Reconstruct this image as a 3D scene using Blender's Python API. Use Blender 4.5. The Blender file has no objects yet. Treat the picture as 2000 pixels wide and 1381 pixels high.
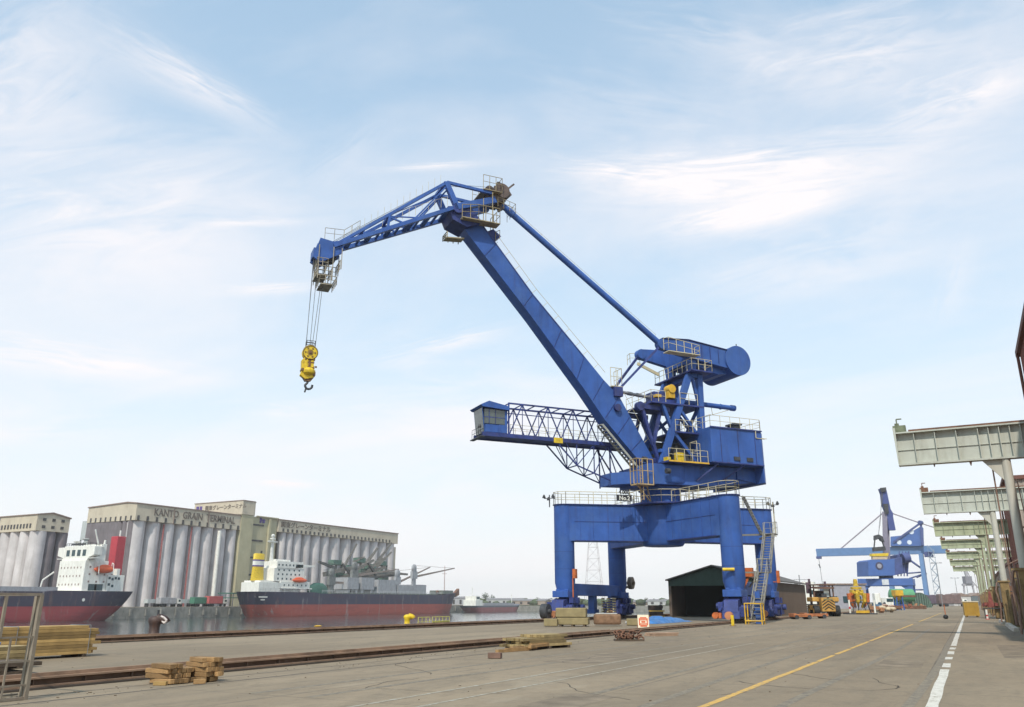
import bpy, bmesh, math, random
from mathutils import Vector, Matrix
random.seed(7)
R = math.radians
scene = bpy.context.scene
col = scene.collection

# ------------------------------------------------------------------ camera
F_PX, HOR, CX, CY = 1600.0, 1176.0, 1000.0, 690.5
PITCH = math.atan((HOR - CY) / F_PX)
YAW = math.atan((1893 - CX) * math.cos(PITCH) / F_PX)
EYE = 1.6
cam_d = bpy.data.cameras.new('camera')
cam = bpy.data.objects.new('camera', cam_d); col.objects.link(cam)
cam.location = (0, 0, EYE); cam.rotation_euler = (R(90) + PITCH, 0, YAW)
cam_d.lens = 36 * F_PX / 2000; cam_d.sensor_width = 36; cam_d.clip_start = 0.1; cam_d.clip_end = 9000
scene.camera = cam
scene.render.resolution_x = 1024; scene.render.resolution_y = 707

def ray(px, py):
    dx = px - CX; dy = CY - py
    f = F_PX * math.cos(PITCH) - dy * math.sin(PITCH); up = F_PX * math.sin(PITCH) + dy * math.cos(PITCH)
    return Vector((dx * math.cos(YAW) - f * math.sin(YAW), dx * math.sin(YAW) + f * math.cos(YAW), up))
def onx(px, py, X):                       # the point of the plane x = X seen in that direction
    d = ray(px, py); t = X / d.x; return Vector((X, d.y * t, d.z * t + EYE))
def ony(px, py, Y):
    d = ray(px, py); t = Y / d.y; return Vector((d.x * t, Y, d.z * t + EYE))

# ------------------------------------------------------------------ light
SUN_EL, SUN_AZ = R(50), R(166)            # azimuth clockwise from +Y
sd = Vector((math.sin(SUN_AZ) * math.cos(SUN_EL), math.cos(SUN_AZ) * math.cos(SUN_EL), math.sin(SUN_EL)))
sl = bpy.data.lights.new('sun', 'SUN'); sl.energy = 3.5; sl.angle = R(0.8); sl.color = (1.0, 0.92, 0.80)
so = bpy.data.objects.new('sun', sl); col.objects.link(so); so.rotation_euler = sd.to_track_quat('Z', 'Y').to_euler()
scene.view_settings.view_transform = 'Standard'; scene.view_settings.look = 'None'
scene.view_settings.exposure = 0.1; scene.view_settings.gamma = 1.0

# ------------------------------------------------------------------ world
world = bpy.data.worlds.new('World'); scene.world = world; world.use_nodes = True
wn = world.node_tree.nodes; wl = world.node_tree.links; wn.clear()
def W(t, **k):
    n = wn.new(t)
    for a, b in k.items(): setattr(n, a, b)
    return n
def wm(op, a, b=None, c=None, clamp=False):
    n = W('ShaderNodeMath', operation=op, use_clamp=clamp)
    for i, v in enumerate((a, b, c)):
        if v is None: continue
        if isinstance(v, (int, float)): n.inputs[i].default_value = v
        else: wl.new(v, n.inputs[i])
    return n.outputs[0]
def wmix(f, a, b):
    n = W('ShaderNodeMix', data_type='RGBA')
    wl.new(f, n.inputs[0])
    for i, v in ((6, a), (7, b)):
        if isinstance(v, tuple): n.inputs[i].default_value = v + (1,)
        else: wl.new(v, n.inputs[i])
    return n.outputs[2]
tc = W('ShaderNodeTexCoord'); DIR = tc.outputs['Generated']
sky = W('ShaderNodeTexSky', sky_type='NISHITA', sun_disc=False, sun_elevation=SUN_EL, sun_rotation=SUN_AZ)
sky.air_density = 1.0; sky.dust_density = 2.2; sky.ozone_density = 1.0
sep = W('ShaderNodeSeparateXYZ'); wl.new(DIR, sep.inputs[0]); DZ = sep.outputs[2]
hf = wm('POWER', wm('SUBTRACT', 1.0, wm('MAXIMUM', DZ, 0.0), clamp=True), 3.2)      # thin veil, thicker near the horizon
veil = wm('ADD', 0.45, wm('MULTIPLY', hf, 0.52), clamp=True)
bst = W('ShaderNodeVectorMath', operation='MULTIPLY'); wl.new(sky.outputs[0], bst.inputs[0]); bst.inputs[1].default_value = (.64, 1.78, 2.1)
skyc = wmix(veil, bst.outputs[0], (7.0, 8.4, 9.5))
hz = wm('POWER', wm('SUBTRACT', 1.0, wm('MAXIMUM', DZ, 0.0), clamp=True), 3.5)
skyc = wmix(wm('MULTIPLY', hz, 1.0, clamp=True), skyc, (9.75, 9.7, 9.65))
def streaks(vec, sc, detail=6, rough=.6, dist=.6):
    n = W('ShaderNodeTexNoise'); n.inputs['Scale'].default_value = sc; n.inputs['Detail'].default_value = detail
    n.inputs['Roughness'].default_value = rough; n.inputs['Distortion'].default_value = dist
    wl.new(vec, n.inputs['Vector']); return n.outputs[0]
# cirrus patches in three layers: direction of the middle, of the right-hand end, half width across, strength
LAYERS = [
 [((1515, 348), (1870, 322), 80, 1.2), ((420, 190), (545, 262), 34, .6), ((170, 712), (420, 745), 34, .85), ((880, 672), (1010, 640), 20, .8), ((540, 565), (640, 560), 13, .6),
  ((850, 325), (960, 318), 9, .6), ((500, 435), (600, 432), 9, .5), ((560, 945), (640, 950), 10, .7), ((560, 810), (650, 812), 20, .4), ((1720, 120), (2010, 60), 85, .7)],
 [((1480, 415), (1640, 378), 34, 1.1), ((1250, 352), (1420, 372), 34, .7), ((1890, 200), (2060, 150), 55, .75), ((1400, 90), (1600, 120), 60, .4), ((330, 150), (470, 220), 50, .4), ((200, 330), (520, 300), 110, .3), ((1870, 550), (1890, 470), 28, .3), ((100, 860), (420, 850), 40, .35)],
 [((60, 150), (240, 60), 160, .8), ((280, 470), (620, 440), 150, .6), ((1650, 500), (1960, 430), 110, .5), ((900, 800), (1300, 780), 140, .5), ((1250, 250), (1500, 300), 90, .25), ((700, 300), (800, 230), 50, .2)]]
def vmixf(f, a, b):
    n = W('ShaderNodeMix', data_type='VECTOR'); wl.new(f, n.inputs[0]); wl.new(a, n.inputs[4]); wl.new(b, n.inputs[5]); return n.outputs[1]
mask = None
for li, lay in enumerate(LAYERS):
    best = vec = stn = None
    for i, (c, e, hw, st) in enumerate(lay):
        cd = ray(*c).normalized(); ed = ray(*e).normalized()
        ta = (ed - cd * ed.dot(cd)); la = ta.length; ta.normalize(); tb = cd.cross(ta).normalized(); lb = hw / 1750.0
        def dotn(v, sc):
            n = W('ShaderNodeVectorMath', operation='DOT_PRODUCT'); wl.new(DIR, n.inputs[0]); n.inputs[1].default_value = v * sc; return n.outputs['Value']
        a = dotn(ta, 1 / la); b = dotn(tb, 1 / lb)
        r2 = wm('ADD', wm('ADD', wm('MULTIPLY', a, a), wm('MULTIPLY', b, b)), wm('MULTIPLY', wm('LESS_THAN', dotn(cd, 1.0), 0.0), 99.0))
        cv = W('ShaderNodeCombineXYZ'); wl.new(a, cv.inputs[0]); wl.new(b, cv.inputs[1]); cv.inputs[2].default_value = i + .5
        sv = W('ShaderNodeValue'); sv.outputs[0].default_value = st
        if best is None: best, vec, stn = r2, cv.outputs[0], sv.outputs[0]
        else:
            f = wm('LESS_THAN', r2, best); vec = vmixf(f, vec, cv.outputs[0]); best = wm('MINIMUM', r2, best); stn = wm('ADD', stn, wm('MULTIPLY', f, wm('SUBTRACT', sv.outputs[0], stn)))
    sc_ = W('ShaderNodeVectorMath', operation='MULTIPLY'); wl.new(vec, sc_.inputs[0]); sc_.inputs[1].default_value = (1, 1.7, 3.7)
    ns = streaks(sc_.outputs[0], 1.3, 8, .62, .9)
    sx_ = W('ShaderNodeSeparateXYZ'); wl.new(vec, sx_.inputs[0])
    bb = wm('ADD', sx_.outputs[1], wm('MULTIPLY', wm('SUBTRACT', ns, .5), 1.7)); aa = wm('ADD', sx_.outputs[0], wm('MULTIPLY', wm('SUBTRACT', ns, .5), .7))
    far_ = wm('MULTIPLY', wm('GREATER_THAN', best, 20.0), 50.0)
    g = wm('EXPONENT', wm('MULTIPLY', wm('ADD', wm('ADD', wm('MULTIPLY', aa, aa), wm('MULTIPLY', bb, bb)), far_), -1.35))
    s = wm('MULTIPLY', g, wm('MULTIPLY', wm('SUBTRACT', ns, .18), wm('MULTIPLY', stn, 2.0), clamp=True))
    mask = s if mask is None else wm('ADD', mask, s)
# a faint sheet of high cloud everywhere, drawn out along the wind
pv = W('ShaderNodeVectorMath', operation='DIVIDE'); wl.new(DIR, pv.inputs[0])
dv = W('ShaderNodeCombineXYZ'); zz = wm('ADD', wm('MAXIMUM', DZ, 0.0), 0.18)
for k in range(3): wl.new(zz, dv.inputs[k])
wl.new(dv.outputs[0], pv.inputs[1])
mp = W('ShaderNodeMapping'); mp.inputs['Scale'].default_value = (0.9, 1.5, 1); mp.inputs['Rotation'].default_value = (0, 0, R(35)); wl.new(pv.outputs[0], mp.inputs[0])
sheet = wm('MULTIPLY', wm('SUBTRACT', streaks(mp.outputs[0], .9, 9, .58, .7), .405), 2.2, clamp=True)
mask = wm('ADD', mask, wm('MULTIPLY', sheet, .8), clamp=True)
final = wmix(wm('MULTIPLY', mask, .95), skyc, (9.8, 9.35, 9.45))
bg = W('ShaderNodeBackground'); bg.inputs[1].default_value = 0.1; wl.new(final, bg.inputs[0])
wo = W('ShaderNodeOutputWorld'); wl.new(bg.outputs[0], wo.inputs[0])

# ------------------------------------------------------------------ materials
MATS = {}
def mat(name, c, rough=.6, var=.14, scale=1.5, metal=0.0, dirt=None, damt=.0, dscale=(1.2, 1.2, .12), bump=0.0, bscale=30, emit=0, spec=.4, fade=None, rust=0, rnd=0):
    if name in MATS: return MATS[name]
    m = bpy.data.materials.new(name); m.use_nodes = True; n = m.node_tree.nodes; l = m.node_tree.links
    b = n['Principled BSDF']; b.inputs['Roughness'].default_value = rough; b.inputs['Metallic'].default_value = metal
    b.inputs['Specular IOR Level'].default_value = spec
    t = n.new('ShaderNodeTexCoord')
    nz = n.new('ShaderNodeTexNoise'); nz.inputs['Scale'].default_value = scale; nz.inputs['Detail'].default_value = 6; nz.inputs['Roughness'].default_value = .62
    l.new(t.outputs['Object'], nz.inputs['Vector'])
    mr = n.new('ShaderNodeMapRange'); mr.inputs[1].default_value = .32; mr.inputs[2].default_value = .68; l.new(nz.outputs[0], mr.inputs[0])
    mx = n.new('ShaderNodeMix'); mx.data_type = 'RGBA'; l.new(mr.outputs[0], mx.inputs[0])
    mx.inputs[6].default_value = tuple(max(0, v * (1 - var)) for v in c) + (1,); mx.inputs[7].default_value = tuple(min(1, v * (1 + var)) for v in c) + (1,)
    out = mx.outputs[2]
    if dirt:
        mp = n.new('ShaderNodeMapping'); mp.inputs['Scale'].default_value = dscale; l.new(t.outputs['Object'], mp.inputs[0])
        n2 = n.new('ShaderNodeTexNoise'); n2.inputs['Scale'].default_value = 1.6; n2.inputs['Detail'].default_value = 7; n2.inputs['Roughness'].default_value = .7; l.new(mp.outputs[0], n2.inputs['Vector'])
        r2 = n.new('ShaderNodeMapRange'); r2.inputs[1].default_value = .5; r2.inputs[2].default_value = .78; r2.inputs[4].default_value = damt; l.new(n2.outputs[0], r2.inputs[0])
        m2 = n.new('ShaderNodeMix'); m2.data_type = 'RGBA'; l.new(r2.outputs[0], m2.inputs[0]); l.new(out, m2.inputs[6]); m2.inputs[7].default_value = dirt + (1,)
        out = m2.outputs[2]
    if rnd:
        oi = n.new('ShaderNodeObjectInfo'); rr_ = n.new('ShaderNodeMapRange'); rr_.inputs[3].default_value = 1 - rnd; rr_.inputs[4].default_value = 1 + rnd * .5; l.new(oi.outputs['Random'], rr_.inputs[0])
        vm = n.new('ShaderNodeVectorMath'); vm.operation = 'SCALE'; l.new(out, vm.inputs[0]); l.new(rr_.outputs[0], vm.inputs['Scale']); out = vm.outputs[0]
    if fade:
        n4 = n.new('ShaderNodeTexNoise'); n4.inputs['Scale'].default_value = .28; n4.inputs['Detail'].default_value = 8; n4.inputs['Roughness'].default_value = .75; l.new(t.outputs['Object'], n4.inputs['Vector'])
        r4 = n.new('ShaderNodeMapRange'); r4.inputs[1].default_value = .48; r4.inputs[2].default_value = .72; r4.inputs[4].default_value = .55; l.new(n4.outputs[0], r4.inputs[0])
        m4 = n.new('ShaderNodeMix'); m4.data_type = 'RGBA'; l.new(r4.outputs[0], m4.inputs[0]); l.new(out, m4.inputs[6]); m4.inputs[7].default_value = fade + (1,); out = m4.outputs[2]
    if rust:
        mp5 = n.new('ShaderNodeMapping'); mp5.inputs['Scale'].default_value = (2.2, 2.2, .22); l.new(t.outputs['Object'], mp5.inputs[0])
        n5 = n.new('ShaderNodeTexNoise'); n5.inputs['Scale'].default_value = 1.3; n5.inputs['Detail'].default_value = 9; n5.inputs['Roughness'].default_value = .8; l.new(mp5.outputs[0], n5.inputs['Vector'])
        r5 = n.new('ShaderNodeMapRange'); r5.inputs[1].default_value = .62; r5.inputs[2].default_value = .72; r5.inputs[4].default_value = rust; l.new(n5.outputs[0], r5.inputs[0])
        m5 = n.new('ShaderNodeMix'); m5.data_type = 'RGBA'; l.new(r5.outputs[0], m5.inputs[0]); l.new(out, m5.inputs[6]); m5.inputs[7].default_value = (.11, .06, .05, 1); out = m5.outputs[2]
    l.new(out, b.inputs['Base Color'])
    if bump:
        n3 = n.new('ShaderNodeTexNoise'); n3.inputs['Scale'].default_value = bscale; n3.inputs['Detail'].default_value = 5; l.new(t.outputs['Object'], n3.inputs['Vector'])
        bp = n.new('ShaderNodeBump'); bp.inputs['Strength'].default_value = bump; bp.inputs['Distance'].default_value = .05; l.new(n3.outputs[0], bp.inputs['Height']); l.new(bp.outputs[0], b.inputs['Normal'])
    MATS[name] = m; return m
RUST = (.13, .055, .03)
BLUE = mat('crane_blue_paint', (.034, .092, .315), .5, .2, .45, dirt=(.030, .040, .12), damt=.6, dscale=(1.1, 1.1, .1), spec=.28, fade=(.07, .14, .33), rust=1.0)
BLUED = mat('crane_dark_blue_paint', (.024, .040, .17), .55, .35, 1.2, dirt=(.06, .04, .035), damt=.7)
BLUEL = mat('unloader_pale_blue', (.10, .19, .37), .5, .1, .6)
RAILY = mat('handrail_cream', (.55, .48, .32), .5, .1)
OCHRE = mat('ochre_paint', (.62, .36, .03), .5, .2, dirt=RUST, damt=.5)
YEL = mat('yellow_paint', (.66, .45, .02), .5, .16, 3, dirt=(.16, .085, .02), damt=.85, dscale=(2.5, 2.5, 1.2))
ORANGE = mat('orange_paint', (.48, .12, .03), .6, .3, 3, dirt=RUST, damt=.5, dscale=(1, 1, 1))
DARK = mat('dark_grimy_steel', (.045, .045, .05), .55, .4, 2)
STEEL = mat('grey_steel', (.25, .25, .26), .45, .2, metal=.4)
BLACK = mat('black_rubber', (.018, .018, .02), .7, .2)
WHITE = mat('white_paint', (.74, .72, .67), .55, .08, .8, dirt=(.36, .26, .18), damt=.6, dscale=(1.2, 1.2, .15))
RUSTM = mat('rusty_steel', (.17, .082, .05), .8, .35, 3, dirt=(.05, .03, .025), damt=.6, dscale=(1, 1, 1), bump=.3)
GLASS = mat('dark_glass', (.03, .06, .07), .08, .1)
GLASSG = mat('cab_glass', (.06, .075, .07), .08, .3, spec=1)
CABLE = mat('steel_cable', (.12, .12, .13), .5, .1)

# ------------------------------------------------------------------ mesh builder
class MB:
    def __init__(s, tf=None): s.v = []; s.f = []; s.sm = []; s.tf = tf
    def add(s, vs, fs, smooth=False):
        o = len(s.v)
        for v in vs:
            v = Vector(v); s.v.append(Vector(s.tf(*v)) if s.tf else v)
        for f in fs: s.f.append([i + o for i in f]); s.sm.append(smooth)
        return s
    def box(s, lo, hi):
        x0, y0, z0 = lo; x1, y1, z1 = hi
        return s.add([(x0, y0, z0), (x1, y0, z0), (x1, y1, z0), (x0, y1, z0), (x0, y0, z1), (x1, y0, z1), (x1, y1, z1), (x0, y1, z1)],
                     [(0, 3, 2, 1), (4, 5, 6, 7), (0, 1, 5, 4), (1, 2, 6, 5), (2, 3, 7, 6), (3, 0, 4, 7)])
    def cbox(s, c, d, rz=0):
        c = Vector(c); m = Matrix.Rotation(rz, 3, 'Z'); vs = []
        for k in ((-1, -1, -1), (1, -1, -1), (1, 1, -1), (-1, 1, -1), (-1, -1, 1), (1, -1, 1), (1, 1, 1), (-1, 1, 1)):
            vs.append(c + m @ Vector((k[0] * d[0] / 2, k[1] * d[1] / 2, k[2] * d[2] / 2)))
        return s.add(vs, [(0, 3, 2, 1), (4, 5, 6, 7), (0, 1, 5, 4), (1, 2, 6, 5), (2, 3, 7, 6), (3, 0, 4, 7)])
    def beam(s, p, q, w, h=None, up=(0, 0, 1), w2=None, h2=None):
        p = Vector(p); q = Vector(q); h = h or w; w2 = w2 or w; h2 = h2 or h
        d = (q - p)
        if d.length < 1e-6: return s
        d.normalize(); up = Vector(up)
        if abs(d.dot(up)) > .98: up = Vector((0, 1, 0)) if abs(d.y) < .9 else Vector((1, 0, 0))
        a = d.cross(up).normalized(); b = a.cross(d).normalized(); vs = []
        for c, ww, hh in ((p, w, h), (q, w2, h2)):
            for k in ((-1, -1), (1, -1), (1, 1), (-1, 1)): vs.append(c + a * k[0] * ww / 2 + b * k[1] * hh / 2)
        return s.add(vs, [(0, 3, 2, 1), (4, 5, 6, 7), (0, 1, 5, 4), (1, 2, 6, 5), (2, 3, 7, 6), (3, 0, 4, 7)])
    def tube(s, p, q, r, n=8, r2=None, smooth=True):
        p = Vector(p); q = Vector(q); r2 = r if r2 is None else r2; d = (q - p)
        if d.length < 1e-6: return s
        d.normalize(); up = Vector((0, 0, 1)) if abs(d.z) < .95 else Vector((1, 0, 0))
        a = d.cross(up).normalized(); b = d.cross(a); vs = []
        for c, rr in ((p, r), (q, r2)):
            for i in range(n):
                t = 2 * math.pi * i / n; vs.append(c + a * math.cos(t) * rr + b * math.sin(t) * rr)
        s.add(vs, [(i, (i + 1) % n, n + (i + 1) % n, n + i) for i in range(n)], smooth)
        return s.add(vs, [tuple(range(n)), tuple(range(2 * n - 1, n - 1, -1))])
    def path(s, pts, r, n=6):
        for a, b in zip(pts, pts[1:]): s.tube(a, b, r, n)
        return s
    def prism(s, poly, off):
        n = len(poly); off = Vector(off); vs = [Vector(p) for p in poly]; vs += [v + off for v in vs]
        return s.add(vs, [tuple(range(n)), tuple(range(2 * n - 1, n - 1, -1))] + [(i, (i + 1) % n, n + (i + 1) % n, n + i) for i in range(n)])
    def lathe(s, c, prof, n=16, cap=True, axis='Z'):
        c = Vector(c); vs = []
        for r, z in prof:
            for i in range(n):
                t = 2 * math.pi * i / n; x, y = r * math.cos(t), r * math.sin(t)
                vs.append(c + (Vector((x, y, z)) if axis == 'Z' else Vector((z, x, y)) if axis == 'X' else Vector((x, z, y))))
        m = len(prof)
        s.add(vs, [(k * n + i, k * n + (i + 1) % n, (k + 1) * n + (i + 1) % n, (k + 1) * n + i) for k in range(m - 1) for i in range(n)], True)
        if cap: s.add(vs[:n], [tuple(range(n))]); s.add(vs[-n:], [tuple(range(n))])
        return s
    def blob(s, c, d, seg=8, amp=.15, seed=0):
        rnd = random.Random(seed); c = Vector(c); vs = [c + Vector((0, 0, -d[2]))]; rings = seg // 2
        for k in range(1, rings):
            ph = math.pi * k / rings - math.pi / 2
            for i in range(seg):
                t = 2 * math.pi * i / seg; m = 1 + rnd.uniform(-amp, amp)
                vs.append(c + Vector((math.cos(t) * math.cos(ph) * d[0] * m, math.sin(t) * math.cos(ph) * d[1] * m, math.sin(ph) * d[2] * m)))
        vs.append(c + Vector((0, 0, d[2]))); fs = [(0, 1 + (i + 1) % seg, 1 + i) for i in range(seg)]
        for k in range(rings - 2):
            for i in range(seg): a = 1 + k * seg; fs.append((a + i, a + (i + 1) % seg, a + seg + (i + 1) % seg, a + seg + i))
        a = 1 + (rings - 2) * seg; fs += [(a + i, a + (i + 1) % seg, len(vs) - 1) for i in range(seg)]
        return s.add(vs, fs, True)
    def rails(s, pts, h=1.1, r=.028, sp=1.3, mid=True):
        up = Vector((0, 0, h))
        for a, b in zip(pts, pts[1:]):
            a = Vector(a); b = Vector(b); L = (b - a).length; n = max(1, round(L / sp))
            for i in range(n + 1): p = a.lerp(b, i / n); s.tube(p, p + up, r, 5)
            s.tube(a + up, b + up, r, 5)
            if mid: s.tube(a + up * .52, b + up * .52, r * .8, 5)
        return s
    def text(s, txt, size, org, ex, ey, depth=.05, align='LEFT', bold=0.0):
        cu = bpy.data.curves.new('t', 'FONT'); cu.body = txt; cu.size = size; cu.extrude = depth; cu.align_x = align; cu.resolution_u = 2; cu.offset = bold
        o = bpy.data.objects.new('t', cu); col.objects.link(o); bpy.context.view_layer.update()
        me = bpy.data.meshes.new_from_object(o.evaluated_get(bpy.context.evaluated_depsgraph_get()))
        ex = Vector(ex).normalized(); ey = Vector(ey).normalized(); ez = ex.cross(ey); org = Vector(org)
        s.add([org + ex * v.co.x + ey * v.co.y + ez * v.co.z for v in me.vertices], [tuple(p.vertices) for p in me.polygons])
        bpy.data.objects.remove(o); bpy.data.curves.remove(cu); bpy.data.meshes.remove(me); return s
    def build(s, name, m, parent=None, label=None, bevel=0, recalc=True):
        me = bpy.data.meshes.new(name); me.from_pydata([tuple(v) for v in s.v], [], s.f)
        for p, k in zip(me.polygons, s.sm): p.use_smooth = k
        me.validate()
        if recalc:
            bm = bmesh.new(); bm.from_mesh(me); bmesh.ops.recalc_face_normals(bm, faces=bm.faces); bm.to_mesh(me); bm.free()
        me.materials.append(m); o = bpy.data.objects.new(name, me); col.objects.link(o)
        if parent: o.parent = parent
        if label: o['label'] = label
        if bevel:
            b = o.modifiers.new('bevel', 'BEVEL'); b.width = bevel; b.segments = 2; b.limit_method = 'ANGLE'
        return o
def tag(o, label, cat, group=None, kind=None):
    if label: o['label'] = label
    if cat: o['category'] = cat
    if group: o['group'] = group
    if kind: o['kind'] = kind
    return o
def thing(name, label, cat, loc=(0, 0, 0), rz=0, group=None):
    o = bpy.data.objects.new(name, None); col.objects.link(o); o.location = loc; o.rotation_euler = (0, 0, rz); o.empty_display_size = .5
    return tag(o, label, cat, group)
def dup(root, loc=None, rz=None, label=None, scale=None):
    r = root.copy(); col.objects.link(r)
    if loc is not None: r.location = loc
    if rz is not None: r.rotation_euler = (0, 0, rz)
    if label: r['label'] = label
    if scale: r.scale = scale
    for ch in list(root.children):
        c = ch.copy(); col.objects.link(c); c.parent = r
        for g in list(ch.children):
            d = g.copy(); col.objects.link(d); d.parent = c
    return r

# ------------------------------------------------------------------ the ground, the basin
WZ = -3.5                                  # water level
QX, FX, FY = -33.3, -240.0, 440.0          # near quay edge, far quay edge, end of the basin
def ground_mat():
    m = bpy.data.materials.new('worn_concrete'); m.use_nodes = True; n = m.node_tree.nodes; l = m.node_tree.links; b = n['Principled BSDF']
    b.inputs['Roughness'].default_value = .9; b.inputs['Specular IOR Level'].default_value = .3
    t = n.new('ShaderNodeTexCoord')
    def noise(scale, sc=(1, 1, 1), det=6, ro=.6, dist=0):
        mp = n.new('ShaderNodeMapping'); mp.inputs['Scale'].default_value = sc; l.new(t.outputs['Object'], mp.inputs[0])
        z = n.new('ShaderNodeTexNoise'); z.inputs['Scale'].default_value = scale; z.inputs['Detail'].default_value = det; z.inputs['Roughness'].default_value = ro; z.inputs['Distortion'].default_value = dist
        l.new(mp.outputs[0], z.inputs['Vector']); return z.outputs[0]
    def rng(v, a, b_, c=0, d=1):
        r = n.new('ShaderNodeMapRange'); l.new(v, r.inputs[0])
        for i, k in enumerate((a, b_, c, d)): r.inputs[i + 1].default_value = k
        return r.outputs[0]
    def mix(f, a, b_):
        x = n.new('ShaderNodeMix'); x.data_type = 'RGBA'
        if isinstance(f, float): x.inputs[0].default_value = f
        else: l.new(f, x.inputs[0])
        for i, v in ((6, a), (7, b_)):
            if isinstance(v, tuple): x.inputs[i].default_value = v + (1,)
            else: l.new(v, x.inputs[i])
        return x.outputs[2]
    def math_(op, a, b_=None):
        x = n.new('ShaderNodeMath'); x.operation = op; l.new(a, x.inputs[0])
        if b_ is not None:
            if isinstance(b_, (int, float)): x.inputs[1].default_value = b_
            else: l.new(b_, x.inputs[1])
        return x.outputs[0]
    c = mix(rng(noise(.11, (1, .45, 1)), .35, .65), (.180, .130, .084), (.300, .226, .150))
    c = mix(rng(noise(.5, (1, .22, 1), 7, .7, .6), .47, .66, 0, .75), c, (.155, .118, .08))
    c = mix(rng(noise(1.9, (1, .6, 1), 8, .8, .8), .5, .62, 0, .5), c, (.13, .10, .07))
    c = mix(rng(noise(.28, (1, .35, 1), 6, .7, .4), .58, .64, 0, .35), c, (.36, .295, .215))          # blotches of old repairs
    c = mix(rng(noise(1.1, (2.2, .06, 1), 5, .6), .55, .75, 0, .45), c, (.135, .107, .08))          # tyre tracks along the road
    c = mix(rng(noise(.9, (.07, 1.6, 1), 5, .6), .57, .75, 0, .35), c, (.155, .122, .09))
    c = mix(rng(noise(.35, (1, 1, 1), 8, .75, 1.5), .59, .68, 0, .6), c, (.085, .066, .05))          # dark oil stains
    c = mix(rng(noise(7, (1, 1, 1), 8, .8), .3, .7, 0, .32), c, (.33, .285, .215))
    c = mix(rng(noise(45, (1, 1, 1), 4, .8), .35, .7, 0, .28), c, (.12, .095, .07))
    sx = n.new('ShaderNodeSeparateXYZ'); l.new(t.outputs['Object'], sx.inputs[0])
    for ax, per, off, wd in ((0, 5.0, 1.07, .008), (1, 6.0, 2.1, .006)):
        v = math_('FRACT', math_('DIVIDE', math_('ADD', sx.outputs[ax], off + 400), per))
        ln = math_('LESS_THAN', v, wd); br = rng(noise(.6), .35, .6, .25, .8)
        c = mix(math_('MULTIPLY', ln, br), c, (.09, .075, .062))
    l.new(c, b.inputs['Base Color'])
    bp = n.new('ShaderNodeBump'); bp.inputs['Strength'].default_value = .35; bp.inputs['Distance'].default_value = .02
    l.new(noise(14, (1, 1, 1), 8, .75), bp.inputs['Height']); l.new(bp.outputs[0], b.inputs['Normal'])
    return m
GROUND = ground_mat()
B = 2600
g = MB()
for lo, hi in (((QX, -B), (B, B)), ((-B, -B), (FX, B)), ((FX, FY), (QX, B)), ((FX, -B), (QX, -300))):
    g.add([(lo[0], lo[1], 0), (hi[0], lo[1], 0), (hi[0], hi[1], 0), (lo[0], hi[1], 0)], [(0, 1, 2, 3)])
tag(g.build('ground', GROUND, recalc=False), None, None, kind='structure')
WALLC = mat('quay_wall_concrete', (.24, .225, .20), .85, .25, .3, dirt=(.05, .045, .05), damt=.8, dscale=(.5, .5, .25))
q = MB(); q.box((QX - .02, -300, WZ - 3), (QX - .3, FY, -.004)); q.box((FX + .02, -300, WZ - 3), (FX + .8, FY, -.004)); q.box((FX + .8, FY - .4, WZ - 3), (QX - .3, FY - .02, -.4))
q.box((FX + .8, -300, WZ), (FX + .9, FY, WZ + .75))
for k in range(60): q.box((FX + .8, 120 + k * 6, WZ + .75), (FX + 1.25, 120.7 + k * 6, -.5))
tag(q.build('quay_wall', WALLC), None, None, kind='structure')
wm_ = bpy.data.materials.new('harbour_water'); wm_.use_nodes = True; n = wm_.node_tree.nodes; l = wm_.node_tree.links; b = n['Principled BSDF']
b.inputs['Base Color'].default_value = (.045, .06, .06, 1); b.inputs['Roughness'].default_value = .09; b.inputs['IOR'].default_value = 1.33
t = n.new('ShaderNodeTexCoord'); hs = None
for sc, st in ((.35, .10), (1.6, .05)):
    mp = n.new('ShaderNodeMapping'); mp.inputs['Scale'].default_value = (1.0, .55, 1); l.new(t.outputs['Object'], mp.inputs[0])
    z = n.new('ShaderNodeTexNoise'); z.inputs['Scale'].default_value = sc; z.inputs['Detail'].default_value = 4; l.new(mp.outputs[0], z.inputs['Vector'])
    bp = n.new('ShaderNodeBump'); bp.inputs['Strength'].default_value = st; bp.inputs['Distance'].default_value = 1.0; l.new(z.outputs[0], bp.inputs['Height'])
    if hs: l.new(hs, bp.inputs['Normal'])
    hs = bp.outputs[0]
l.new(hs, b.inputs['Normal'])
w = MB(); w.add([(FX - 5, -300, WZ), (QX + 5, -300, WZ), (QX + 5, FY + 5, WZ), (FX - 5, FY + 5, WZ)], [(0, 1, 2, 3)])
tag(w.build('water', wm_, recalc=False), None, None, kind='structure')

# painted lines, worn through to the concrete
def paint_mat(name, c, wear):
    m = bpy.data.materials.new(name); m.use_nodes = True; n = m.node_tree.nodes; l = m.node_tree.links; b = n['Principled BSDF']; b.inputs['Roughness'].default_value = .8
    t = n.new('ShaderNodeTexCoord'); z = n.new('ShaderNodeTexNoise'); z.inputs['Scale'].default_value = 6; z.inputs['Detail'].default_value = 8; z.inputs['Roughness'].default_value = .8; l.new(t.outputs['Object'], z.inputs['Vector'])
    r = n.new('ShaderNodeMapRange'); r.inputs[1].default_value = .5 - wear; r.inputs[2].default_value = .62 - wear * .4; l.new(z.outputs[0], r.inputs[0])
    x = n.new('ShaderNodeMix'); x.data_type = 'RGBA'; l.new(r.outputs[0], x.inputs[0]); x.inputs[6].default_value = c + (1,); x.inputs[7].default_value = (.24, .195, .135, 1); l.new(x.outputs[2], b.inputs['Base Color']); return m
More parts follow.
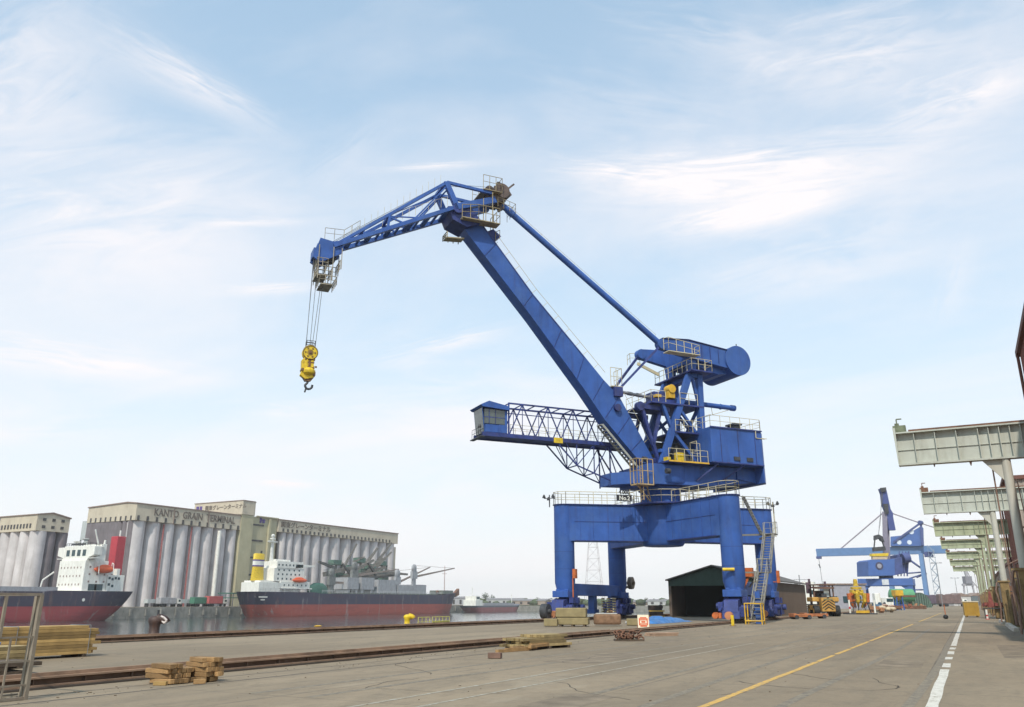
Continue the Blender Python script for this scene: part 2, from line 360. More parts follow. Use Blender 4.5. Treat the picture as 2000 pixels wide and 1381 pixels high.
PW = paint_mat('worn_white_line_paint', (.58, .54, .48), .0); PY = paint_mat('worn_yellow_line_paint', (.60, .34, .06), .03); PF = paint_mat('faint_line_paint', (.42, .39, .34), .16)
def strip(mb, x0, x1, y0, y1, z=.004):
    ny = max(1, int((y1 - y0) / 1.0)); rr = random.Random(int(y0 * 10)); vs = []; fs = []
    for i in range(ny + 1):
        y = y0 + (y1 - y0) * i / ny; vs += [(x0 + rr.uniform(-.012, .012), y, z), (x1 + rr.uniform(-.012, .012), y, z)]
    for i in range(ny): fs.append((2 * i, 2 * i + 1, 2 * i + 3, 2 * i + 2))
    mb.add(vs, fs)
a = MB()
for y0, y1 in ((4, 24.2), (25.0, 26.6), (28.4, 29.6), (31.2, 33.0), (34.4, 35.8), (37.2, 52), (52.7, 84), (85, 160), (163, 400)): strip(a, -.85, -.66, y0, y1)
tag(a.build('white_road_line', PW, recalc=False), None, None, kind='structure')
a = MB()
for y0, y1 in ((4, 25.4), (25.6, 28.9), (29.4, 33.0), (33.3, 39.5), (40, 58), (59, 72), (80, 150)): strip(a, -4.05, -3.91, y0, y1)
tag(a.build('yellow_road_line', PY, recalc=False), None, None, kind='structure')
a = MB(); strip(a, -8.97, -8.87, 5, 34); strip(a, -8.02, -7.93, 5, 36)
tag(a.build('faint_road_line', PF, recalc=False), None, None, kind='structure')
a = MB(); strip(a, -14.0, -13.94, 0, 60); strip(a, -14.9, -14.86, 0, 60)
tag(a.build('slab_joint', mat('joint_filler', (.10, .085, .075), .9), recalc=False), None, None, kind='structure')

PATCH = mat('repair_patch', (.195, .150, .105), .92, .35, 1.5, dirt=(.12, .09, .065), damt=.6, dscale=(.6, .2, 1), bump=.2)
a = MB(); rr = random.Random(31)
for (x, y, w_, l_) in ((-6.6, 12.6, .9, 2.2), (-10.8, 22, 1.6, 5), (-2.4, 24.5, 1.1, 3.0), (-5.6, 39, 1.8, 7), (.7, 30, 1.3, 9), (-12.3, 33, 1.1, 6), (1.6, 50, 1.2, 14), (-9.0, 58, 2.5, 12)):
    pts = [(x + rr.uniform(-.05, .05), y, .0025), (x + w_, y + rr.uniform(-.1, .1), .0025), (x + w_ + rr.uniform(-.05, .05), y + l_, .0025), (x, y + l_, .0025)]; a.add(pts, [(0, 1, 2, 3)])
tag(a.build('dark_concrete_patch', PATCH, recalc=False), None, None, kind='structure')
a = MB()
for q_ in range(16):
    x, y = rr.uniform(-13, 2), rr.uniform(10, 46); ang = rr.uniform(0, 6.28); w_ = rr.uniform(.006, .014); pts = []
    for k in range(14): pts.append((x, y)); x += math.cos(ang) * .35; y += math.sin(ang) * .35; ang += rr.uniform(-.5, .5)
    vs = []
    for (px, py) in pts: vs += [(px - w_, py, .003), (px + w_, py + w_, .003)]
    a.add(vs, [(2 * k, 2 * k + 1, 2 * k + 3, 2 * k + 2) for k in range(13)])
tag(a.build('concrete_crack', mat('crack_dark', (.06, .048, .038), .95), recalc=False), None, None, kind='structure')
a = MB()
for x0, y0, y1, dr in ((-2.9, 5, 60, .012), (-1.3, 5, 60, .012), (-6.3, 8, 90, -.01), (-4.75, 8, 90, -.01), (-11.9, 12, 70, .02), (-10.4, 12, 70, .02)):
    vs = []; n_ = 60
    for k in range(n_ + 1): y = y0 + (y1 - y0) * k / n_; x = x0 + dr * (y - y0) + .12 * math.sin(y * .13 + x0); vs += [(x - .09, y, .0018), (x + .09, y, .0018)]
    a.add(vs, [(2 * k, 2 * k + 1, 2 * k + 3, 2 * k + 2) for k in range(n_)])
TYR = paint_mat('tyre_mark_rubber', (.13, .105, .08), .07)
tag(a.build('tyre_mark', TYR, recalc=False), None, None, kind='structure')

# ------------------------------------------------------------------ crane rails on rusty girders
RAILM = mat('rusty_rail', (.30, .19, .125), .75, .25, 1.5, dirt=(.05, .03, .022), damt=.7, dscale=(1, .3, 1), bump=.2)
RAILW = mat('rail_web_dark', (.11, .068, .045), .85, .3, 2)
def crane_rail(x, y0, y1, label, h=.22):
    t = thing('crane_rail', label, 'crane rail', (x, y0, 0), 0, 'rusty crane rails along the quay'); L = y1 - y0
    m = MB(); m.box((-.19, 0, .04), (.19, L, .075)); m.box((-.15, 0, h - .035), (.15, L, h)); m.box((-.04, 0, h), (.04, L, h + .07)); m.build('flange', RAILM, t)
    m = MB(); m.box((-.05, 0, .075), (.05, L, h - .035))
    k = 0
    while k < min(L, 90): m.box((-.13, k, .076), (.13, k + .02, h - .036)); k += 1.1
    m.build('web', RAILW, t)
    m = MB(); m.box((-.26, 0, 0), (.26, L, .035)); m.build('grout_strip', mat('old_grout', (.07, .055, .045), .9), t)
crane_rail(-16.1, -6, 40.5, 'near rusty girder rail crossing the left foreground behind the steel cage')
crane_rail(-16.4, 40.6, 420, 'landside rusty rail running under the front right legs of the big blue crane', .16)
crane_rail(-31.5, -6, 420, 'waterside rusty rail along the quay edge below the two ships')

# ------------------------------------------------------------------ the big level-luffing crane
AX = Vector((-24.05, 74.6, 0))
UA = R(66.1); _r, _f = -math.sin(UA), -math.cos(UA)
U = Vector((_r * math.cos(YAW) - _f * math.sin(YAW), _r * math.sin(YAW) + _f * math.cos(YAW), 0)); N = Vector((U.y, -U.x, 0))
def UN(u, n, z): return (U.x * u + N.x * n, U.y * u + N.y * n, z)
crane = thing('harbour_crane', 'big blue level-luffing harbour crane with folded jib standing over the near quay rails', 'crane', AX)
def sub(mb_fn, name, m, parent=None, **k):
    b_ = MB(UN); mb_fn(b_); return b_.build(name, m, parent or crane, **k)
LEG = {'A': (-7.45, -5.6), 'B': (-7.45, 7.4), 'C': (7.55, -5.6), 'D': (7.55, 7.4)}
ZT, ZB = 10.05, 6.85
for kx, (lx, ly) in LEG.items():
    m = MB(); m.lathe((lx, ly, 0), [(.74, 2.55), (.74, 2.6), (.90, 3.25), (.90, ZT)], 28); m.build('leg', BLUE, crane)
# cross-shaped portal girder
arms = MB()
for kx, (lx, ly) in LEG.items():
    d = Vector((lx, ly, 0)).normalized(); s_ = Vector((-d.y, d.x, 0)) * .84; o = d * .9; e = Vector((lx, ly, 0))
    arms.prism([(o + s_) + Vector((0, 0, ZB)), (e + s_) + Vector((0, 0, ZB)), (e - s_) + Vector((0, 0, ZB)), (o - s_) + Vector((0, 0, ZB))], (0, 0, ZT - ZB - .004))
arms.build('portal_girder', BLUE, crane)
m = MB()
for kx, (lx, ly) in LEG.items():
    d = Vector((lx, ly, 0)).normalized(); s_ = Vector((-d.y, d.x, 0)); L_ = Vector((lx, ly, 0)).length
    for k in (2.6, 4.0, 5.4, 6.8, 8.0):
        if k < L_ - .9:
            for q_ in (-.843, .843): m.beam(d * k + s_ * q_ + Vector((0, 0, ZB + .02)), d * k + s_ * q_ + Vector((0, 0, ZT - .03)), .03, .012, up=tuple(d))
    for q_ in (-.86, .86): m.beam(d * 1.5 + s_ * q_ + Vector((0, 0, ZB + .03)), d * (L_ - .8) + s_ * q_ + Vector((0, 0, ZB + .03)), .05, .06); m.beam(d * 1.5 + s_ * q_ + Vector((0, 0, ZB + 1.7)), d * (L_ - .8) + s_ * q_ + Vector((0, 0, ZB + 1.7)), .02, .03)
    for z_ in (4.4, 5.9): m.tube((lx, ly, z_), (lx, ly, z_ + .025), .907, 28)
m.build('weld_seam', BLUED, crane)
m = MB(); m.lathe((0, 0, 0), [(1.75, ZB - .35), (1.95, ZB - .1), (1.95, ZT - .02)], 32); m.build('centre_drum', BLUE, crane)
m = MB()
for kx, (lx, ly) in LEG.items():
    d = Vector((lx, ly, 0)).normalized(); s_ = Vector((-d.y, d.x, 0)) * .97; e = Vector((lx, ly, 0))
    m.prism([d * 1.2 + s_ + Vector((0, 0, ZT + .01)), e + s_ + Vector((0, 0, ZT + .01)), e - s_ + Vector((0, 0, ZT + .01)), d * 1.2 - s_ + Vector((0, 0, ZT + .01))], (0, 0, .06))
    m.tube((lx, ly, ZT + .005), (lx, ly, ZT + .065), 1.0, 24)
m.build('deck_plate', BLUED, crane)
m = MB(); m.lathe((0, 0, 0), [(3.1, ZT + .075), (3.1, ZT + .2)], 32); m.build('ring_deck', BLUED, crane)
# handrails round the portal deck
m = MB(); zt = ZT + .07
for kx, (lx, ly) in LEG.items():
    d = Vector((lx, ly, 0)).normalized(); s_ = Vector((-d.y, d.x, 0)) * .93; e = Vector((lx, ly, 0)); zz_ = Vector((0, 0, zt))
    end = [e + s_ + zz_] + [e + (s_ * math.cos(a_) + d * .93 * math.sin(a_)) + zz_ for a_ in (R(45), R(90), R(135))] + [e - s_ + zz_]
    m.rails([d * 2.9 + s_ + zz_] + end + [d * 2.9 - s_ + zz_], 1.1, .03, 1.25)
m.rails([(3.0 * math.cos(R(a_)), 3.0 * math.sin(R(a_)), ZT + .2) for a_ in range(0, 361, 24)], 1.1, .03, 1.4)
m.build('portal_handrail', RAILY, crane)
# sill beams and travel gear
for sx in (-7.45, 7.55):
    m = MB(); m.box((sx - .45, -5.0, 2.15), (sx + .45, 6.8, 3.2)); m.build('sill_beam', BLUE, crane, bevel=.03)
    m = MB(); m.box((sx - .3, .2, .95), (sx + .3, 1.0, 2.148)); m.box((sx - .4, .0, .55), (sx + .4, 1.2, .949)); m.build('rail_clamp', BLUE, crane, bevel=.03)
for i, (kx, (lx, ly)) in enumerate(LEG.items()):
    m = MB(); m.box((lx - .75, ly - 1.1, 2.0), (lx + .75, ly + 1.1, 2.55)); m.box((lx - .6, ly - .7, 2.551), (lx + .6, ly + .7, 2.7))
    m.build('foot_bracket', BLUE, crane, bevel=.04)
    bg_ = MB()
    for sy in (-1, 1):
        bg_.prism([(lx - .42, ly + sy * .1, 1.95), (lx - .42, ly + sy * 1.5, 1.75), (lx - .42, ly + sy * 1.75, .85), (lx - .42, ly + sy * .25, .85)], (.84, 0, 0)); bg_.box((lx - .72, ly + sy * .95 - .6, .5), (lx + .72, ly + sy * .95 + .6, 1.25))
    bg_.prism([(lx - .3, ly - .5, 2.0), (lx - .3, ly + .5, 2.0), (lx - .3, ly + .2, 1.3), (lx - .3, ly - .2, 1.3)], (.6, 0, 0))
    for sy in (-1, 1):
        bg_.prism([(lx - .5, ly + sy * 1.0 - .85, .35), (lx - .5, ly + sy * 1.0 + .85, .35), (lx - .5, ly + sy * 1.0 + .7, .95), (lx - .5, ly + sy * 1.0 - .7, .95)], (1.0, 0, 0))
        bg_.beam((lx, ly + sy * 1.9, .6), (lx, ly + sy * 2.35, .6), .3)
        bg_.tube((lx - .52, ly + sy * .75, 1.3), (lx - 1.0, ly + sy * .75, 1.3), .24, 10); bg_.tube((lx + .52, ly + sy * 1.1, 1.15), (lx + .95, ly + sy * 1.1, 1.15), .26, 10)
        bg_.box((lx - .8, ly + sy * 1.2 - .2, .9), (lx - .51, ly + sy * 1.2 + .2, 1.6)); bg_.beam((lx - .55, ly + sy * .2, 1.9), (lx - .62, ly + sy * 1.9, .9), .14)
        bg_.box((lx - .62, ly + sy * .35 - .12, .5), (lx - .5, ly + sy * .35 + .12, 1.9)); bg_.box((lx + .5, ly + sy * .5 - .2, 1.5), (lx + .8, ly + sy * .5 + .2, 2.0))
    for v in bg_.v: v.x = lx + (v.x - lx) * 1.35; v.y = ly + (v.y - ly) * 1.08
    bo = bg_.build('bogie', BLUED, crane, bevel=.02)
    for sy in (-1.45, -.55, .55, 1.45):
        m = MB(); m.tube((lx - .14, ly + sy, .44), (lx + .14, ly + sy, .44), .34, 20); m.tube((lx - .55, ly + sy, .44), (lx + .55, ly + sy, .44), .12, 10); m.build('wheel', DARK, bo)
    m = MB(); m.tube((lx, ly - 2.35, .6), (lx, ly - 2.75, .6), .3, 14); m.build('buffer', mat('faded_orange_rubber', (.42, .17, .08), .7, .3), bo)
# cable reel beside the first leg's bogie, floodlights, little boxes
m = MB(); m.tube((-8.1, -8.9, .85), (-7.5, -8.9, .85), .62, 22); m.tube((-8.3, -8.9, .85), (-7.3, -8.9, .85), .2, 12); m.box((-8.0, -9.1, .1), (-7.6, -8.2, .5)); m.box((-8.3, -8.95, .35), (-8.15, -7.9, .95)); m.build('cable_reel', DARK, crane)
m = MB(); m.tube((-7.0, 9.5, 3.5), (-6.6, 9.5, 3.5), .62, 24); m.tube((-7.2, 9.5, 3.5), (-6.4, 9.5, 3.5), .2, 12); m.beam((-6.8, 9.5, 3.2), (-7.4, 8.2, 2.9), .2); m.build('cable_reel', mat('reel_brown', (.22, .17, .12), .7, .3), crane)
m = MB(); m.box((-6.45, -6.2, 3.6), (-6.15, -5.8, 4.4)); m.beam((-6.5, -6, 3.6), (-6.5, -6, 1.6), .08); m.build('switch_box', ORANGE, crane)
m = MB(); m.box((7.9, -4.1, 3.6), (8.7, -3.5, 4.3)); m.beam((8.3, -3.8, 3.6), (7.9, -4.2, 2.7), .15); m.build('switch_box', ORANGE, crane)
m = MB(); m.box((8.6, 6.4, 3.3), (8.85, 6.7, 4.4)); m.beam((8.7, 6.6, 3.4), (8.2, 6.8, 3.4), .08); m.build('switch_box', ORANGE, crane)
m = MB(); m.tube((7.0, -6.9, 4.1), (7.9, -6.7, 4.1), .13, 8); m.build('warning_lamp', YEL, crane)
m = MB(); m.box((6.75, -8.2, .4), (6.95, -7.9, .8)); m.tube((6.5, -8.3, .6), (6.5, -7.8, .6), .24, 14); m.build('buffer', ORANGE, crane)
for px_, py_ in ((-8.4, -6.6), (8.5, 8.5)):
    m = MB(); m.tube((px_, py_, ZT - .2), (px_, py_, ZT + .9), .05, 6); m.tube((px_ - .5, py_ - .1, ZT + .6), (px_ + .5, py_ + .1, ZT + .6), .04, 6)
    for s_ in (-.45, .0, .45): m.lathe((px_ + s_, py_ - .2, ZT + .5 + abs(s_) * .5), [(.06, .2), (.17, -.07), (.15, -.1)], 10)
    m.build('floodlight', DARK, crane)
# stairs from the quay to the portal deck
def stair(mb, a, b, w, side, nst, treadw=.24):
    a = Vector(a); b = Vector(b); s_ = Vector(side).normalized() * w / 2
    for k in (-1, 1): mb.beam(a + s_ * k, b + s_ * k, .06, .24)
    for i in range(nst + 1):
        p = a.lerp(b, i / nst); mb.beam(p - s_, p + s_, treadw, .04)
def stair_rail(mb, a, b, w, side, h=1.0):
    a = Vector(a); b = Vector(b); s_ = Vector(side).normalized() * w / 2; up = Vector((0, 0, h))
    for k in (-1, 1):
        mb.tube(a + s_ * k + up, b + s_ * k + up, .024, 5); mb.tube(a + s_ * k + up * .5, b + s_ * k + up * .5, .014, 5)
        for i in range(8): p = a.lerp(b, i / 7) + s_ * k; mb.tube(p, p + up, .016, 5)
GREYC = mat('galvanised_stair', (.22, .21, .19), .6, .2, dirt=RUST, damt=.4)
S0, S1, S2 = (9.75, -9.6, .1), (9.75, -4.6, 3.9), (9.75, -1.4, 7.0)
m = MB(); stair(m, (9.75, -8.8, .3), (9.75, -4.8, 3.9), .75, (1, 0, 0), 16); m.box((9.3, -4.8, 3.85), (10.2, -3.9, 3.95)); stair(m, (9.75, -3.9, 3.9), (9.75, -.9, 7.2), .75, (1, 0, 0), 15)
m.box((9.0, -.9, 7.15), (10.2, .3, 7.25)); stair(m, (9.0, -.6, 7.25), (8.5, -4.2, ZT), .7, (0, 1, 0), 12)
m.beam((9.4, -4.4, 3.9), (8.3, -5.0, 3.9), .12); m.beam((9.6, -.2, 7.2), (8.3, 2.0, 7.0), .15); m.beam((9.2, -.3, 7.2), (5.5, .4, 7.3), .15); m.beam((9.4, -4.4, 3.9), (8.2, -3.2, 2.8), .12)
st = m.build('stair', GREYC, crane)
m = MB(); stair_rail(m, (9.75, -8.8, .3), (9.75, -4.8, 3.9), .75, (1, 0, 0)); stair_rail(m, (9.75, -3.9, 3.9), (9.75, -.9, 7.2), .75, (1, 0, 0)); m.rails([(9.3, -4.8, 3.95), (10.2, -4.8, 3.95), (10.2, -3.9, 3.95)], 1.0, .03, .9); m.rails([(10.2, -.9, 7.25), (10.2, .3, 7.25), (9.0, .3, 7.25)], 1.0, .02, .6); m.build('stair_handrail', mat('stair_rail_olive', (.33, .30, .23), .6, .2), st)
m = MB()
for px_ in (9.1, 10.3):
    for py_ in (-9.5, -8.6): m.tube((px_, py_, 0), (px_, py_, 1.5), .05, 6)
for z_ in (.25, 1.5): m.path([(9.1, -9.5, z_), (10.3, -9.5, z_), (10.3, -8.6, z_), (9.1, -8.6, z_), (9.1, -9.5, z_)], .05, 6)
m.build('stair_gate', OCHRE, crane)
m = MB(); m.beam((9.55, -6.9, .0), (9.55, -6.9, 2.4), .45, .3); m.build('stair_post', BLUE, crane)
m = MB(); m.path([(8.5, 8.6, 7.6), (8.5, 8.6, 10.9)], .03, 5); m.path([(8.5, 8.2, 7.6), (8.5, 8.2, 10.9)], .03, 5)
for i in range(11): m.tube((8.5, 8.2, 7.7 + i * .3), (8.5, 8.6, 7.7 + i * .3), .02, 5)
m.build('ladder', RAILY, crane)
# slewing column and platform
sub(lambda m: m.lathe((0, 0, 0), [(1.85, ZT + .2), (1.85, 11.45), (2.1, 11.5), (2.1, 11.75)], 36), 'slewing_column', BLUE)
def f_(m):
    m.prism([(2.9, -2.6, 11.75), (-4.0, -2.6, 11.9), (-9.2, -2.6, 12.5), (-9.2, -2.6, 13.84), (2.9, -2.6, 13.6)], (0, 5.2, 0))
sub(f_, 'slewing_platform', BLUE, bevel=.04)
def f_(m):
    m.lathe((.2, 0, 0), [(2.75, 11.95), (2.85, 12.1), (2.85, 13.5)], 36)
sub(f_, 'slewing_ring_housing', BLUE)
def f_(m):
    m.prism([(-9.1, -3.9, 12.32), (-9.75, -3.25, 12.3), (-9.75, 3.25, 12.3), (-9.1, 3.9, 12.32), (-9.0, 3.9, 12.32), (-9.0, -3.9, 12.32)], (0, 0, 1.53)); m.prism([(-6.8, -2.75, 12.7), (-8.99, -2.75, 12.4), (-8.99, 2.75, 12.4), (-6.8, 2.75, 12.7)], (0, 0, 1.1))
sub(f_, 'counterweight_box', BLUE, bevel=.03)
sub(lambda m: m.prism([(2.5, -1.6, 12.0), (4.75, 1.0, 12.0), (4.75, 3.0, 12.0), (2.5, 2.59, 12.0)], (0, 0, 1.1)), 'truss_bracket', BLUE)
# machinery house
def f_(m):
    m.prism([(-3.1, -4.0, 13.9), (-9.0, -4.0, 13.86), (-9.75, -3.25, 13.86), (-9.75, 3.25, 13.86), (-9.0, 4.0, 13.86), (-3.1, 4.0, 13.9)], (0, 0, 3.32))
house = sub(f_, 'machinery_house', BLUE, bevel=.05)
def f_(m):
    for u_ in (-4.2, -6.2, -8.2): m.box((u_ - .03, -4.03, 13.9), (u_ + .03, -4.003, 17.2))
    m.box((-9.05, -4.06, 13.87), (-3.1, -4.004, 13.98)); m.box((-9.05, -4.1, 17.14), (-3.05, -4.004, 17.26))
    for n_ in (-2.6, 2.6): m.beam((-3.3, n_, 13.9), (-1.2, n_ * .9, 12.3), .16)
    m.beam((-3.9, -3.9, 13.86), (-2.2, -2.61, 12.3), .14); m.beam((-6.8, -3.9, 13.86), (-5.2, -2.61, 12.5), .14)
sub(f_, 'stiffener', BLUED, house)
def f_(m):
    for u_ in (-5.9, -7.4): m.box((u_ - .35, -4.09, 14.2), (u_ + .35, -4.003, 14.55))
sub(f_, 'louvre', DARK, house)
sub(lambda m: m.rails([(-3.2, 3.9, 17.25), (-3.2, -3.9, 17.25), (-9.0, -3.9, 17.25), (-9.65, -3.2, 17.25), (-9.65, 3.2, 17.25), (-9.0, 3.9, 17.25), (-3.2, 3.9, 17.25)], 1.1, .028, 1.1), 'roof_handrail', RAILY, house)
def f_(m):
    m.box((-7.9, -2.4, 17.24), (-7.1, -1.5, 18.0)); m.box((-8.05, -2.55, 18.001), (-6.95, -1.35, 18.15)); m.tube((-8.8, 1.5, 17.2), (-8.8, 1.5, 18.2), .15, 8)
sub(f_, 'roof_vent', DARK, house)
sub(lambda m: (m.box((-9.62, -4.05, 16.5), (-8.9, -4.0, 16.56)), m.tube((-8.3, -4.08, 17.2), (-8.3, -4.08, 16.5), .04, 6), m.tube((-8.3, -4.08, 16.5), (-9.4, -3.95, 16.5), .04, 6)), 'pipe', RAILY, house)
# lower machinery deck in front of the house
sub(lambda m: m.box((-3.08, -3.6, 13.7), (1.4, 3.4, 13.85)), 'working_deck', BLUED)
sub(lambda m: m.box((-3.0, -3.64, 13.72), (1.4, -3.602, 13.86)), 'deck_edge', OCHRE)
sub(lambda m: m.rails([(1.3, -3.5, 13.85), (-3.0, -3.5, 13.85)], 1.1, .03, .9), 'deck_handrail', RAILY)
sub(lambda m: m.rails([(-1.9, -3.4, 13.85), (-1.9, -2.4, 13.85), (-3.0, -2.4, 13.85)], 2.0, .03, .8), 'deck_handrail', RAILY)
sub(lambda m: (m.box((-.6, -3.1, 13.85), (.1, -2.6, 14.7)), m.box((.9, -3.2, 13.85), (1.35, -2.7, 14.2))), 'gearbox', YEL)
def f_(m):
    m.tube((-1.6, -1.6, 15.1), (-1.6, 1.6, 15.1), .95, 18); m.box((-2.6, -1.9, 13.86), (-.4, -1.5, 15.2)); m.box((-2.8, .6, 13.86), (-.2, 2.4, 16.3)); m.tube((.5, 0, 14.6), (.5, 1.5, 14.6), .55, 14)
sub(f_, 'winch_drum', DARK)
# A-frame
def f_(m, n_):
    m.beam((-3.55, n_, 13.9), (-3.7, n_, 22.7), .55, .55, (1, 0, 0)); m.beam((1.1, n_, 13.7), (-2.6, n_, 22.7), .6, .42, (0, 1, 0))
    m.beam((.75, n_, 19.6), (-.3, n_, 16.9), .3); m.beam((-.3, n_, 16.9), (-2.7, n_, 14.2), .3); m.beam((-1.0, n_, 19.4), (-2.9, n_, 17.0), .25); m.beam((-2.9, n_, 22.4), (-3.5, n_, 19.7), .25)
for n_ in (-2.0, 2.0): sub(lambda m: f_(m, n_), 'a_frame_side', BLUE)
def f_(m):
    m.beam((1.0, -2, 15.0), (1.0, 2, 15.0), .3); m.beam((-3.6, -1.7, 19.5), (-3.6, 1.7, 16.0), .25); m.beam((-3.6, 1.7, 19.5), (-3.6, -1.7, 16.0), .25); m.beam((-3.2, -2.2, 22.6), (-3.2, 2.2, 22.6), .7, .5)
    m.beam((-1.5, -1.7, 20), (-1.9, 1.7, 21.8), .22); m.beam((-1.2, -1.7, 18.8), (-.4, 1.7, 17.2), .22)
sub(f_, 'cross_brace', BLUE)
sub(lambda m: (m.box((-3.9, -2.3, 19.4), (2.0, 2.3, 19.55)), m.box((-3.6, -2.3, 16.75), (-.4, 2.3, 16.9))), 'mid_deck', BLUED)
def f_(m):
    for n_ in (-1.5, 2.2):
        m.beam((2.9, n_, 19.1), (-.3, n_, 19.0), .5, .42); m.tube((2.9, n_ - .25, 19.1), (2.9, n_ + .25, 19.1), .42, 12)
        m.beam((2.6, n_, 18.9), (1.6, n_, 15.5), .28); m.beam((.6, n_, 18.9), (1.6, n_, 15.5), .28); m.beam((1.6, n_, 15.6), (1.0, n_, 13.8), .3)
sub(f_, 'rope_guide_frame', BLUED)
sub(lambda m: (m.rails([(2.0, 2.2, 19.55), (2.0, -2.2, 19.55), (.4, -2.2, 19.55)], 1.1, .03, 1.0), m.rails([(-.5, -2.25, 16.9), (-3.4, -2.25, 16.9)], 1.1, .03, .9), m.rails([(-1.2, -2.25, 19.55), (-3.2, -2.25, 19.55)], 1.1, .03, .9)), 'deck_handrail', RAILY)
sub(lambda m: (m.tube((-.9, -1.5, 21.2), (-.9, -.7, 21.2), .42, 14), m.box((-1.25, -1.4, 20.3), (-.55, -.8, 21.2)), m.box((.3, -1.4, 20.25), (.9, -.9, 20.5))), 'luffing_motor', OCHRE)
sub(lambda m: (m.box((-1.4, -1.3, 19.56), (1.0, 1.2, 20.1)), m.box((-1.0, -.7, 20.1), (.7, .7, 20.95)), m.tube((.2, 1.0, 20.6), (-1.4, 1.0, 20.6), .35, 12)), 'luffing_gear', BLUED)
sub(lambda m: (m.tube((4.5, 0, 20.75), (.3, 0, 20.45), .15, 10), m.tube((3.2, 0, 20.66), (2.7, 0, 20.62), .19, 10), m.tube((2.2, 0, 20.6), (1.7, 0, 20.57), .19, 10)), 'luffing_screw', STEEL)
sub(lambda m: (m.tube((.4, 0, 20.46), (-9.1, 0, 20.36), .24, 14), m.tube((-8.9, 0, 20.36), (-9.4, 0, 20.36), .3, 14), m.tube((-7.6, 0, 20.36), (-7.7, 0, 20.36), .29, 14)), 'screw_housing', BLUE)
sub(lambda m: (m.path([(-3.8, 0, 17.2), (-4.9, 0, 18.9), (-8.6, 0, 20.1)], .03, 5), m.tube((-4.9, 0, 18.9), (-4.6, 0, 20.2), .03, 5), m.tube((-6.6, 0, 19.45), (-6.5, 0, 20.2), .03, 5)), 'screw_stay', RAILY)
# top platform and counterweight lever
sub(lambda m: m.prism([(-2.14, -3.1, 22.75), (-4.6, -3.1, 22.75), (-4.6, 3.3, 22.75), (-2.14, 3.3, 22.75)], (0, 0, .14)), 'top_platform', BLUED)
sub(lambda m: m.rails([(-2.2, 3.2, 22.9), (-2.2, -3.05, 22.9), (-4.55, -3.05, 22.9), (-4.55, -1.9, 22.9)], 1.1, .034, .8), 'platform_handrail', RAILY)
def f_(m):
    for s_ in (-1, 1):
        m.prism([(.35, s_ * 2.1, 25.85), (-2.7, s_ * 2.1, 26.1), (-7.6, s_ * 2.1, 25.6), (-7.6, s_ * 2.1, 23.75), (-2.6, s_ * 2.1, 24.35), (.35, s_ * 2.1, 24.85)], (0, -s_ * .55, 0))
        m.tube((.35, s_ * 2.15, 25.35), (.35, s_ * 1.5, 25.35), .5, 18)
    m.prism([(-2.9, -1.5, 26.04), (-7.5, -1.5, 25.55), (-7.5, -1.5, 23.35), (-6.5, -1.5, 23.2), (-2.9, -1.5, 24.0)], (0, 3.0, 0))
    for s_ in (-1.7, 1.7): m.prism([(-2.5, s_ - .25, 24.35), (-3.6, s_ - .25, 24.25), (-3.5, s_ - .25, 22.9), (-2.7, s_ - .25, 22.9)], (0, .5, 0))
lev = sub(f_, 'balance_lever', BLUE, bevel=.02)
def f_(m):
    for u_ in (-1.2, -2.2, -3.2, -4.2, -5.2, -6.2, -7.1): m.box((u_ - .035, -2.14, 24.5 - .09 * abs(u_ + 2)), (u_ + .035, -2.103, 25.95 - .1 * abs(u_ + 2.7)))
    m.prism([(.35, -2.2, 25.9), (-2.7, -2.2, 26.14), (-7.6, -2.2, 25.64), (-7.6, -2.2, 25.7), (-2.7, -2.2, 26.2), (.35, -2.2, 25.96)], (0, .6, 0))
sub(f_, 'stiffener', BLUED, lev)
sub(lambda m: m.tube((-8.45, -2.3, 24.68), (-8.45, 2.3, 24.68), 1.52, 48), 'counterweight_drum', BLUE, lev)
sub(lambda m: m.tube((-8.6, -2.0, 26.15), (-8.6, -2.0, 26.5), .05, 6), 'lifting_lug', DARK, lev)
sub(lambda m: (m.rails([(.35, -2.3, 24.7), (.35, -3.1, 24.6), (-3.2, -3.1, 24.2), (-3.2, -2.3, 24.2)], 1.15, .034, .8), m.box((.4, -3.15, 24.35), (-3.2, -2.2, 24.42))), 'lever_walkway', RAILY, lev)
sub(lambda m: (m.rails([(.2, 2.2, 24.6), (1.1, 2.6, 24.6), (1.1, 3.1, 24.5)], 1.0, .03, .8), m.beam((.9, 1.6, 24.3), (-1.6, 1.6, 23.4), .12, .3)), 'lever_walkway', RAILY, lev)
sub(lambda m: (m.beam((.6, -1.95, 25.1), (4.45, -.75, 20.85), .17, .22), m.beam((.6, 1.95, 25.1), (4.45, .75, 20.85), .17, .22)), 'lever_link', BLUED)
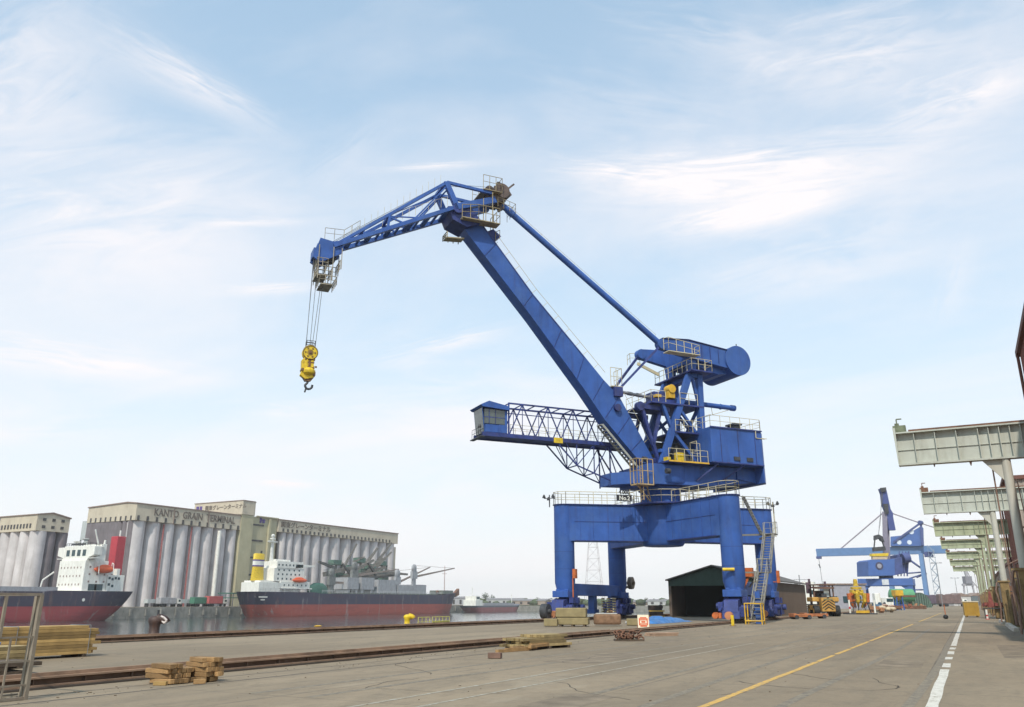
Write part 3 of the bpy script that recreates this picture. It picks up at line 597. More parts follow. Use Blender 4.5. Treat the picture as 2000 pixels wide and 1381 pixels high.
# main boom
def f_(m):
    top = [(19.3, 35.9), (13.47, 29.0), (8.23, 23.62), (6.2, 21.5), (4.55, 20.05), (1.0, 14.2)]
    bot = [(20.9, 35.2), (19.9, 33.7), (13.49, 26.55), (8.32, 20.4), (6.2, 17.65), (3.1, 14.5), (1.9, 13.6)]
    m.prism([(u_, -.72, z_) for u_, z_ in top] + [(u_, -.72, z_) for u_, z_ in reversed(bot)], (0, 1.44, 0))
boom = sub(f_, 'boom', BLUE, bevel=.03)
def f_(m):
    for (a_, b_) in (((17.0, 33.5), (18.3, 31.9)), ((13.47, 28.9), (14.4, 27.6)), ((10.5, 25.9), (11.4, 23.9)), ((8.2, 23.5), (9.0, 21.3)), ((6.2, 21.4), (7.4, 19.4)), ((4.6, 20.0), (6.2, 17.8)), ((3.5, 18.2), (4.9, 16.4)), ((2.3, 16.2), (3.5, 15.0))):
        m.beam((a_[0], -.735, a_[1]), (b_[0], -.735, b_[1]), .03, .06, (0, 1, 0))
    m.beam((13.4, -.73, 28.8), (19.2, -.73, 35.7), .1, .05, (0, 1, 0)); m.beam((8.2, -.73, 23.45), (13.4, -.73, 28.8), .1, .05, (0, 1, 0))
sub(f_, 'seam', BLUED, boom)
def f_(m):
    for (a_, b_) in (((18.3, 34.8), (13.47, 29.05)), ((13.47, 29.05), (8.23, 23.7)), ((8.23, 23.7), (6.4, 21.8)), ((4.4, 20.0), (1.2, 14.6))):
        a_ = Vector((a_[0], -.55, a_[1])); b_ = Vector((b_[0], -.55, b_[1])); L_ = (b_ - a_).length; off = Vector((-.5, 0, .46)); m.tube(a_ + off, b_ + off, .022, 5)
        for i in range(int(L_ / 1.6) + 1): p = a_.lerp(b_, i * 1.6 / L_); m.tube(p, p + off, .022, 5)
    m.rails([(5.4, -.7, 21.0), (4.2, -.7, 21.0), (4.2, .7, 21.0)], 1.8, .035, .6); m.beam((5.4, -.4, 20.95), (4.2, -.4, 20.95), 1.0, .08)
sub(f_, 'boom_handrail', RAILY, boom)
def f_(m):
    a_, b_ = Vector((6.5, -.2, 17.2)), Vector((2.6, -.2, 13.2))
    for i in range(17):
        p = a_.lerp(b_, i / 16); m.box((p.x - .14, -.75, p.z - .03), (p.x + .14, .1, p.z + .03))
    for n_ in (-.78, .12): m.beam(a_ + Vector((0, n_ + .2, 0)), b_ + Vector((0, n_ + .2, 0)), .05, .2)
sub(f_, 'boom_ladder', mat('dull_tread_grey', (.30, .30, .27), .7, .2), boom)
sub(lambda m: (m.box((4.3, -1.0, 20.0), (5.2, 1.0, 20.9)), m.tube((4.9, -1.05, 18.9), (4.9, 1.05, 18.9), .35, 14), m.tube((1.5, -1.4, 13.9), (1.5, 1.4, 13.9), .45, 16), m.box((.9, -1.4, 13.2), (2.1, -1.0, 14.2)), m.box((.9, 1.0, 13.2), (2.1, 1.4, 14.2))), 'boom_bearing', BLUED, boom)
# jib (fly jib) with two side trusses
def jib_side(m, n_):
    c = .34; nn = n_ * .55
    m.beam((32.0, nn, 30.35), (21.6, n_, 35.75), c, c + .06, (0, 1, 0)); m.beam((31.6, nn, 30.7), (22.35, n_, 38.15), .26, .26)
    m.beam((22.4, n_, 38.2), (21.2, n_, 35.7), .48, .4, (0, 1, 0)); m.beam((22.3, n_, 38.2), (17.9, n_, 38.05), .24, .26)
    m.beam((21.3, n_, 35.9), (17.4, n_ * .7, 37.6), .6, .5, (0, 1, 0)); m.beam((27.4, n_ * .78, 34.0), (27.5, n_ * .78, 32.8), .2); m.beam((27.4, n_ * .78, 33.9), (25.0, n_ * .86, 34.2), .1)
    m.beam((25.2, n_ * .86, 34.0), (22.4, n_, 37.7), .13); m.beam((27.3, n_ * .78, 33.8), (26.2, n_ * .82, 33.5), .13); m.beam((29.6, n_ * .66, 32.3), (29.5, n_ * .66, 31.7), .12)
for n_ in (-1.3, 1.3): sub(lambda m: jib_side(m, n_), 'jib_side_truss', BLUE)
def f_(m):
    for i in range(12):
        t_ = .04 + i * .083; u_ = 32 + (21.6 - 32) * t_; z_ = 30.35 + (35.75 - 30.35) * t_; w_ = 1.3 * (.55 + .45 * t_); m.beam((u_, -w_, z_), (u_, w_, z_), .42 if i % 2 else .2, .12)
    for u_, z_, w_ in ((22.4, 38.15, 1.3), (27.4, 34.0, 1.0), (29.6, 32.3, .8), (21.3, 35.9, 1.3), (18.0, 38.05, 1.2), (17.6, 37.5, 1.0), (25.2, 33.95, 1.1)): m.beam((u_, -w_, z_), (u_, w_, z_), .28, .26)
    m.beam((27.4, -1.0, 34.0), (22.4, 1.3, 38.1), .08); m.beam((24.9, 1.1, 34.1), (22.3, -1.2, 37.4), .1)
sub(f_, 'jib_cross_member', BLUE)
def f_(m):
    m.prism([(33.15, -.75, 30.9), (33.65, -.75, 29.1), (33.0, -.75, 28.7), (31.3, -.75, 29.8), (31.2, -.75, 31.0), (32.1, -.75, 30.75)], (0, .25, 0))
    m.prism([(33.15, .5, 30.9), (33.65, .5, 29.1), (33.0, .5, 28.7), (31.3, .5, 29.8), (31.2, .5, 31.0), (32.1, .5, 30.75)], (0, .25, 0))
    m.beam((33.5, -.7, 29.6), (33.5, .7, 29.6), .25, .7); m.beam((32.0, -.7, 30.3), (32.0, .7, 30.3), .5, .6)
nose = sub(f_, 'jib_nose', BLUE)
sub(lambda m: [m.tube((u_, n_ - .08, z_), (u_, n_ + .08, z_), .48, 18) for u_, z_ in ((33.0, 29.7), (32.1, 29.5)) for n_ in (-.25, .25)], 'sheave', DARK, nose)
def f_(m):
    for z_, u0, u1 in ((28.9, 33.3, 32.9), (28.2, 33.2, 32.5), (27.4, 33.0, 32.1)):
        m.rails([(u0, -.9, z_ - .6), (u0, .9, z_ - .6), (u1 - .5, .9, z_ - .6), (u1 - .5, -.9, z_ - .6), (u0, -.9, z_ - .6)], .75, .035, .5)
    for u_, n_ in ((33.2, -.9), (33.2, .9), (32.0, -.9), (32.0, .9), (31.3, -.9), (31.2, .8)): m.tube((u_, n_, 27.2 if u_ > 31.6 else 28.3), (u_, n_, 30.2), .04, 5)
    m.rails([(31.4, -.9, 28.2), (31.4, .9, 28.2), (32.0, .9, 28.2)], .9, .035, .5); m.box((31.9, -.9, 26.75), (32.9, .9, 26.82)); m.box((32.4, -.9, 27.5), (33.3, .9, 27.57))
    m.rails([(32.8, -.7, 30.9), (31.2, -.7, 31.0), (29.9, -.8, 32.1)], 1.0, .025, .7)
sub(f_, 'nose_platform', mat('grimy_platform_steel', (.30, .26, .20), .7, .3), nose)
def f_(m):
    for n_ in (-1.3,):
        a_, b_ = Vector((31.2, n_ * .6, 31.1)), Vector((22.9, n_, 37.9)); up = Vector((0, 0, .9))
        for i in range(16): p = a_.lerp(b_, i / 15); m.tube(p, p + up, .014, 4)
        a_, b_ = Vector((28, n_ * .75, 32.9)), Vector((22.2, n_, 35.9))
        for i in range(11): p = a_.lerp(b_, i / 10); m.tube(p, p + up, .018, 4)
        m.tube(a_ + up, b_ + up, .014, 4)
sub(f_, 'jib_handrail', RAILY)
def f_(m):
    m.box((16.6, -1.0, 37.6), (18.2, 1.0, 38.4)); m.tube((16.7, -1.1, 38.7), (16.7, 1.1, 38.7), .75, 18); m.tube((17.9, -.9, 38.6), (17.9, .9, 38.6), .45, 14)
    m.prism([(17.4, -.8, 39.2), (16.1, -.8, 39.35), (15.6, -.8, 38.6), (16.4, -.8, 37.7), (17.4, -.8, 37.6)], (0, .2, 0)); m.prism([(17.4, .6, 39.2), (16.1, .6, 39.35), (15.6, .6, 38.6), (16.4, .6, 37.7), (17.4, .6, 37.6)], (0, .2, 0))
    m.beam((16.0, -.6, 39.2), (15.3, -.6, 39.9), .16); m.beam((16.3, -.2, 37.2), (16.9, -.2, 38.0), .7, .7); m.box((17.0, -1.3, 38.4), (17.3, -1.0, 39.4))
sub(f_, 'jib_tail_sheaves', mat('greasy_brown_steel', (.10, .07, .06), .6, .4))
def f_(m):
    m.rails([(18.8, -1.5, 38.3), (16.9, -1.5, 38.3), (16.9, 1.3, 38.3), (18.8, 1.3, 38.3)], 1.4, .03, .6); m.box((16.9, -1.55, 38.2), (18.8, 1.4, 38.26)); m.rails([(17.2, -1.2, 36.9), (15.4, -1.2, 36.5), (15.4, .8, 36.5)], 1.0, .025, .6)
    m.rails([(20.9, -1.7, 34.6), (19.3, -1.7, 34.9), (17.2, -1.7, 34.9), (17.2, .6, 34.9)], 1.5, .035, .8); m.box((17.2, -1.8, 34.8), (20.9, -.75, 34.88)); m.tube((17.9, -1.6, 34.9), (17.9, -1.6, 38.0), .04, 5); m.tube((18.8, -1.6, 34.9), (18.8, -1.6, 37.2), .04, 5)
    m.rails([(17.0, -1.2, 33.6), (17.6, .4, 33.6)], .9, .03, .5)
    m.rails([(21.9, -.6, 33.2), (21.9, .6, 33.2), (20.4, .6, 33.2)], .5, .05, .5); m.beam((21.9, 0, 33.2), (20.2, 0, 33.4), .9, .1)
sub(f_, 'head_platform', mat('weathered_rail_cream', (.30, .24, .14), .6, .3))
sub(lambda m: (m.prism([(17.8, -.6, 33.1), (16.6, -.6, 34.2), (17.4, -.6, 34.8), (18.4, -.6, 34.2)], (0, .9, 0)), m.tube((21.2, -1.5, 35.8), (21.2, 1.5, 35.8), .5, 16), m.prism([(20.0, -1.2, 36.4), (22.1, -1.2, 35.9), (21.6, -1.2, 34.7), (20.2, -1.2, 34.2), (18.7, -1.2, 34.9)], (0, 2.4, 0))), 'knee_bearing', BLUED)
# back stay tube with its handrail
sub(lambda m: (m.tube((16.4, -.35, 37.55), (.55, -1.85, 25.45), .29, 20), m.tube((15.9, -.4, 37.17), (15.3, -.45, 36.7), .34, 20)), 'tie_tube', BLUE)
sub(lambda m: (m.tube((15.8, -.35, 37.75), (.9, -1.85, 26.3), .018, 4), [m.tube(Vector((15.8, -.35, 37.1)).lerp(Vector((.9, -1.85, 25.7)), i / 9), Vector((15.8, -.35, 37.75)).lerp(Vector((.9, -1.85, 26.3)), i / 9), .015, 4) for i in range(10)]), 'tie_handrail', RAILY)
# operator's cab on its truss
TN0, TN1 = 1.15, 3.15
def f_(m):
    zt_, zb_ = 18.78, 15.9; us = [15.0, 12.4, 9.8, 7.2, 4.6, 2.0]
    for n_ in (TN0, TN1):
        m.beam((15.1, n_, zt_), (1.6, n_, zt_), .13); m.beam((15.1, n_, zt_ - .45), (1.6, n_, zt_ - .45), .07)
        for a_, b_ in zip(us, us[1:]):
            mid = (a_ + b_) / 2; m.beam((a_, n_, zb_), (mid, n_, zt_), .09); m.beam((mid, n_, zt_), (b_, n_, zb_), .09); m.beam((mid, n_, zt_), (mid, n_, zb_), .05)
        m.beam((15.05, n_, zb_), (15.05, n_, zt_), .12)
    for a_ in us + [13.7, 11.1, 8.5, 5.9]: m.beam((a_, TN0, zt_), (a_, TN1, zt_), .08)
cabt = sub(f_, 'cab_truss', BLUED)
sub(lambda m: (m.box((17.6, TN0 - .1, 15.62), (1.2, TN0 + .15, 15.98)), m.box((17.6, TN1 - .15, 15.62), (1.2, TN1 + .1, 15.98)), m.box((17.5, TN0 + .15, 15.7), (1.2, TN1 - .15, 15.78))), 'walkway_girder', BLUED, cabt)
sub(lambda m: (m.rails([(14.8, TN0 + .25, 15.8), (1.8, TN0 + .25, 15.8)], 1.1, .022, 1.2), m.rails([(14.8, TN1 - .25, 15.8), (1.8, TN1 - .25, 15.8)], 1.1, .022, 1.2)), 'walkway_handrail', RAILY, cabt)
def f_(m):
    for n_ in (TN0, TN1):
        k = [(10.2, 15.65), (8.2, 13.5), (4.7, 12.35)]; t_ = [(10.2, 15.65), (8.2, 15.65), (6.3, 15.65), (4.9, 15.65)]
        m.beam((10.3, n_, 15.65), (8.2, n_, 13.6), .11); m.beam((8.2, n_, 13.6), (4.7, n_, 12.4), .11); m.beam((4.7, n_, 11.9), (4.7, n_, 15.7), .1)
        m.beam((8.2, n_, 13.6), (8.2, n_, 15.6), .08); m.beam((6.4, n_, 13.0), (6.4, n_, 15.6), .08); m.beam((8.2, n_, 13.6), (6.4, n_, 15.6), .07); m.beam((6.4, n_, 13.0), (4.9, n_, 15.6), .07); m.beam((4.9, n_, 15.6), (3.0, n_, 12.9), .11); m.beam((4.9, n_, 15.6), (3.9, n_, 12.6), .08); m.beam((9.3, n_, 15.6), (8.2, n_, 13.7), .06)
    for u_, z_ in ((8.2, 13.6), (6.4, 13.0), (4.7, 12.4)): m.beam((u_, TN0, z_), (u_, TN1, z_), .09)
    m.beam((8.2, TN0, 13.6), (6.4, TN1, 13.0), .06); m.beam((6.4, TN0, 13.0), (4.7, TN1, 12.4), .06); m.beam((10.2, TN0, 15.6), (8.2, TN1, 13.6), .06)
sub(f_, 'cab_truss_bracket', BLUED, cabt)
sub(lambda m: m.box((10.6, TN0 - .16, 15.5), (9.7, TN0 - .101, 15.98)), 'name_plate', YEL, cabt)
CU = lambda u: 15.2 + (u - 15.2) * .76
def csub(f, name, m, p, **k):
    b_ = MB(lambda u, n, z: UN(CU(u), n, z)); f(b_); return b_.build(name, m, p, **k)
def f_(m):
    m.box((15.2, TN0 - .05, 15.99), (16.3, TN1 + .05, 18.25)); m.box((16.3, TN0 - .05, 15.99), (18.0, TN1 + .05, 16.7)); m.box((16.3, TN1 - .02, 16.7), (17.9, TN1 + .05, 18.2))
    for u_, n_ in ((18.3, TN0), (18.3, TN1), (17.2, TN0), (17.2, TN1)): m.beam((u_ - .25 * (u_ > 18), n_, 15.9), (u_ + .1 * (u_ > 18), n_, 18.4), .09)
cab = csub(f_, 'operator_cab', BLUE, crane, bevel=.03)
csub(lambda m: m.prism([(18.75, TN0 - .35, 18.35), (17.7, TN0 - .35, 18.75), (15.1, TN0 - .35, 18.4), (15.1, TN0 - .35, 18.05), (18.5, TN0 - .35, 18.2)], (0, TN1 - TN0 + .7, 0)), 'roof', BLUE, cab)
csub(lambda m: m.box((15.55, TN0 - .08, 16.75), (18.15, TN0 - .052, 18.05)), 'side_window', GLASSG, cab)
csub(lambda m: m.prism([(18.1, TN0 + .05, 15.95), (18.38, TN0 + .05, 18.15), (18.41, TN0 + .05, 18.15), (18.13, TN0 + .05, 15.95)], (0, TN1 - TN0 - .1, 0)), 'front_window', GLASSG, cab)
csub(lambda m: (m.box((16.7, TN0 - .1, 16.7), (16.78, TN0 - .081, 18.1)), m.box((17.5, TN0 - .1, 16.7), (17.58, TN0 - .081, 18.1)), m.box((15.5, TN0 - .1, 17.3), (18.2, TN0 - .085, 17.36))), 'mullion', BLUED, cab)
csub(lambda m: (m.rails([(18.6, TN0 - .1, 15.6), (18.6, TN1 + .0, 15.6)], .8, .025, .5), m.box((18.7, TN0 - .3, 15.5), (18.2, TN1 + .3, 15.58)), m.lathe((18.9, TN0 - .4, 16.3), [(.1, .25), (.22, 0), (.2, -.05)], 10)), 'cab_step', DARK, cab)
# ladder cage and pipe run hanging from the slewing platform to the portal deck
def f_(m):
    for n_ in (-3.1, -2.65): m.tube((3.9, n_, 10.2), (3.9, n_, 13.9), .04, 5)
    for i in range(12): m.tube((3.9, -3.1, 10.3 + i * .3), (3.9, -2.65, 10.3 + i * .3), .025, 5)
    m.rails([(4.7, -2.3, 11.6), (4.7, -3.4, 11.6), (3.0, -3.4, 11.6)], 2.2, .045, .55); m.box((3.0, -3.45, 11.5), (4.7, -2.3, 11.6))
    m.beam((3.4, -2.9, 11.5), (2.2, -1.6, 10.3), .09); m.beam((4.4, -2.9, 11.5), (2.4, -1.8, 10.3), .09); m.beam((3.9, -2.6, 11.5), (3.0, -1.2, 10.3), .09)
sub(f_, 'access_ladder', mat('rusty_cream_rail', (.40, .28, .14), .6, .3))
def f_(m):
    for u_, n_, z_ in ((1.5, -3.2, 12.9), (2.6, -1.2, 14.2), (-.4, -1.2, 16.95)): m.tube((u_, n_, z_), (u_ - .4, n_, z_), .25, 10)
sub(f_, 'lamp', DARK)
# hoist ropes along boom and jib
def f_(m):
    for n_ in (-.2, .2):
        m.tube((16.6, n_, 39.4), (22.4, n_, 38.6), .02, 4); m.tube((22.4, n_, 38.6), (33.0, n_, 30.2), .02, 4)
sub(f_, 'hoist_rope', CABLE)
sub(lambda m: [m.tube((33.0 + a_, b_, 29.3), (33.15 + c_, d_, 21.2), .022, 4) for a_, b_, c_, d_ in ((.48, -.25, .45, -.25), (-.48, -.25, -.3, -.2), (.45, .25, .35, .25), (-.45, .25, -.1, .2), (.1, 0, .1, 0))], 'hoist_rope', CABLE)
# board with the crane's number on the portal deck
bd = thing('number_board', 'black and white number board on the portal deck of the big blue crane', 'sign', AX + Vector(UN(4.8, -1.3, ZT + .2)))
ex = -U; ez = Vector((0, 0, 1))
def fb(mb, u0, u1, z0, z1, d0, d1): mb.prism([tuple(ex * a_ + N * d0 + ez * b_) for a_, b_ in ((u0, z0), (u1, z0), (u1, z1), (u0, z1))], N * (d1 - d0))
m = MB(); fb(m, -.78, .78, .0, .55, 0, .08); m.build('panel', mat('black_board', (.03, .03, .035), .6), bd)
m = MB(); m.text('No.2', .55, tuple(-N * .03 + ez * .08), ex, (0, 0, 1), .015, 'CENTER', .01); m.build('white_lettering', WHITE, bd)
m = MB(); m.text('4.000', .5, tuple(-N * .0 + ez * .62), ex, (0, 0, 1), .03, 'CENTER', .01); m.build('dark_lettering', DARK, bd)
m = MB()
for a_ in (-.7, .7): m.tube(tuple(ex * a_ + N * .15 + ez * -.2), tuple(ex * a_ + N * .15 + ez * 1.1), .03, 5)
m.build('frame', RAILY, bd)

# ------------------------------------------------------------------ hook block
HB = AX + Vector(UN(33.2, 0, 18.25))
hook = thing('hook_block', 'yellow hook block hanging on ropes from the jib tip of the big blue crane', 'hook block', HB); hook.scale = (.84, .84, .84)
def hsub(f, name, m, p=None, **k):
    b_ = MB(lambda u, n, z: UN(u, n, z)); f(b_); return b_.build(name, m, p or hook, **k)
hsub(lambda m: (m.tube((0, -.32, 3.2), (0, -.06, 3.2), .72, 26), m.tube((0, .06, 3.2), (0, .32, 3.2), .72, 26)), 'sheave', YEL)
hsub(lambda m: (m.tube((0, -.4, 3.2), (0, .4, 3.2), .12, 12), m.tube((0, -.36, 2.05), (0, .36, 2.05), .12, 12)), 'axle', RUSTM)
hsub(lambda m: (m.box((-.42, -.3, 1.75), (.42, .3, 2.7)), m.prism([(.2, -.34, 2.9), (.75, -.34, 2.4), (.7, -.34, 1.3), (.2, -.34, 1.2)], (0, .68, 0)), m.lathe((0, 0, 0), [(.35, .95), (.62, 1.15), (.66, 1.45), (.4, 1.7)], 18), m.prism([(-.45, -.25, 1.8), (.55, -.25, 1.9), (.8, -.25, .9), (.3, -.25, .55), (-.5, -.25, .75)], (0, .5, 0))), 'cheek_body', YEL, bevel=.03)
hsub(lambda m: (m.tube((-.5, -.1, 1.75), (.6, -.1, 1.75), .2, 12), m.tube((-.75, 0, 1.9), (-.6, 0, 1.9), .1, 8), m.prism([(-.6, -.15, .9), (.75, -.15, 1.0), (.3, -.15, .35), (-.25, -.15, .4)], (0, .3, 0))), 'swivel', mat('brown_greased_steel', (.14, .07, .03), .5, .3))
hsub(lambda m: m.path([(.0, 0, .7), (.02, 0, .25), (.25, 0, -.02), (.1, 0, -.32), (-.2, 0, -.36), (-.42, 0, -.18), (-.46, 0, .08)], .11, 10), 'hook', DARK)
hsub(lambda m: m.path([(.12, 0, -.3), (.22, 0, -.7)], .08, 8), 'hook_tip', DARK)
hsub(lambda m: (m.rails([(.4, -.3, 3.9), (-.4, -.3, 3.9)], .5, .03, .4), m.rails([(.4, .3, 3.9), (-.4, .3, 3.9)], .5, .03, .4)), 'rope_guard', DARK)
hsub(lambda m: (m.lathe((0, -.36, 3.2), [(.66, -.02), (.74, 0), (.66, .02)], 26, False, 'Y'), m.tube((0, -.33, 3.2), (0, -.30, 3.2), .3, 16), [m.tube((.45 * math.cos(a_), -.345, 3.2 + .45 * math.sin(a_)), (.45 * math.cos(a_), -.32, 3.2 + .45 * math.sin(a_)), .1, 8) for a_ in (0, 1.05, 2.09, 3.14, 4.19, 5.24)]), 'sheave_hole', mat('greasy_yellow_brown', (.22, .13, .02), .5, .3))
hsub(lambda m: (m.box((-.44, -.32, 2.15), (.44, -.301, 2.28)), m.box((-.1, -.33, 1.2), (.12, -.301, 2.6)), m.tube((.62, -.4, 1.45), (.62, .4, 1.45), .14, 10), m.box((-.62, -.36, .95), (-.4, .36, 1.3)), m.tube((-.42, -.38, 2.5), (-.42, .38, 2.5), .09, 8), m.tube((.4, -.38, 2.5), (.4, .38, 2.5), .09, 8)), 'pin_plate', mat('brown_greased_steel', (.14, .07, .03)))

# ================================================================== across the water
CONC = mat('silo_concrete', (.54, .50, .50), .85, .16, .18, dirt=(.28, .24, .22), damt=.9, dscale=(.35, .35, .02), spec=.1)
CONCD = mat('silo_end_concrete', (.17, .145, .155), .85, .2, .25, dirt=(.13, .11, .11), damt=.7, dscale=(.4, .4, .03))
CREAM = mat('gallery_cream', (.52, .45, .35), .85, .10, .2, dirt=(.33, .26, .20), damt=.7, dscale=(.25, .25, .1))
OLIVE = mat('tower_olive', (.42, .38, .25), .85, .10, .2, dirt=(.28, .25, .17), damt=.6, dscale=(.25, .25, .05))
TRIM = mat('roof_edge_brown', (.24, .17, .14), .8, .2)
LETT = mat('dark_lettering_paint', (.15, .12, .10), .8, .1)
PURP = mat('purple_paint', (.10, .06, .22), .7, .1)
WINB = mat('window_dark', (.05, .045, .045), .3, .2)
SX = -262.0
def yat(px, X=SX): return onx(px, 1030, X).y
def silo_row(t, pxs, zt):
    ys = [yat(p) for p in pxs]
    for a, b in zip(ys, ys[1:]):
        r = (b - a) / 2 - .25; m = MB(); m.lathe((SX - r - .3, (a + b) / 2, 0), [(r, 0), (r, zt)], 28); m.build('silo_bin', CONC, t)
def windows(t, ys, z, X=SX, w=.9, h=1.7):
    for y in ys:
        m = MB(); m.box((X + .02, y - w / 2, z), (X + .16, y + w / 2, z + h)); m.build('window', WINB, t)
# main silo block
Y0, Y1 = yat(262), yat(469)
t = thing('grain_silo_building', 'grain silo block with the long latin lettering on its cream gallery, behind the funnel-red ship', 'silo building', (0, 0, 0)); T1 = t
silo_row(t, [262, 293, 322, 349, 377, 401, 425, 451, 469], 30)
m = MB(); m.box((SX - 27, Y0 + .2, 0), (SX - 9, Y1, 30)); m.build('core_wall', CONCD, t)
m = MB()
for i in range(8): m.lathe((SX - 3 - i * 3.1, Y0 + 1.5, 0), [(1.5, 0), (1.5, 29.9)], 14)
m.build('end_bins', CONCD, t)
m = MB(); m.prism([(SX, Y0, 30.05), (SX - 27, Y0, 30.05), (SX - 27, Y0, 35.6), (SX - 5, Y0, 36.4), (SX, Y0, 35.9)], (0, Y1 - Y0, 0)); m.build('gallery', CREAM, t)
m = MB(); m.prism([(SX + .3, Y0 - .3, 35.9), (SX - 5, Y0 - .3, 36.42), (SX - 27.3, Y0 - .3, 35.62), (SX - 27.3, Y0 - .3, 36.0), (SX - 5, Y0 - .3, 36.85), (SX + .3, Y0 - .3, 36.3)], (0, Y1 - Y0 + .3, 0)); m.build('roof', TRIM, t)
m = MB()
for k in (.33, .66): m.box((SX + .01, Y0 + (Y1 - Y0) * k, 30.1), (SX + .25, Y0 + (Y1 - Y0) * k + .3, 35.9))
m.build('drainpipe', TRIM, t)
m = MB(); m.text('KANTO  GRAIN  TERMINAL', 3.7, (SX + .1, yat(297), 32.4), (0, 1, 0), (0, 0, 1), .08, 'LEFT', .05)
L_ = max(v.y for v in m.v) - min(v.y for v in m.v); y_ = yat(297); k_ = (yat(457) - y_) / L_
m.v = [Vector((v.x, y_ + (v.y - y_) * k_, v.z)) for v in m.v]; m.build('lettering', LETT, t)
windows(t, [Y0 + 1.2 + i * (Y1 - Y0 - 2.4) / 12 for i in range(13)], 30.1)
for i in range(9):
    m = MB(); x_ = SX - 2.4 - i * 2.8; m.box((x_ - .4, Y0 - .1, 30.2), (x_ + .4, Y0 + .02, 31.7)); m.build('window', WINB, t)
m = MB(); m.tube((SX + .5, yat(428), 0), (SX + .5, yat(428), 29), .75, 12); m.build('downpipe', WHITE, t)
m = MB()
for p_ in (322, 377): m.tube((SX - .6, yat(p_), 0), (SX - .6, yat(p_), 29.5), .3, 8)
m.build('red_riser_pipe', mat('faded_red_pipe', (.30, .09, .09), .7, .2), t)
# head house
t = thing('head_house', 'tall olive head house tower with overhanging top storey rising between the two silo blocks', 'tower', (0, 0, 0))
YA, YB, YC = Y1, yat(497), yat(543)
m = MB(); m.box((SX - 26, YA + .05, 0), (SX + .3, YB - 1.2, 36.6)); m.build('wall', OLIVE, t)
m = MB(); m.prism([(SX + .6, YA - .1, 36.65), (SX + .6, YB - 1.5, 36.65), (SX - .6, YB + .2, 36.65), (SX - 3, YB + .9, 36.65), (SX - 28, YB + .9, 36.65), (SX - 28, YA - .1, 36.65)], (0, 0, 5.5)); m.build('top_storey', CREAM, t)
m = MB(); m.prism([(SX + .8, YA - .3, 42.16), (SX + .8, YB - 1.4, 42.16), (SX - .5, YB + .4, 42.16), (SX - 3, YB + 1.1, 42.16), (SX - 28.2, YB + 1.1, 42.16), (SX - 28.2, YA - .3, 42.16)], (0, 0, .3)); m.build('roof', TRIM, t)
m = MB(); m.text('関東グレーンターミナル', 2.2, (SX - 21.5, YA - .16, 39.2), (1, 0, 0), (0, 0, 1), .06, 'LEFT', .03); m.build('lettering', LETT, t)
m = MB(); m.box((SX - 26.8, YA - .22, 38.6), (SX - 25.2, YA - .12, 41)); m.box((SX - 24.7, YA - .22, 38.6), (SX - 23.3, YA - .12, 41)); m.build('emblem', PURP, t)
windows(t, [], 0)
# stair tower
t = thing('stair_tower', 'olive stair tower with black slot windows and small purple emblem right of the head house', 'tower', (0, 0, 0))
m = MB(); m.box((SX - 22, YB - 1.1, 0), (SX - .6, YC - .1, 36.4)); m.build('wall', OLIVE, t)
m = MB(); m.box((SX - .6, YC - 5.5, 0), (SX + .3, YC - 4.4, 36)); m.box((SX - .58, YB + 1.1, 36.41), (SX + .2, YC, 36.8)); m.build('pilaster', OLIVE, t)
for z_ in (33.0, 26.5, 19.5, 12.5, 9.5):
    m = MB(); m.box((SX - .58, yat(492), z_ - .35), (SX - .45, yat(517), z_ + .35)); m.build('slot_window', WINB, t)
m = MB(); a_ = yat(508); m.box((SX - .55, a_, 34.0), (SX - .4, a_ + 1.1, 36.1)); m.box((SX - .55, a_ + 1.6, 34.0), (SX - .4, a_ + 2.9, 35.7)); m.box((SX - .55, a_ + .2, 35.0), (SX - .38, a_ + 3.2, 35.4)); m.build('emblem', PURP, t)
# second silo block
t = thing('grain_silo_building', 'paler second silo block with japanese lettering, receding behind the yellow-funnelled bulk carrier', 'silo building', (0, 0, 0))
pxs = [552, 565, 579, 597, 615, 634, 651, 674, 694, 713, 730, 746, 762, 777]
silo_row(t, pxs, 31)
Y2, Y3 = yat(544), yat(778)
m = MB(); m.box((SX - 24, Y2, 0), (SX - 8, Y3 - .2, 31)); m.box((SX - 20, Y3 - .1, 0), (SX - 3, Y3 + 2.6, 29.5)); m.build('core_wall', CREAM, t)
m = MB(); m.box((SX - 24, Y2, 31.05), (SX, Y3, 36.1)); m.build('gallery', CREAM, t)
m = MB(); m.box((SX - 24.3, Y2, 36.11), (SX + .3, Y3 + .3, 36.5)); m.build('roof', TRIM, t)
m = MB(); m.text('関東グレーンターミナル', 2.7, (SX + .1, yat(548), 33.4), (0, 1, 0), (0, 0, 1), .08, 'LEFT', .03)
L_ = max(v.y for v in m.v) - min(v.y for v in m.v); y_ = yat(548); k_ = (yat(645) - y_) / L_
m.v = [Vector((v.x, y_ + (v.y - y_) * k_, v.z)) for v in m.v]; m.build('lettering', LETT, t)
windows(t, [Y2 + 3 + i * 2.9 for i in range(28)], 31.3, w=1.0, h=1.3)
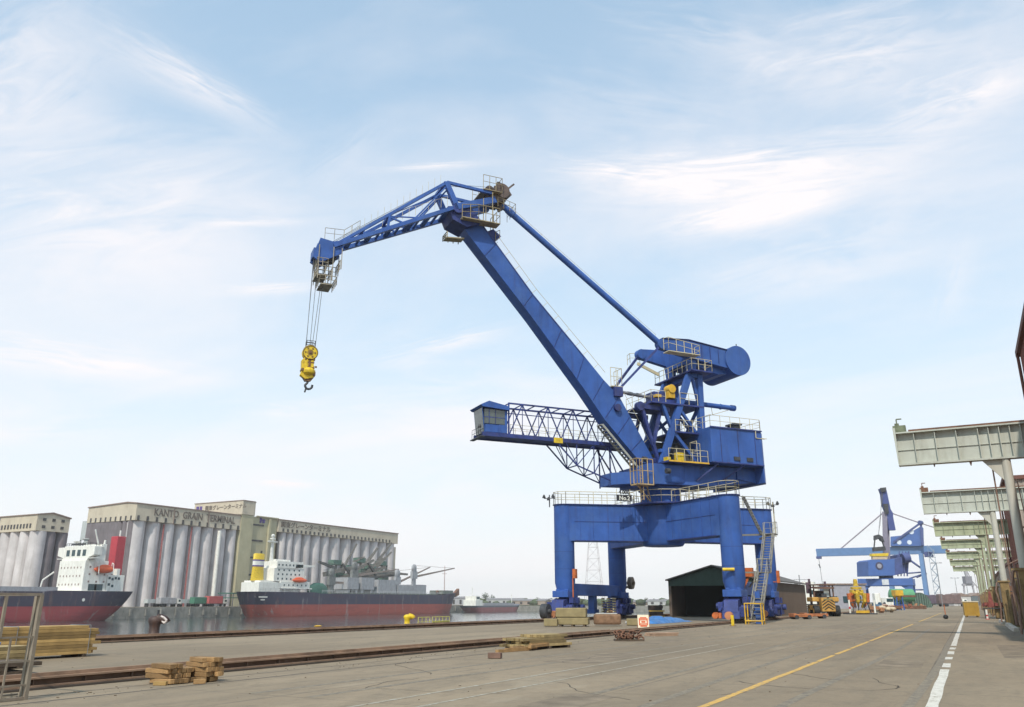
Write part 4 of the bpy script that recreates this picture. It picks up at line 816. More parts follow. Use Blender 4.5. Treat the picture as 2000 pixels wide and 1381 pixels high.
# left silo block
t = thing('grain_silo_building', 'silo block with shallow gabled end at the left edge of the picture', 'silo building', (0, 0, 0))
LYa, LYb = yat(70), yat(135)
m = MB(); m.prism([(SX, LYa, 23.7), (SX, LYb, 23.7), (SX, LYb, 28.2), (SX, (LYa + LYb) / 2 - .6, 29.4), (SX, LYa, 28.7)], (-60, 0, 0)); m.build('gallery', CREAM, t)
m = MB(); m.prism([(SX + .3, LYb + .3, 28.2), (SX + .3, (LYa + LYb) / 2 - .6, 29.45), (SX + .3, LYa - .3, 28.7), (SX + .3, LYa - .3, 29.0), (SX + .3, (LYa + LYb) / 2 - .6, 29.85), (SX + .3, LYb + .3, 28.6)], (-60.6, 0, 0)); m.build('roof', TRIM, t)
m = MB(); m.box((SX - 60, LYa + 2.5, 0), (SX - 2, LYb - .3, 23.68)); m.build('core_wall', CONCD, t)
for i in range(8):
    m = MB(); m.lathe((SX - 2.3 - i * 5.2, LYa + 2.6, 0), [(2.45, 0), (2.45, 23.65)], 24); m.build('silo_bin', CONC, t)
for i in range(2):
    m = MB(); m.lathe((SX - 2.0, LYa + 6.3 + i * 4.2, 0), [(1.9, 0), (1.9, 23.65)], 24); m.build('silo_bin', CONCD, t)  # end-face bins: shade of that side put into the darker concrete
for z_ in (24.6, 26.9):
    for i in range(3):
        m = MB(); y_ = LYa + (LYb - LYa) * (.22 + .28 * i); m.box((SX + .02, y_ - .55, z_), (SX + .12, y_ + .55, z_ + .9)); m.build('window', WINB, t)
for i in range(14):
    m = MB(); x_ = SX - 3 - i * 1.7; m.box((x_ - .4, LYa - .12, 24.6), (x_ + .4, LYa - .02, 26)); m.build('window', WINB, t)
m = MB(); m.box((SX - 40, LYa - .15, 26.3), (SX - 20, LYa - .02, 28.4)); m.build('purple_band', PURP, t)
m = MB(); m.box((SX - 40, LYa - .4, 14), (SX - 22, LYa - .16, 23)); m.build('olive_panel', OLIVE, t)
# pipe bridge between the blocks
m = MB(); x_ = SX - 26; y_ = yat(182, x_); m.tube((x_, y_ - 1, 0), (x_, y_ - 1, 24), 1.6, 16); m.tube((x_, y_ - 1, 24), (x_, y_ - 1, 24.3), 2.1, 16)
tag(m.build('elevator_stack', mat('pale_steel', (.45, .47, .47), .6, .1)), 'slim pale steel stack standing in the gap between the left and middle silo blocks', 'stack')
t = thing('dust_filter', 'small grey filter box tower against the left end of the middle silo block', 'filter tower', (0, 0, 0))
m = MB(); m.box((SX - 31, Y0 + 1, 24), (SX - 27.1, Y0 + 5, 31)); m.build('filter_box', mat('pale_steel', (.45, .47, .47)), t)
m = MB()
for a_, b_ in ((-30.8, 1.2), (-27.4, 1.2), (-30.8, 4.8), (-27.4, 4.8)): m.beam((SX + a_, Y0 + b_, 0), (SX + a_, Y0 + b_, 24), .4)
for k in range(5): m.beam((SX - 30.8, Y0 + 1.2, k * 5), (SX - 27.4, Y0 + 1.2, k * 5 + 5), .25)
m.build('support_frame', STEEL, t)

# ------------------------------------------------------------------ ships
def hull_mat(name, zb, top, low):
    m = bpy.data.materials.new(name); m.use_nodes = True; n = m.node_tree.nodes; l = m.node_tree.links; b = n['Principled BSDF']; b.inputs['Roughness'].default_value = .55
    t = n.new('ShaderNodeTexCoord'); sp = n.new('ShaderNodeSeparateXYZ'); l.new(t.outputs['Object'], sp.inputs[0])
    g_ = n.new('ShaderNodeMath'); g_.operation = 'GREATER_THAN'; g_.inputs[1].default_value = zb; l.new(sp.outputs[2], g_.inputs[0])
    def nz(sc, det=6):
        mp = n.new('ShaderNodeMapping'); mp.inputs['Scale'].default_value = sc; l.new(t.outputs['Object'], mp.inputs[0])
        z = n.new('ShaderNodeTexNoise'); z.inputs['Scale'].default_value = 1; z.inputs['Detail'].default_value = det; z.inputs['Roughness'].default_value = .7; l.new(mp.outputs[0], z.inputs['Vector']); return z.outputs[0]
    def mx(f, a, b_):
        x = n.new('ShaderNodeMix'); x.data_type = 'RGBA'; l.new(f, x.inputs[0])
        for i, v in ((6, a), (7, b_)):
            if isinstance(v, tuple): x.inputs[i].default_value = v + (1,)
            else: l.new(v, x.inputs[i])
        return x.outputs[2]
    def rg(v, a, b_, d):
        r = n.new('ShaderNodeMapRange'); l.new(v, r.inputs[0]); r.inputs[1].default_value = a; r.inputs[2].default_value = b_; r.inputs[4].default_value = d; return r.outputs[0]
    c = mx(g_.outputs[0], low, top)
    c = mx(rg(nz((.5, .5, .08)), .56, .74, .7), c, (.21, .12, .09)); c = mx(rg(nz((.9, .35, .07)), .57, .70, .75), c, (.33, .29, .28)); c = mx(rg(nz((.1, .1, .6)), .5, .75, .5), c, (.07, .02, .03))
    l.new(c, b.inputs['Base Color']); return m
def hull(mb, L, Bm, zk, zd, stern_over=6, bow_over=5, sheer=.9, bulw=0):
    NZ, NT = 9, 44; rows = []
    for k in range(NZ + 1):
        h = k / NZ; y0 = stern_over * (1 - h) ** 1.6; y1 = L - bow_over * (1 - h) ** .8; row = []
        for i in range(NT + 1):
            t_ = i / NT; t_ = t_ * t_ * (3 - 2 * t_) * .6 + t_ * .4
            if t_ < .14: w_ = (.80 * h + .1) + (1 - (.80 * h + .1)) * math.sin(t_ / .14 * math.pi / 2)
            elif t_ > .84: q_ = (t_ - .84) / .16; w_ = max(0.0, 1 - q_ ** (1.7 + 1.6 * h)) ** (.95 - .35 * h)
            else: w_ = 1
            w_ *= (.86 + .14 * min(1, h * 4)); zz_ = zk + (zd - zk) * h
            if h > .5: zz_ += (h - .5) * 2 * (sheer * max(0, (t_ - .8) / .2) ** 2 + bulw * (1 if t_ < .22 or t_ > .9 else 0))
            row.append((w_ * Bm / 2, y0 + (y1 - y0) * t_, zz_))
        rows.append(row)
    vs = [(x, y, z) for r in rows for x, y, z in r] + [(-x, y, z) for r in rows for x, y, z in r]; nn = NT + 1; of = nn * (NZ + 1); fs = []
    for k in range(NZ):
        for i in range(NT):
            a = k * nn + i; fs.append((a, a + 1, a + nn + 1, a + nn)); a += of; fs.append((a, a + nn, a + nn + 1, a + 1))
    for k in range(NZ): a = k * nn; fs.append((a, a + nn, a + nn + of, a + of))
    mb.add(vs, fs, True); top = [NZ * nn + i for i in range(nn)]
    mb.add([vs[i] for i in top] + [vs[i + of] for i in top], [(i, i + 1, nn + i + 1, nn + i) for i in range(nn - 1)]); return mb
def house_windows(t, X, y0, y1, z, n_, w=.8, h=.8, m_=None):
    for i in range(n_):
        y = y0 + (y1 - y0) * (i + .5) / n_; b_ = MB(); b_.box((X, y - w / 2, z), (X + .06, y + w / 2, z + h)); b_.build('window', m_ or GLASS, t)
DECKG = mat('deck_grey_green', (.16, .18, .16), .7, .3, 1, dirt=RUST, damt=.5, dscale=(1, 1, 1))
LIFEB = mat('lifeboat_orange', (.72, .11, .03), .45, .1)
def lifeboat(t, c, L=6.5):
    m = MB(); x, y, z = c; m.blob((x, y, z), (1.2, L / 2, 1.0), 14, .02, 1); m.blob((x, y - .3, z + .7), (.85, L / 3.2, .7), 12, .02, 2); o = m.build('lifeboat', LIFEB, t)
    m = MB()
    for s_ in (-.36, .36): m.path([(x - 1.8, y + s_ * L, z - 1.2), (x - 1.2, y + s_ * L, z + 1.6), (x, y + s_ * L, z + 1.9), (x, y + s_ * L, z + 1)], .13, 6)
    m.build('davit', WHITE, t)
# bulk carrier with the yellow funnel
SY, SXc, DZK = onx(500, 1165, -217).y, -222.0, 4.7
sh = thing('bulk_carrier', 'long navy and rust-red bulk carrier with yellow funnel, moored under the second silo block', 'ship', (SXc, SY, 0)); sh.scale = (.42, 1, 1)
Ls = onx(904, 1165, -217).y - SY
hull(MB(), Ls, 24, -6, DZK, stern_over=3.5, bulw=.4).build('hull', hull_mat('navy_red_hull', .75, (.035, .032, .065), (.33, .065, .045)), sh)
m = MB(); m.box((-10.5, 40, DZK + .01), (10.5, Ls - 22, DZK + .5)); m.box((-9, Ls - 16, DZK + .5), (9, Ls - 7, DZK + 2.2)); m.build('deck_plating', DECKG, sh)
def sy(px, z=0): return onx(px, 1130, -217).y - SY
a_, b_, c_ = 1.5, sy(535), sy(612)
m = MB(); m.box((-9.5, a_, DZK), (10.6, b_ + 4, DZK + 4.6)); m.box((-9, a_ + 1, DZK + 4.6), (9.6, b_, DZK + 5.4)); m.prism([(9.0, b_, DZK + 2.8), (9.0, b_ + 4, DZK + 4.6), (9.0, b_ - 3, DZK + 5.6)], (-16, 0, 0)); m.build('aft_deckhouse', WHITE, sh)
m = MB(); m.box((-10, b_ + 4.1, DZK + 2.4), (10.4, c_ - 1, DZK + 5.2)); m.box((-9.4, b_ + 1, DZK + 5.2), (9.4, c_ - 4, DZK + 11.2)); m.box((-9, b_ + 2, DZK + 11.2), (9.8, c_ - 5, DZK + 14.2)); m.box((-3, b_ + 4, DZK + 14.2), (3, c_ - 9, DZK + 15.2))
m.box((-11.4, b_ + 4.5, DZK + 1.9), (11.3, c_, DZK + 2.35)); m.box((-9, b_ + 4.2, DZK), (8.4, c_ - 6, DZK + 2.3))
for k in (b_ + 6, b_ + 11, c_ - 1.2): m.box((10.7, k, DZK), (11.0, k + .3, DZK + 1.9))
m.prism([(9.8, c_ - 9, DZK + 11.3), (9.8, c_ + 1.5, DZK + 12.4), (9.8, c_ + 1.5, DZK + 13.0), (9.8, c_ - 5.5, DZK + 13.2), (9.8, c_ - 9, DZK + 13.2)], (-19.6, 0, 0))
acc = m.build('accommodation', WHITE, sh, bevel=.08)
for k, n_ in ((6.0, 6), (8.0, 6), (12.2, 7), (9.9, 5)): house_windows(acc, 9.82 if k > 11 else 9.42, b_ + 2, c_ - 5.5, DZK + k, n_, .7, .8)
house_windows(acc, 10.42, b_ + 5, c_ - 2, DZK + 3.2, 6, .6, .8)
y_ = sy(521); m = MB(); m.lathe((1, y_, 0), [(3.0, DZK + 5.3), (2.6, DZK + 10.5), (2.55, DZK + 17.0), (2.0, DZK + 17.3)], 24); fn = m.build('funnel', YEL, sh)
m = MB(); m.lathe((1, y_, 0), [(2.64, DZK + 12.0), (2.62, DZK + 14.2)], 24, False); m.build('white_band', WHITE, fn)
m = MB(); m.lathe((1, y_, 0), [(2.67, DZK + 11.5), (2.66, DZK + 12.1)], 24, False); m.lathe((1, y_, 0), [(2.66, DZK + 14.0), (2.64, DZK + 14.6)], 24, False); m.build('navy_band', PURP, fn)
m = MB(); m.tube((1.0, y_ + 1, DZK + 17), (1.0, y_ + 1, DZK + 18.6), .45, 10); m.build('exhaust_pipe', DARK, fn)
y_ = sy(547); m = MB(); m.lathe((0, y_, 0), [(.9, DZK + 14), (.7, DZK + 22), (.75, DZK + 23)], 14); m.lathe((0, y_, 0), [(.7, DZK + 22.6), (2.4, DZK + 22.8), (2.4, DZK + 23.5)], 18); m.lathe((0, y_, 0), [(1.3, DZK + 24.2), (1.3, DZK + 24.8)], 14); m.tube((0, y_, DZK + 23), (0, y_, DZK + 26), .35, 10); m.blob((0, y_, DZK + 25.8), (.9, .9, .9), 12, .01); m.build('radar_mast', WHITE, sh)
lifeboat(sh, (11.2, sy(587), DZK + 5.9), 8)
GREYB = mat('hatch_grey', (.33, .33, .35), .7, .15, 1, dirt=(.18, .13, .11), damt=.6, dscale=(.8, .8, .3))
for a_, b_, h0, h1 in ((685, 707, 1.8, 6.4), (712, 737, 1.8, 6.6), (745, 780, .3, 6.0), (783, 812, .3, 4.0), (812, 838, .2, 4.4)):
    m = MB(); y0, y1 = sy(a_), sy(b_); m.box((-8, y0, DZK + h0), (8.5, y1, DZK + h1))
    for k in range(4): m.box((8.51, y0 + (y1 - y0) * (k + .4) / 4, DZK + h0), (8.62, y0 + (y1 - y0) * (k + .55) / 4, DZK + h1))
    if h0 > 1:
        for k in (.1, .8): m.box((-7, y0 + (y1 - y0) * k, DZK + .51), (7.5, y0 + (y1 - y0) * k + 1.2, DZK + h0))
    m.build('hatch_cover', GREYB, sh)
UNLM0 = mat('dark_deck_crane', (.17, .17, .165), .7, .3)
def deck_crane(px, py_top, tip, m_=GREYB):
    y = sy(px); zt_ = onx(px, py_top, -225).z; m = MB(); m.lathe((4, y, 0), [(1.7, DZK), (1.4, zt_ - 2.4), (1.8, zt_ - 2.3), (1.7, zt_), (.8, zt_ + .8)], 16)
    m.box((2.6, y - 1.9, zt_ - 5.5), (5.6, y + 1.9, zt_ - 2.3)); o = m.build('deck_crane', m_, sh)
    tp = onx(tip[0], tip[1], -224) - Vector((SXc, SY, 0)); a = Vector((4.5, y + .8, zt_ - 4.6)); m = MB(); m.beam(a, tp, 1.0, .9, w2=.45, h2=.45); m.tube((4.5, y, zt_ + .3), tp, .07, 5); m.build('crane_jib', mat('brown_jib', (.26, .20, .17), .7, .2), o)
deck_crane(788, 1118, (836, 1108)); deck_crane(820, 1108, (884, 1110)); deck_crane(704, 1104, (775, 1112), UNLM0); deck_crane(660, 1116, (738, 1140), UNLM0)
m = MB(); m.rails([(11.6, Ls * .25, DZK + .1), (11.6, Ls * .86, DZK + .1)], 1.1, .07, 3); m.rails([(11.2, 2, DZK + .5), (11.4, Ls * .2, DZK + .5)], 1.1, .07, 2.5); m.build('deck_railing', mat('ship_rail_white', (.5, .5, .5)), sh)
m = MB(); m.lathe((0, Ls - 9, 0), [(.35, DZK), (.25, DZK + 13), (.05, DZK + 14)], 8); m.beam((0, Ls - 11, DZK + 10), (0, Ls - 7, DZK + 10), .2); m.build('foremast', mat('pinkish_mast', (.5, .36, .33)), sh)
m = MB()
for k in range(7): m.blob((3 + (k % 3) * 2, Ls - 17 + k * 1.9, DZK + 1.4), (1.2, 1.1, .9), 8, .2, k)
m.prism([(6, Ls - 4, DZK + .6), (6, Ls + .5, DZK + 3.2), (6, Ls + .7, DZK + .2), (6, Ls - 3, DZK - .8)], (-3.5, 0, 0)); m.build('windlass', RUSTM, sh)
m = MB(); m.blob((6, sy(632), DZK + .6), (2.5, 6, 3.4), 14, .08, 3); m.build('green_tarpaulin', mat('green_tarp', (.05, .13, .10), .8, .2), sh)
m = MB(); m.box((-12.0 + 23.6, 1.4, 3.1), (-12.0 + 23.7, 5.6, 3.5)); m.box((11.65, 2.4, 2.2), (11.72, 4.4, 2.5)); m.build('name_strokes', WHITE, sh)
for o in list(sh.children):
    if o.name.split('.')[0] in ('accommodation', 'aft_deckhouse', 'funnel', 'radar_mast', 'lifeboat', 'davit'): o.scale.z = .78; o.location.z = DZK * .22
# smaller ship with the red funnel, bow out of the picture
SY1 = onx(262, 1160, -217).y
s1 = thing('cargo_ship', 'navy and red cargo ship with white bridge and red funnel at the left edge', 'ship', (-228, SY1, 0), math.pi)
D1 = 4.3
hull(MB(), 112, 22, -6, D1, stern_over=8, bulw=.3).build('hull', hull_mat('navy_red_hull_b', .5, (.04, .033, .06), (.30, .04, .045)), s1)
def s1y(px, X=-217): return SY1 - onx(px, 1130, X).y
s1.scale = (.6, 1, 1); s1.location.x = -223.6
bow, sty = s1y(166), s1y(215)
# local x is mirrored: the side towards the camera is -x, the bridge front is at the largest y
m = MB(); m.box((-10.4, sty, D1), (9, bow + 1.5, D1 + .35)); m.box((-9.6, sty + .5, D1), (9.4, bow, D1 + 8.6)); m.box((-9.4, sty + 2, D1 + 8.6), (9.2, bow - .4, D1 + 9.1))
m.box((-9.0, s1y(198), D1 + 9.1), (8.8, bow - .6, D1 + 12.4)); m.box((-13.5, bow - 3.0, D1 + 9.1), (13.5, bow - .59, D1 + 9.3)); m.prism([(-9.0, bow - .62, D1 + 9.3), (-13.5, bow - .62, D1 + 10.1), (-13.5, bow - .62, D1 + 12.4), (-9.0, bow - .62, D1 + 12.4)], (0, -2.2, 0)); m.prism([(8.8, bow - .62, D1 + 9.3), (13.5, bow - .62, D1 + 10.1), (13.5, bow - .62, D1 + 12.4), (8.8, bow - .62, D1 + 12.4)], (0, -2.2, 0))
m.box((-8.6, s1y(207), D1 + 8.7), (6, s1y(199), D1 + 13.4)); m.box((-9.3, bow - .7, D1 + 12.41), (9.1, s1y(198) - .3, D1 + 12.7)); m.box((-9.9, s1y(246), D1), (9.4, sty + .4, D1 + 4.8)); m.box((-9.8, s1y(236), D1 + 4.8), (6, s1y(230), D1 + 6.6))
acc = m.build('accommodation', WHITE, s1, bevel=.06)
for i in range(4):
    x_ = 5.6 - i * 4.0; b_ = MB(); b_.box((x_ - 1.15, bow - .6, D1 + 9.9), (x_ + 1.15, bow - .52, D1 + 11.6)); b_.build('bridge_window', GLASS, acc)
PB = mat('porthole_brown', (.25, .17, .15), .5)
for r_ in range(3):
    for i in range(7):
        b_ = MB(); x_ = 7.5 - i * 2.4; b_.box((x_ - .3, bow, D1 + 1.8 + r_ * 2.3), (x_ + .3, bow + .06, D1 + 2.3 + r_ * 2.3)); b_.build('porthole', PB, acc)
for r_ in range(3):
    for i in range(4):
        b_ = MB(); y = bow - 2 - i * 2.4; b_.box((-9.68, y, D1 + 2.6 + r_ * 2.0), (-9.61, y + .5, D1 + 3.1 + r_ * 2.0)); b_.build('porthole', PB, acc)
for i, (p_, z_) in enumerate(((219, 3.6), (225, 3.3), (231, 3.6), (219, 1.8), (226, 1.4), (237, 3.5))):
    b_ = MB(); y = s1y(p_); b_.box((-10.0, y, D1 + z_), (-9.91, y + .7, D1 + z_ + .7)); b_.build('porthole', GLASS, acc)
for p_ in (178, 190):
    b_ = MB(); y = s1y(p_); b_.box((-9.75, y - 2.6, D1 + .4), (-9.61, y, D1 + 2.2)); b_.build('side_opening', GLASS, acc)
m = MB(); m.box((-2.5, s1y(228, -224), D1 + 4), (2.5, s1y(211, -224), D1 + 16.2)); m.build('funnel_casing', mat('funnel_red', (.42, .035, .05), .5, .1, dirt=(.15, .02, .02), damt=.5), s1, bevel=.15)
m = MB(); m.tube((-1, s1y(219, -224), D1 + 16), (-1, s1y(219, -224), D1 + 18), .3, 8); m.path([(-6, s1y(204), D1 + 5), (-6, s1y(209), D1 + 14.6)], .38, 8); m.path([(-6, s1y(204), D1 + 10.0), (-6, s1y(186), D1 + 17.4)], .25, 8); m.build('boat_derrick', WHITE, s1)
m = MB(); m.rails([(-8.8, s1y(197), D1 + 12.7), (-8.8, bow - 1, D1 + 12.7), (8.5, bow - 1, D1 + 12.7)], .8, .07, 1.8); m.beam((-4, bow - 1.5, D1 + 13.2), (6, bow - 1.5, D1 + 13.2), .4); m.build('bridge_top_railing', DARK, s1)
m = MB(); m.lathe((6, bow - 3, 0), [(.5, D1 + 12.6), (.4, D1 + 13.8), (1.0, D1 + 13.9), (1.0, D1 + 14.3)], 12); m.path([(9, bow + 1.5, D1 + 5.5), (9, bow + 4.5, D1 + 3.2), (9, bow + 5, D1)], .22, 6); m.build('radar_mast', WHITE, s1)
lifeboat(s1, (-11.0, s1y(201), D1 + 6.2), 6.5)
m = MB(); m.box((-7, bow + 6, D1), (7, 100, D1 + 1.2)); m.build('hatch_coaming', GREYB, s1)
m = MB(); m.lathe((-11.05, s1y(169), 2.2), [(.45, -.02), (.45, .02)], 16, True, 'X'); m.build('hull_emblem', WHITE, s1)

# ------------------------------------------------------------------ grain unloaders between carrier and silos
UNLM = mat('unloader_grey_green', (.09, .10, .09), .75, .3, .6, dirt=RUST, damt=.4)
def unloader(label, px, segs, twr, xx=-243):
    y = onx(px, 1130, xx).y; t = thing('grain_unloader', label, 'unloader', (xx, y, 0), 0, 'grain unloaders on the far quay')
    zt_ = onx(px, twr, xx).z; m = MB()
    for sx_ in (-3, 3):
        for sy_ in (-2.6, 2.6): m.beam((sx_, sy_, 0), (sx_ * .5, sy_ * .6, zt_ - 2), .45)
    for k in range(4):
        z0 = k * zt_ / 4.5; m.beam((3 - k * .35, -2.5 + k * .3, z0), (3 - k * .4, 2.4 - k * .3, z0 + zt_ / 4.5), .2); m.beam((3, 2.5, z0), (-3, 2.5, z0 + 2), .2)
        m.box((-3 + k * .3, -2.7 + k * .2, z0 + zt_ / 4.5), (3 - k * .3, 2.7 - k * .2, z0 + zt_ / 4.5 + .2))
    m.build('tower', UNLM, t)
    m = MB(); m.box((-2.2, -2.6, zt_ * .55), (2.2, 2.6, zt_ * .78)); m.box((-1.6, -3.6, zt_ - 2), (1.6, 1.6, zt_)); m.build('machinery_house', mat('unloader_green_house', (.09, .16, .13), .7, .3), t)
    for i, ((ax, ay), (bx, by), w_) in enumerate(segs):
        a = onx(ax, ay, xx + 3 + i) - t.location; b = onx(bx, by, xx + 8 + i) - t.location; m = MB(); m.beam(a, b, w_, w_ * 1.2, w2=w_ * .7, h2=w_ * .8)
        m.tube(a + Vector((0, 0, 1.8)), b, .1, 5); m.build('boom', mat('dull_boom', (.13, .12, .11), .75, .3), t)
unloader('left grain unloader with long drooping boom and dark end box, beside the white bridge', 655, [((655, 1110), (622, 1097), 1.0), ((632, 1122), (690, 1108), 1.5), ((668, 1115), (697, 1062), .8)], 1094)
unloader('low grain unloader with tangled dark conveyor arms just behind the hatch covers', 682, [((662, 1128), (705, 1120), 1.0), ((680, 1122), (730, 1094), 1.2), ((690, 1130), (668, 1100), .8)], 1104, -240)
unloader('middle grain unloader with steep raised dark arm, above the grey hatch covers', 703, [((695, 1125), (752, 1108), 1.4), ((712, 1105), (738, 1070), 1.1), ((690, 1098), (712, 1088), .8)], 1090)
unloader('squat grain unloader with crossed dark arms between the middle and right ones', 724, [((705, 1128), (760, 1120), 1.2), ((716, 1118), (748, 1090), .9), ((735, 1126), (718, 1098), .9)], 1102, -240)
unloader('right grain unloader with twin raised arms near the end of the silo block', 745, [((728, 1110), (765, 1060), 1.0), ((735, 1108), (765, 1078), 1.0), ((770, 1122), (716, 1130), 1.3), ((748, 1118), (796, 1122), 1.1)], 1096)

# small vehicles and sheds on the far quay
def lorry(name, label, loc, rz, c_body, L=8, H=2.4, group=None, tarp=False):
    t = thing(name, label, 'truck', loc, rz, group); m = MB()
    if tarp:
        n_ = 8; pts = []
        for i in range(n_ + 1): pts.append((-L / 2 + (L - 2.4) * i / n_, 1.1 + H + .22 * math.sin(i * 1.9)))
        m.prism([(-L / 2, -1.25, 1.1)] + [(x, -1.25, z) for x, z in pts] + [(L / 2 - 2.4, -1.25, 1.1)], (0, 2.5, 0))
    else: m.box((-L / 2, -1.22, 1.1), (L / 2 - 2.4, 1.22, 1.1 + H))
    m.build('load_body', c_body, t, bevel=.06)
    m = MB(); m.box((-L / 2, -1.2, .85), (L / 2 - .2, 1.2, 1.08)); m.build('chassis', DARK, t)
    m = MB(); m.prism([(L / 2 - 2.1, -1.15, .8), (L / 2, -1.15, .8), (L / 2, -1.15, 1.7), (L / 2 - .35, -1.15, 2.7), (L / 2 - 2.1, -1.15, 2.75)], (0, 2.3, 0)); cb_ = m.build('cab', WHITE, t, bevel=.08)
    m = MB(); m.box((L / 2 - 1.3, -1.17, 1.7), (L / 2 - .5, -1.151, 2.4)); m.build('window', GLASS, cb_)
    for x_ in (-L / 2 + 1.1, -L / 2 + 2.2, L / 2 - 1.2):
        for s_ in (-1, 1): m = MB(); m.tube((x_, s_ * 1.2, .5), (x_, s_ * .9, .5), .5, 14); m.build('wheel', BLACK, t)
    return t
lorry('lorry', 'red and white lorry parked on the far quay left of the bulk carrier stern', (-246, onx(422, 1175, -246).y, .0), R(90), mat('faded_red_box', (.45, .10, .10), .6), 9, 2.6, 'lorries on the far quay')
lorry('lorry', 'green lorry parked on the far quay below the white downpipe', (-247, onx(392, 1175, -247).y, .0), R(90), mat('lorry_green', (.06, .18, .12), .6), 8, 2.2, 'lorries on the far quay')
lorry('lorry', 'grey box lorry on the far quay nearest the red ship', (-247, onx(330, 1175, -247).y, .0), R(90), GREYB, 9, 2.0, 'lorries on the far quay')
t = thing('conveyor', 'long pale covered conveyor lying low along the far quay', 'conveyor', (-250, onx(285, 1170, -250).y, 0)); m = MB(); m.box((-1, 0, 1.2), (1, 30, 2.6)); m.build('cover', mat('pale_steel', (.45, .47, .47)), t)
m = MB()
for k in range(9): m.box((-.8, k * 3.6 + .3, 0), (.8, k * 3.6 + .7, 1.19))
m.build('trestle', DARK, t)
t = thing('canopy', 'low dark green canopy on posts by the stern of the bulk carrier', 'canopy', (-246, onx(440, 1160, -246).y, 0)); m = MB(); m.box((-4, 0, 4.6), (4, 8, 5.0)); m.box((-4, 0, 3.0), (4, 8, 3.3)); m.build('roof', mat('green_tarp', (.05, .13, .10)), t)
m = MB()
for x_ in (-3.8, 3.6):
    for y_ in (.2, 3.8, 7.6): m.box((x_, y_, 0), (x_ + .2, y_ + .2, 4.59))
m.build('posts', STEEL, t)

# ------------------------------------------------------------------ far shore at the end of the basin
LEAF = mat('far_foliage', (.075, .095, .05), .9, .45, .15)
BARK = mat('far_bark', (.10, .075, .055), .9)
rnd = random.Random(5)
m = MB()
for i in range(420):
    x = rnd.uniform(-720, -60); y = FY + rnd.uniform(14, 60) + max(0, -240 - x) * .1; s_ = rnd.uniform(1.6, 3.2); m.blob((x, y, .3 + s_ * .35), (s_ * rnd.uniform(.9, 1.8), s_, s_ * rnd.uniform(.6, 1.0)), 7, .4, i)
tag(m.build('shore_woodland', LEAF), 'low strip of dull green scrub along the far end of the basin', 'scrub', kind='stuff')
def tree(label, x, y, h, seed, grp='trees on the far shore', lm=LEAF):
    t = thing('broadleaf_tree', label, 'tree', (x, y, 0), 0, grp); rr = random.Random(seed); m = MB(); m.tube((0, 0, 0), (.1, 0, h * .55), h * .03, 7, h * .018)
    for k in range(4): a = rr.uniform(0, 6.28); m.tube((0, 0, h * (.3 + .07 * k)), (math.cos(a) * h * .22, math.sin(a) * h * .22, h * (.55 + .08 * k)), h * .014, 5, h * .006)
    m.build('trunk', BARK, t); m = MB()
    for k in range(420):
        u = rr.uniform(-1, 1); a = rr.uniform(0, 6.283); q_ = rr.random() ** .45; lump = 1 + .28 * math.sin(3 * a + seed) * math.cos(4 * u); r_ = h * .34 * q_ * lump
        c = Vector((math.cos(a) * math.sqrt(1 - u * u) * r_, math.sin(a) * math.sqrt(1 - u * u) * r_, h * .64 + u * r_ * 1.02)); s_ = h * rr.uniform(.02, .045); d1 = Vector((rr.uniform(-1, 1), rr.uniform(-1, 1), rr.uniform(-.6, .6))).normalized() * s_; d2 = Vector((rr.uniform(-1, 1), rr.uniform(-1, 1), rr.uniform(-1, 1))).normalized() * s_
        m.add([c - d1, c + d2, c + d1, c - d2], [(0, 1, 2, 3)])
    m.build('crown', lm, t, recalc=False)
for i, (px, d_, h_, lb) in enumerate(((948, 470, 7.5, 'rounded tree behind the small white coaster at the end of the basin'), (925, 465, 5.5, 'low dark tree left of the small coaster on the far shore'), (962, 480, 6, 'bushy tree just right of the coaster bridge on the far shore'), (1225, 470, 5.5, 'dark bushy tree on the far shore seen right of the second crane leg'), (1050, 480, 4.6, 'small far shore tree left of the crane bogies'), (1262, 500, 4.4, 'small tree on the levee close to the dark shed'))):
    r_ = ray(px, 1170); tree(lb, r_.x / r_.y * d_, d_, h_, i + 20)
# low sheds along the far shore
for i, (px, d_, w_, h_, c_) in enumerate(((900, 455, 16, 4.0, GREYB), (985, 462, 26, 3.0, mat('pale_shed', (.42, .42, .42))), (1030, 458, 24, 2.4, mat('brown_shed', (.30, .24, .20))), (1075, 465, 22, 2.6, GREYB), (1250, 462, 26, 1.7, mat('brown_shed', (.3, .24, .2))), (1292, 458, 16, 2.2, mat('pale_shed', (.42, .42, .42))))):
    r_ = ray(px, 1180); x = r_.x / r_.y * d_; lb = ('grey shed just beyond the bow of the bulk carrier', 'wide pale shed behind the coaster on the far shore', 'long brown shed on the far shore right of the coaster', 'low grey shed on the far shore left of the crane bogies', 'long low brown shed on the far shore beside the dark boat shed', 'pale shed on the far shore against the dark boat shed')[i]
    t = thing('waterside_shed', lb, 'shed', (x, d_, 0), 0, 'sheds on the far shore'); m = MB(); m.box((-w_ / 2, 0, 0), (w_ / 2, 8, h_)); m.build('wall', c_, t)
    m = MB(); m.prism([(-w_ / 2 - .3, -.3, h_), (-w_ / 2 - .3, 8.3, h_), (-w_ / 2 - .3, 4, h_ + 1.0)], (w_ + .6, 0, 0)); m.build('roof', mat('far_roof', (.22, .2, .2)), t)
    m = MB()
    for k in range(int(w_ / 5)): m.box((-w_ / 2 + 2 + k * 5, -.06, .4), (-w_ / 2 + 3.6 + k * 5, -.005, h_ * .75))
    m.build('doors', WINB, t)
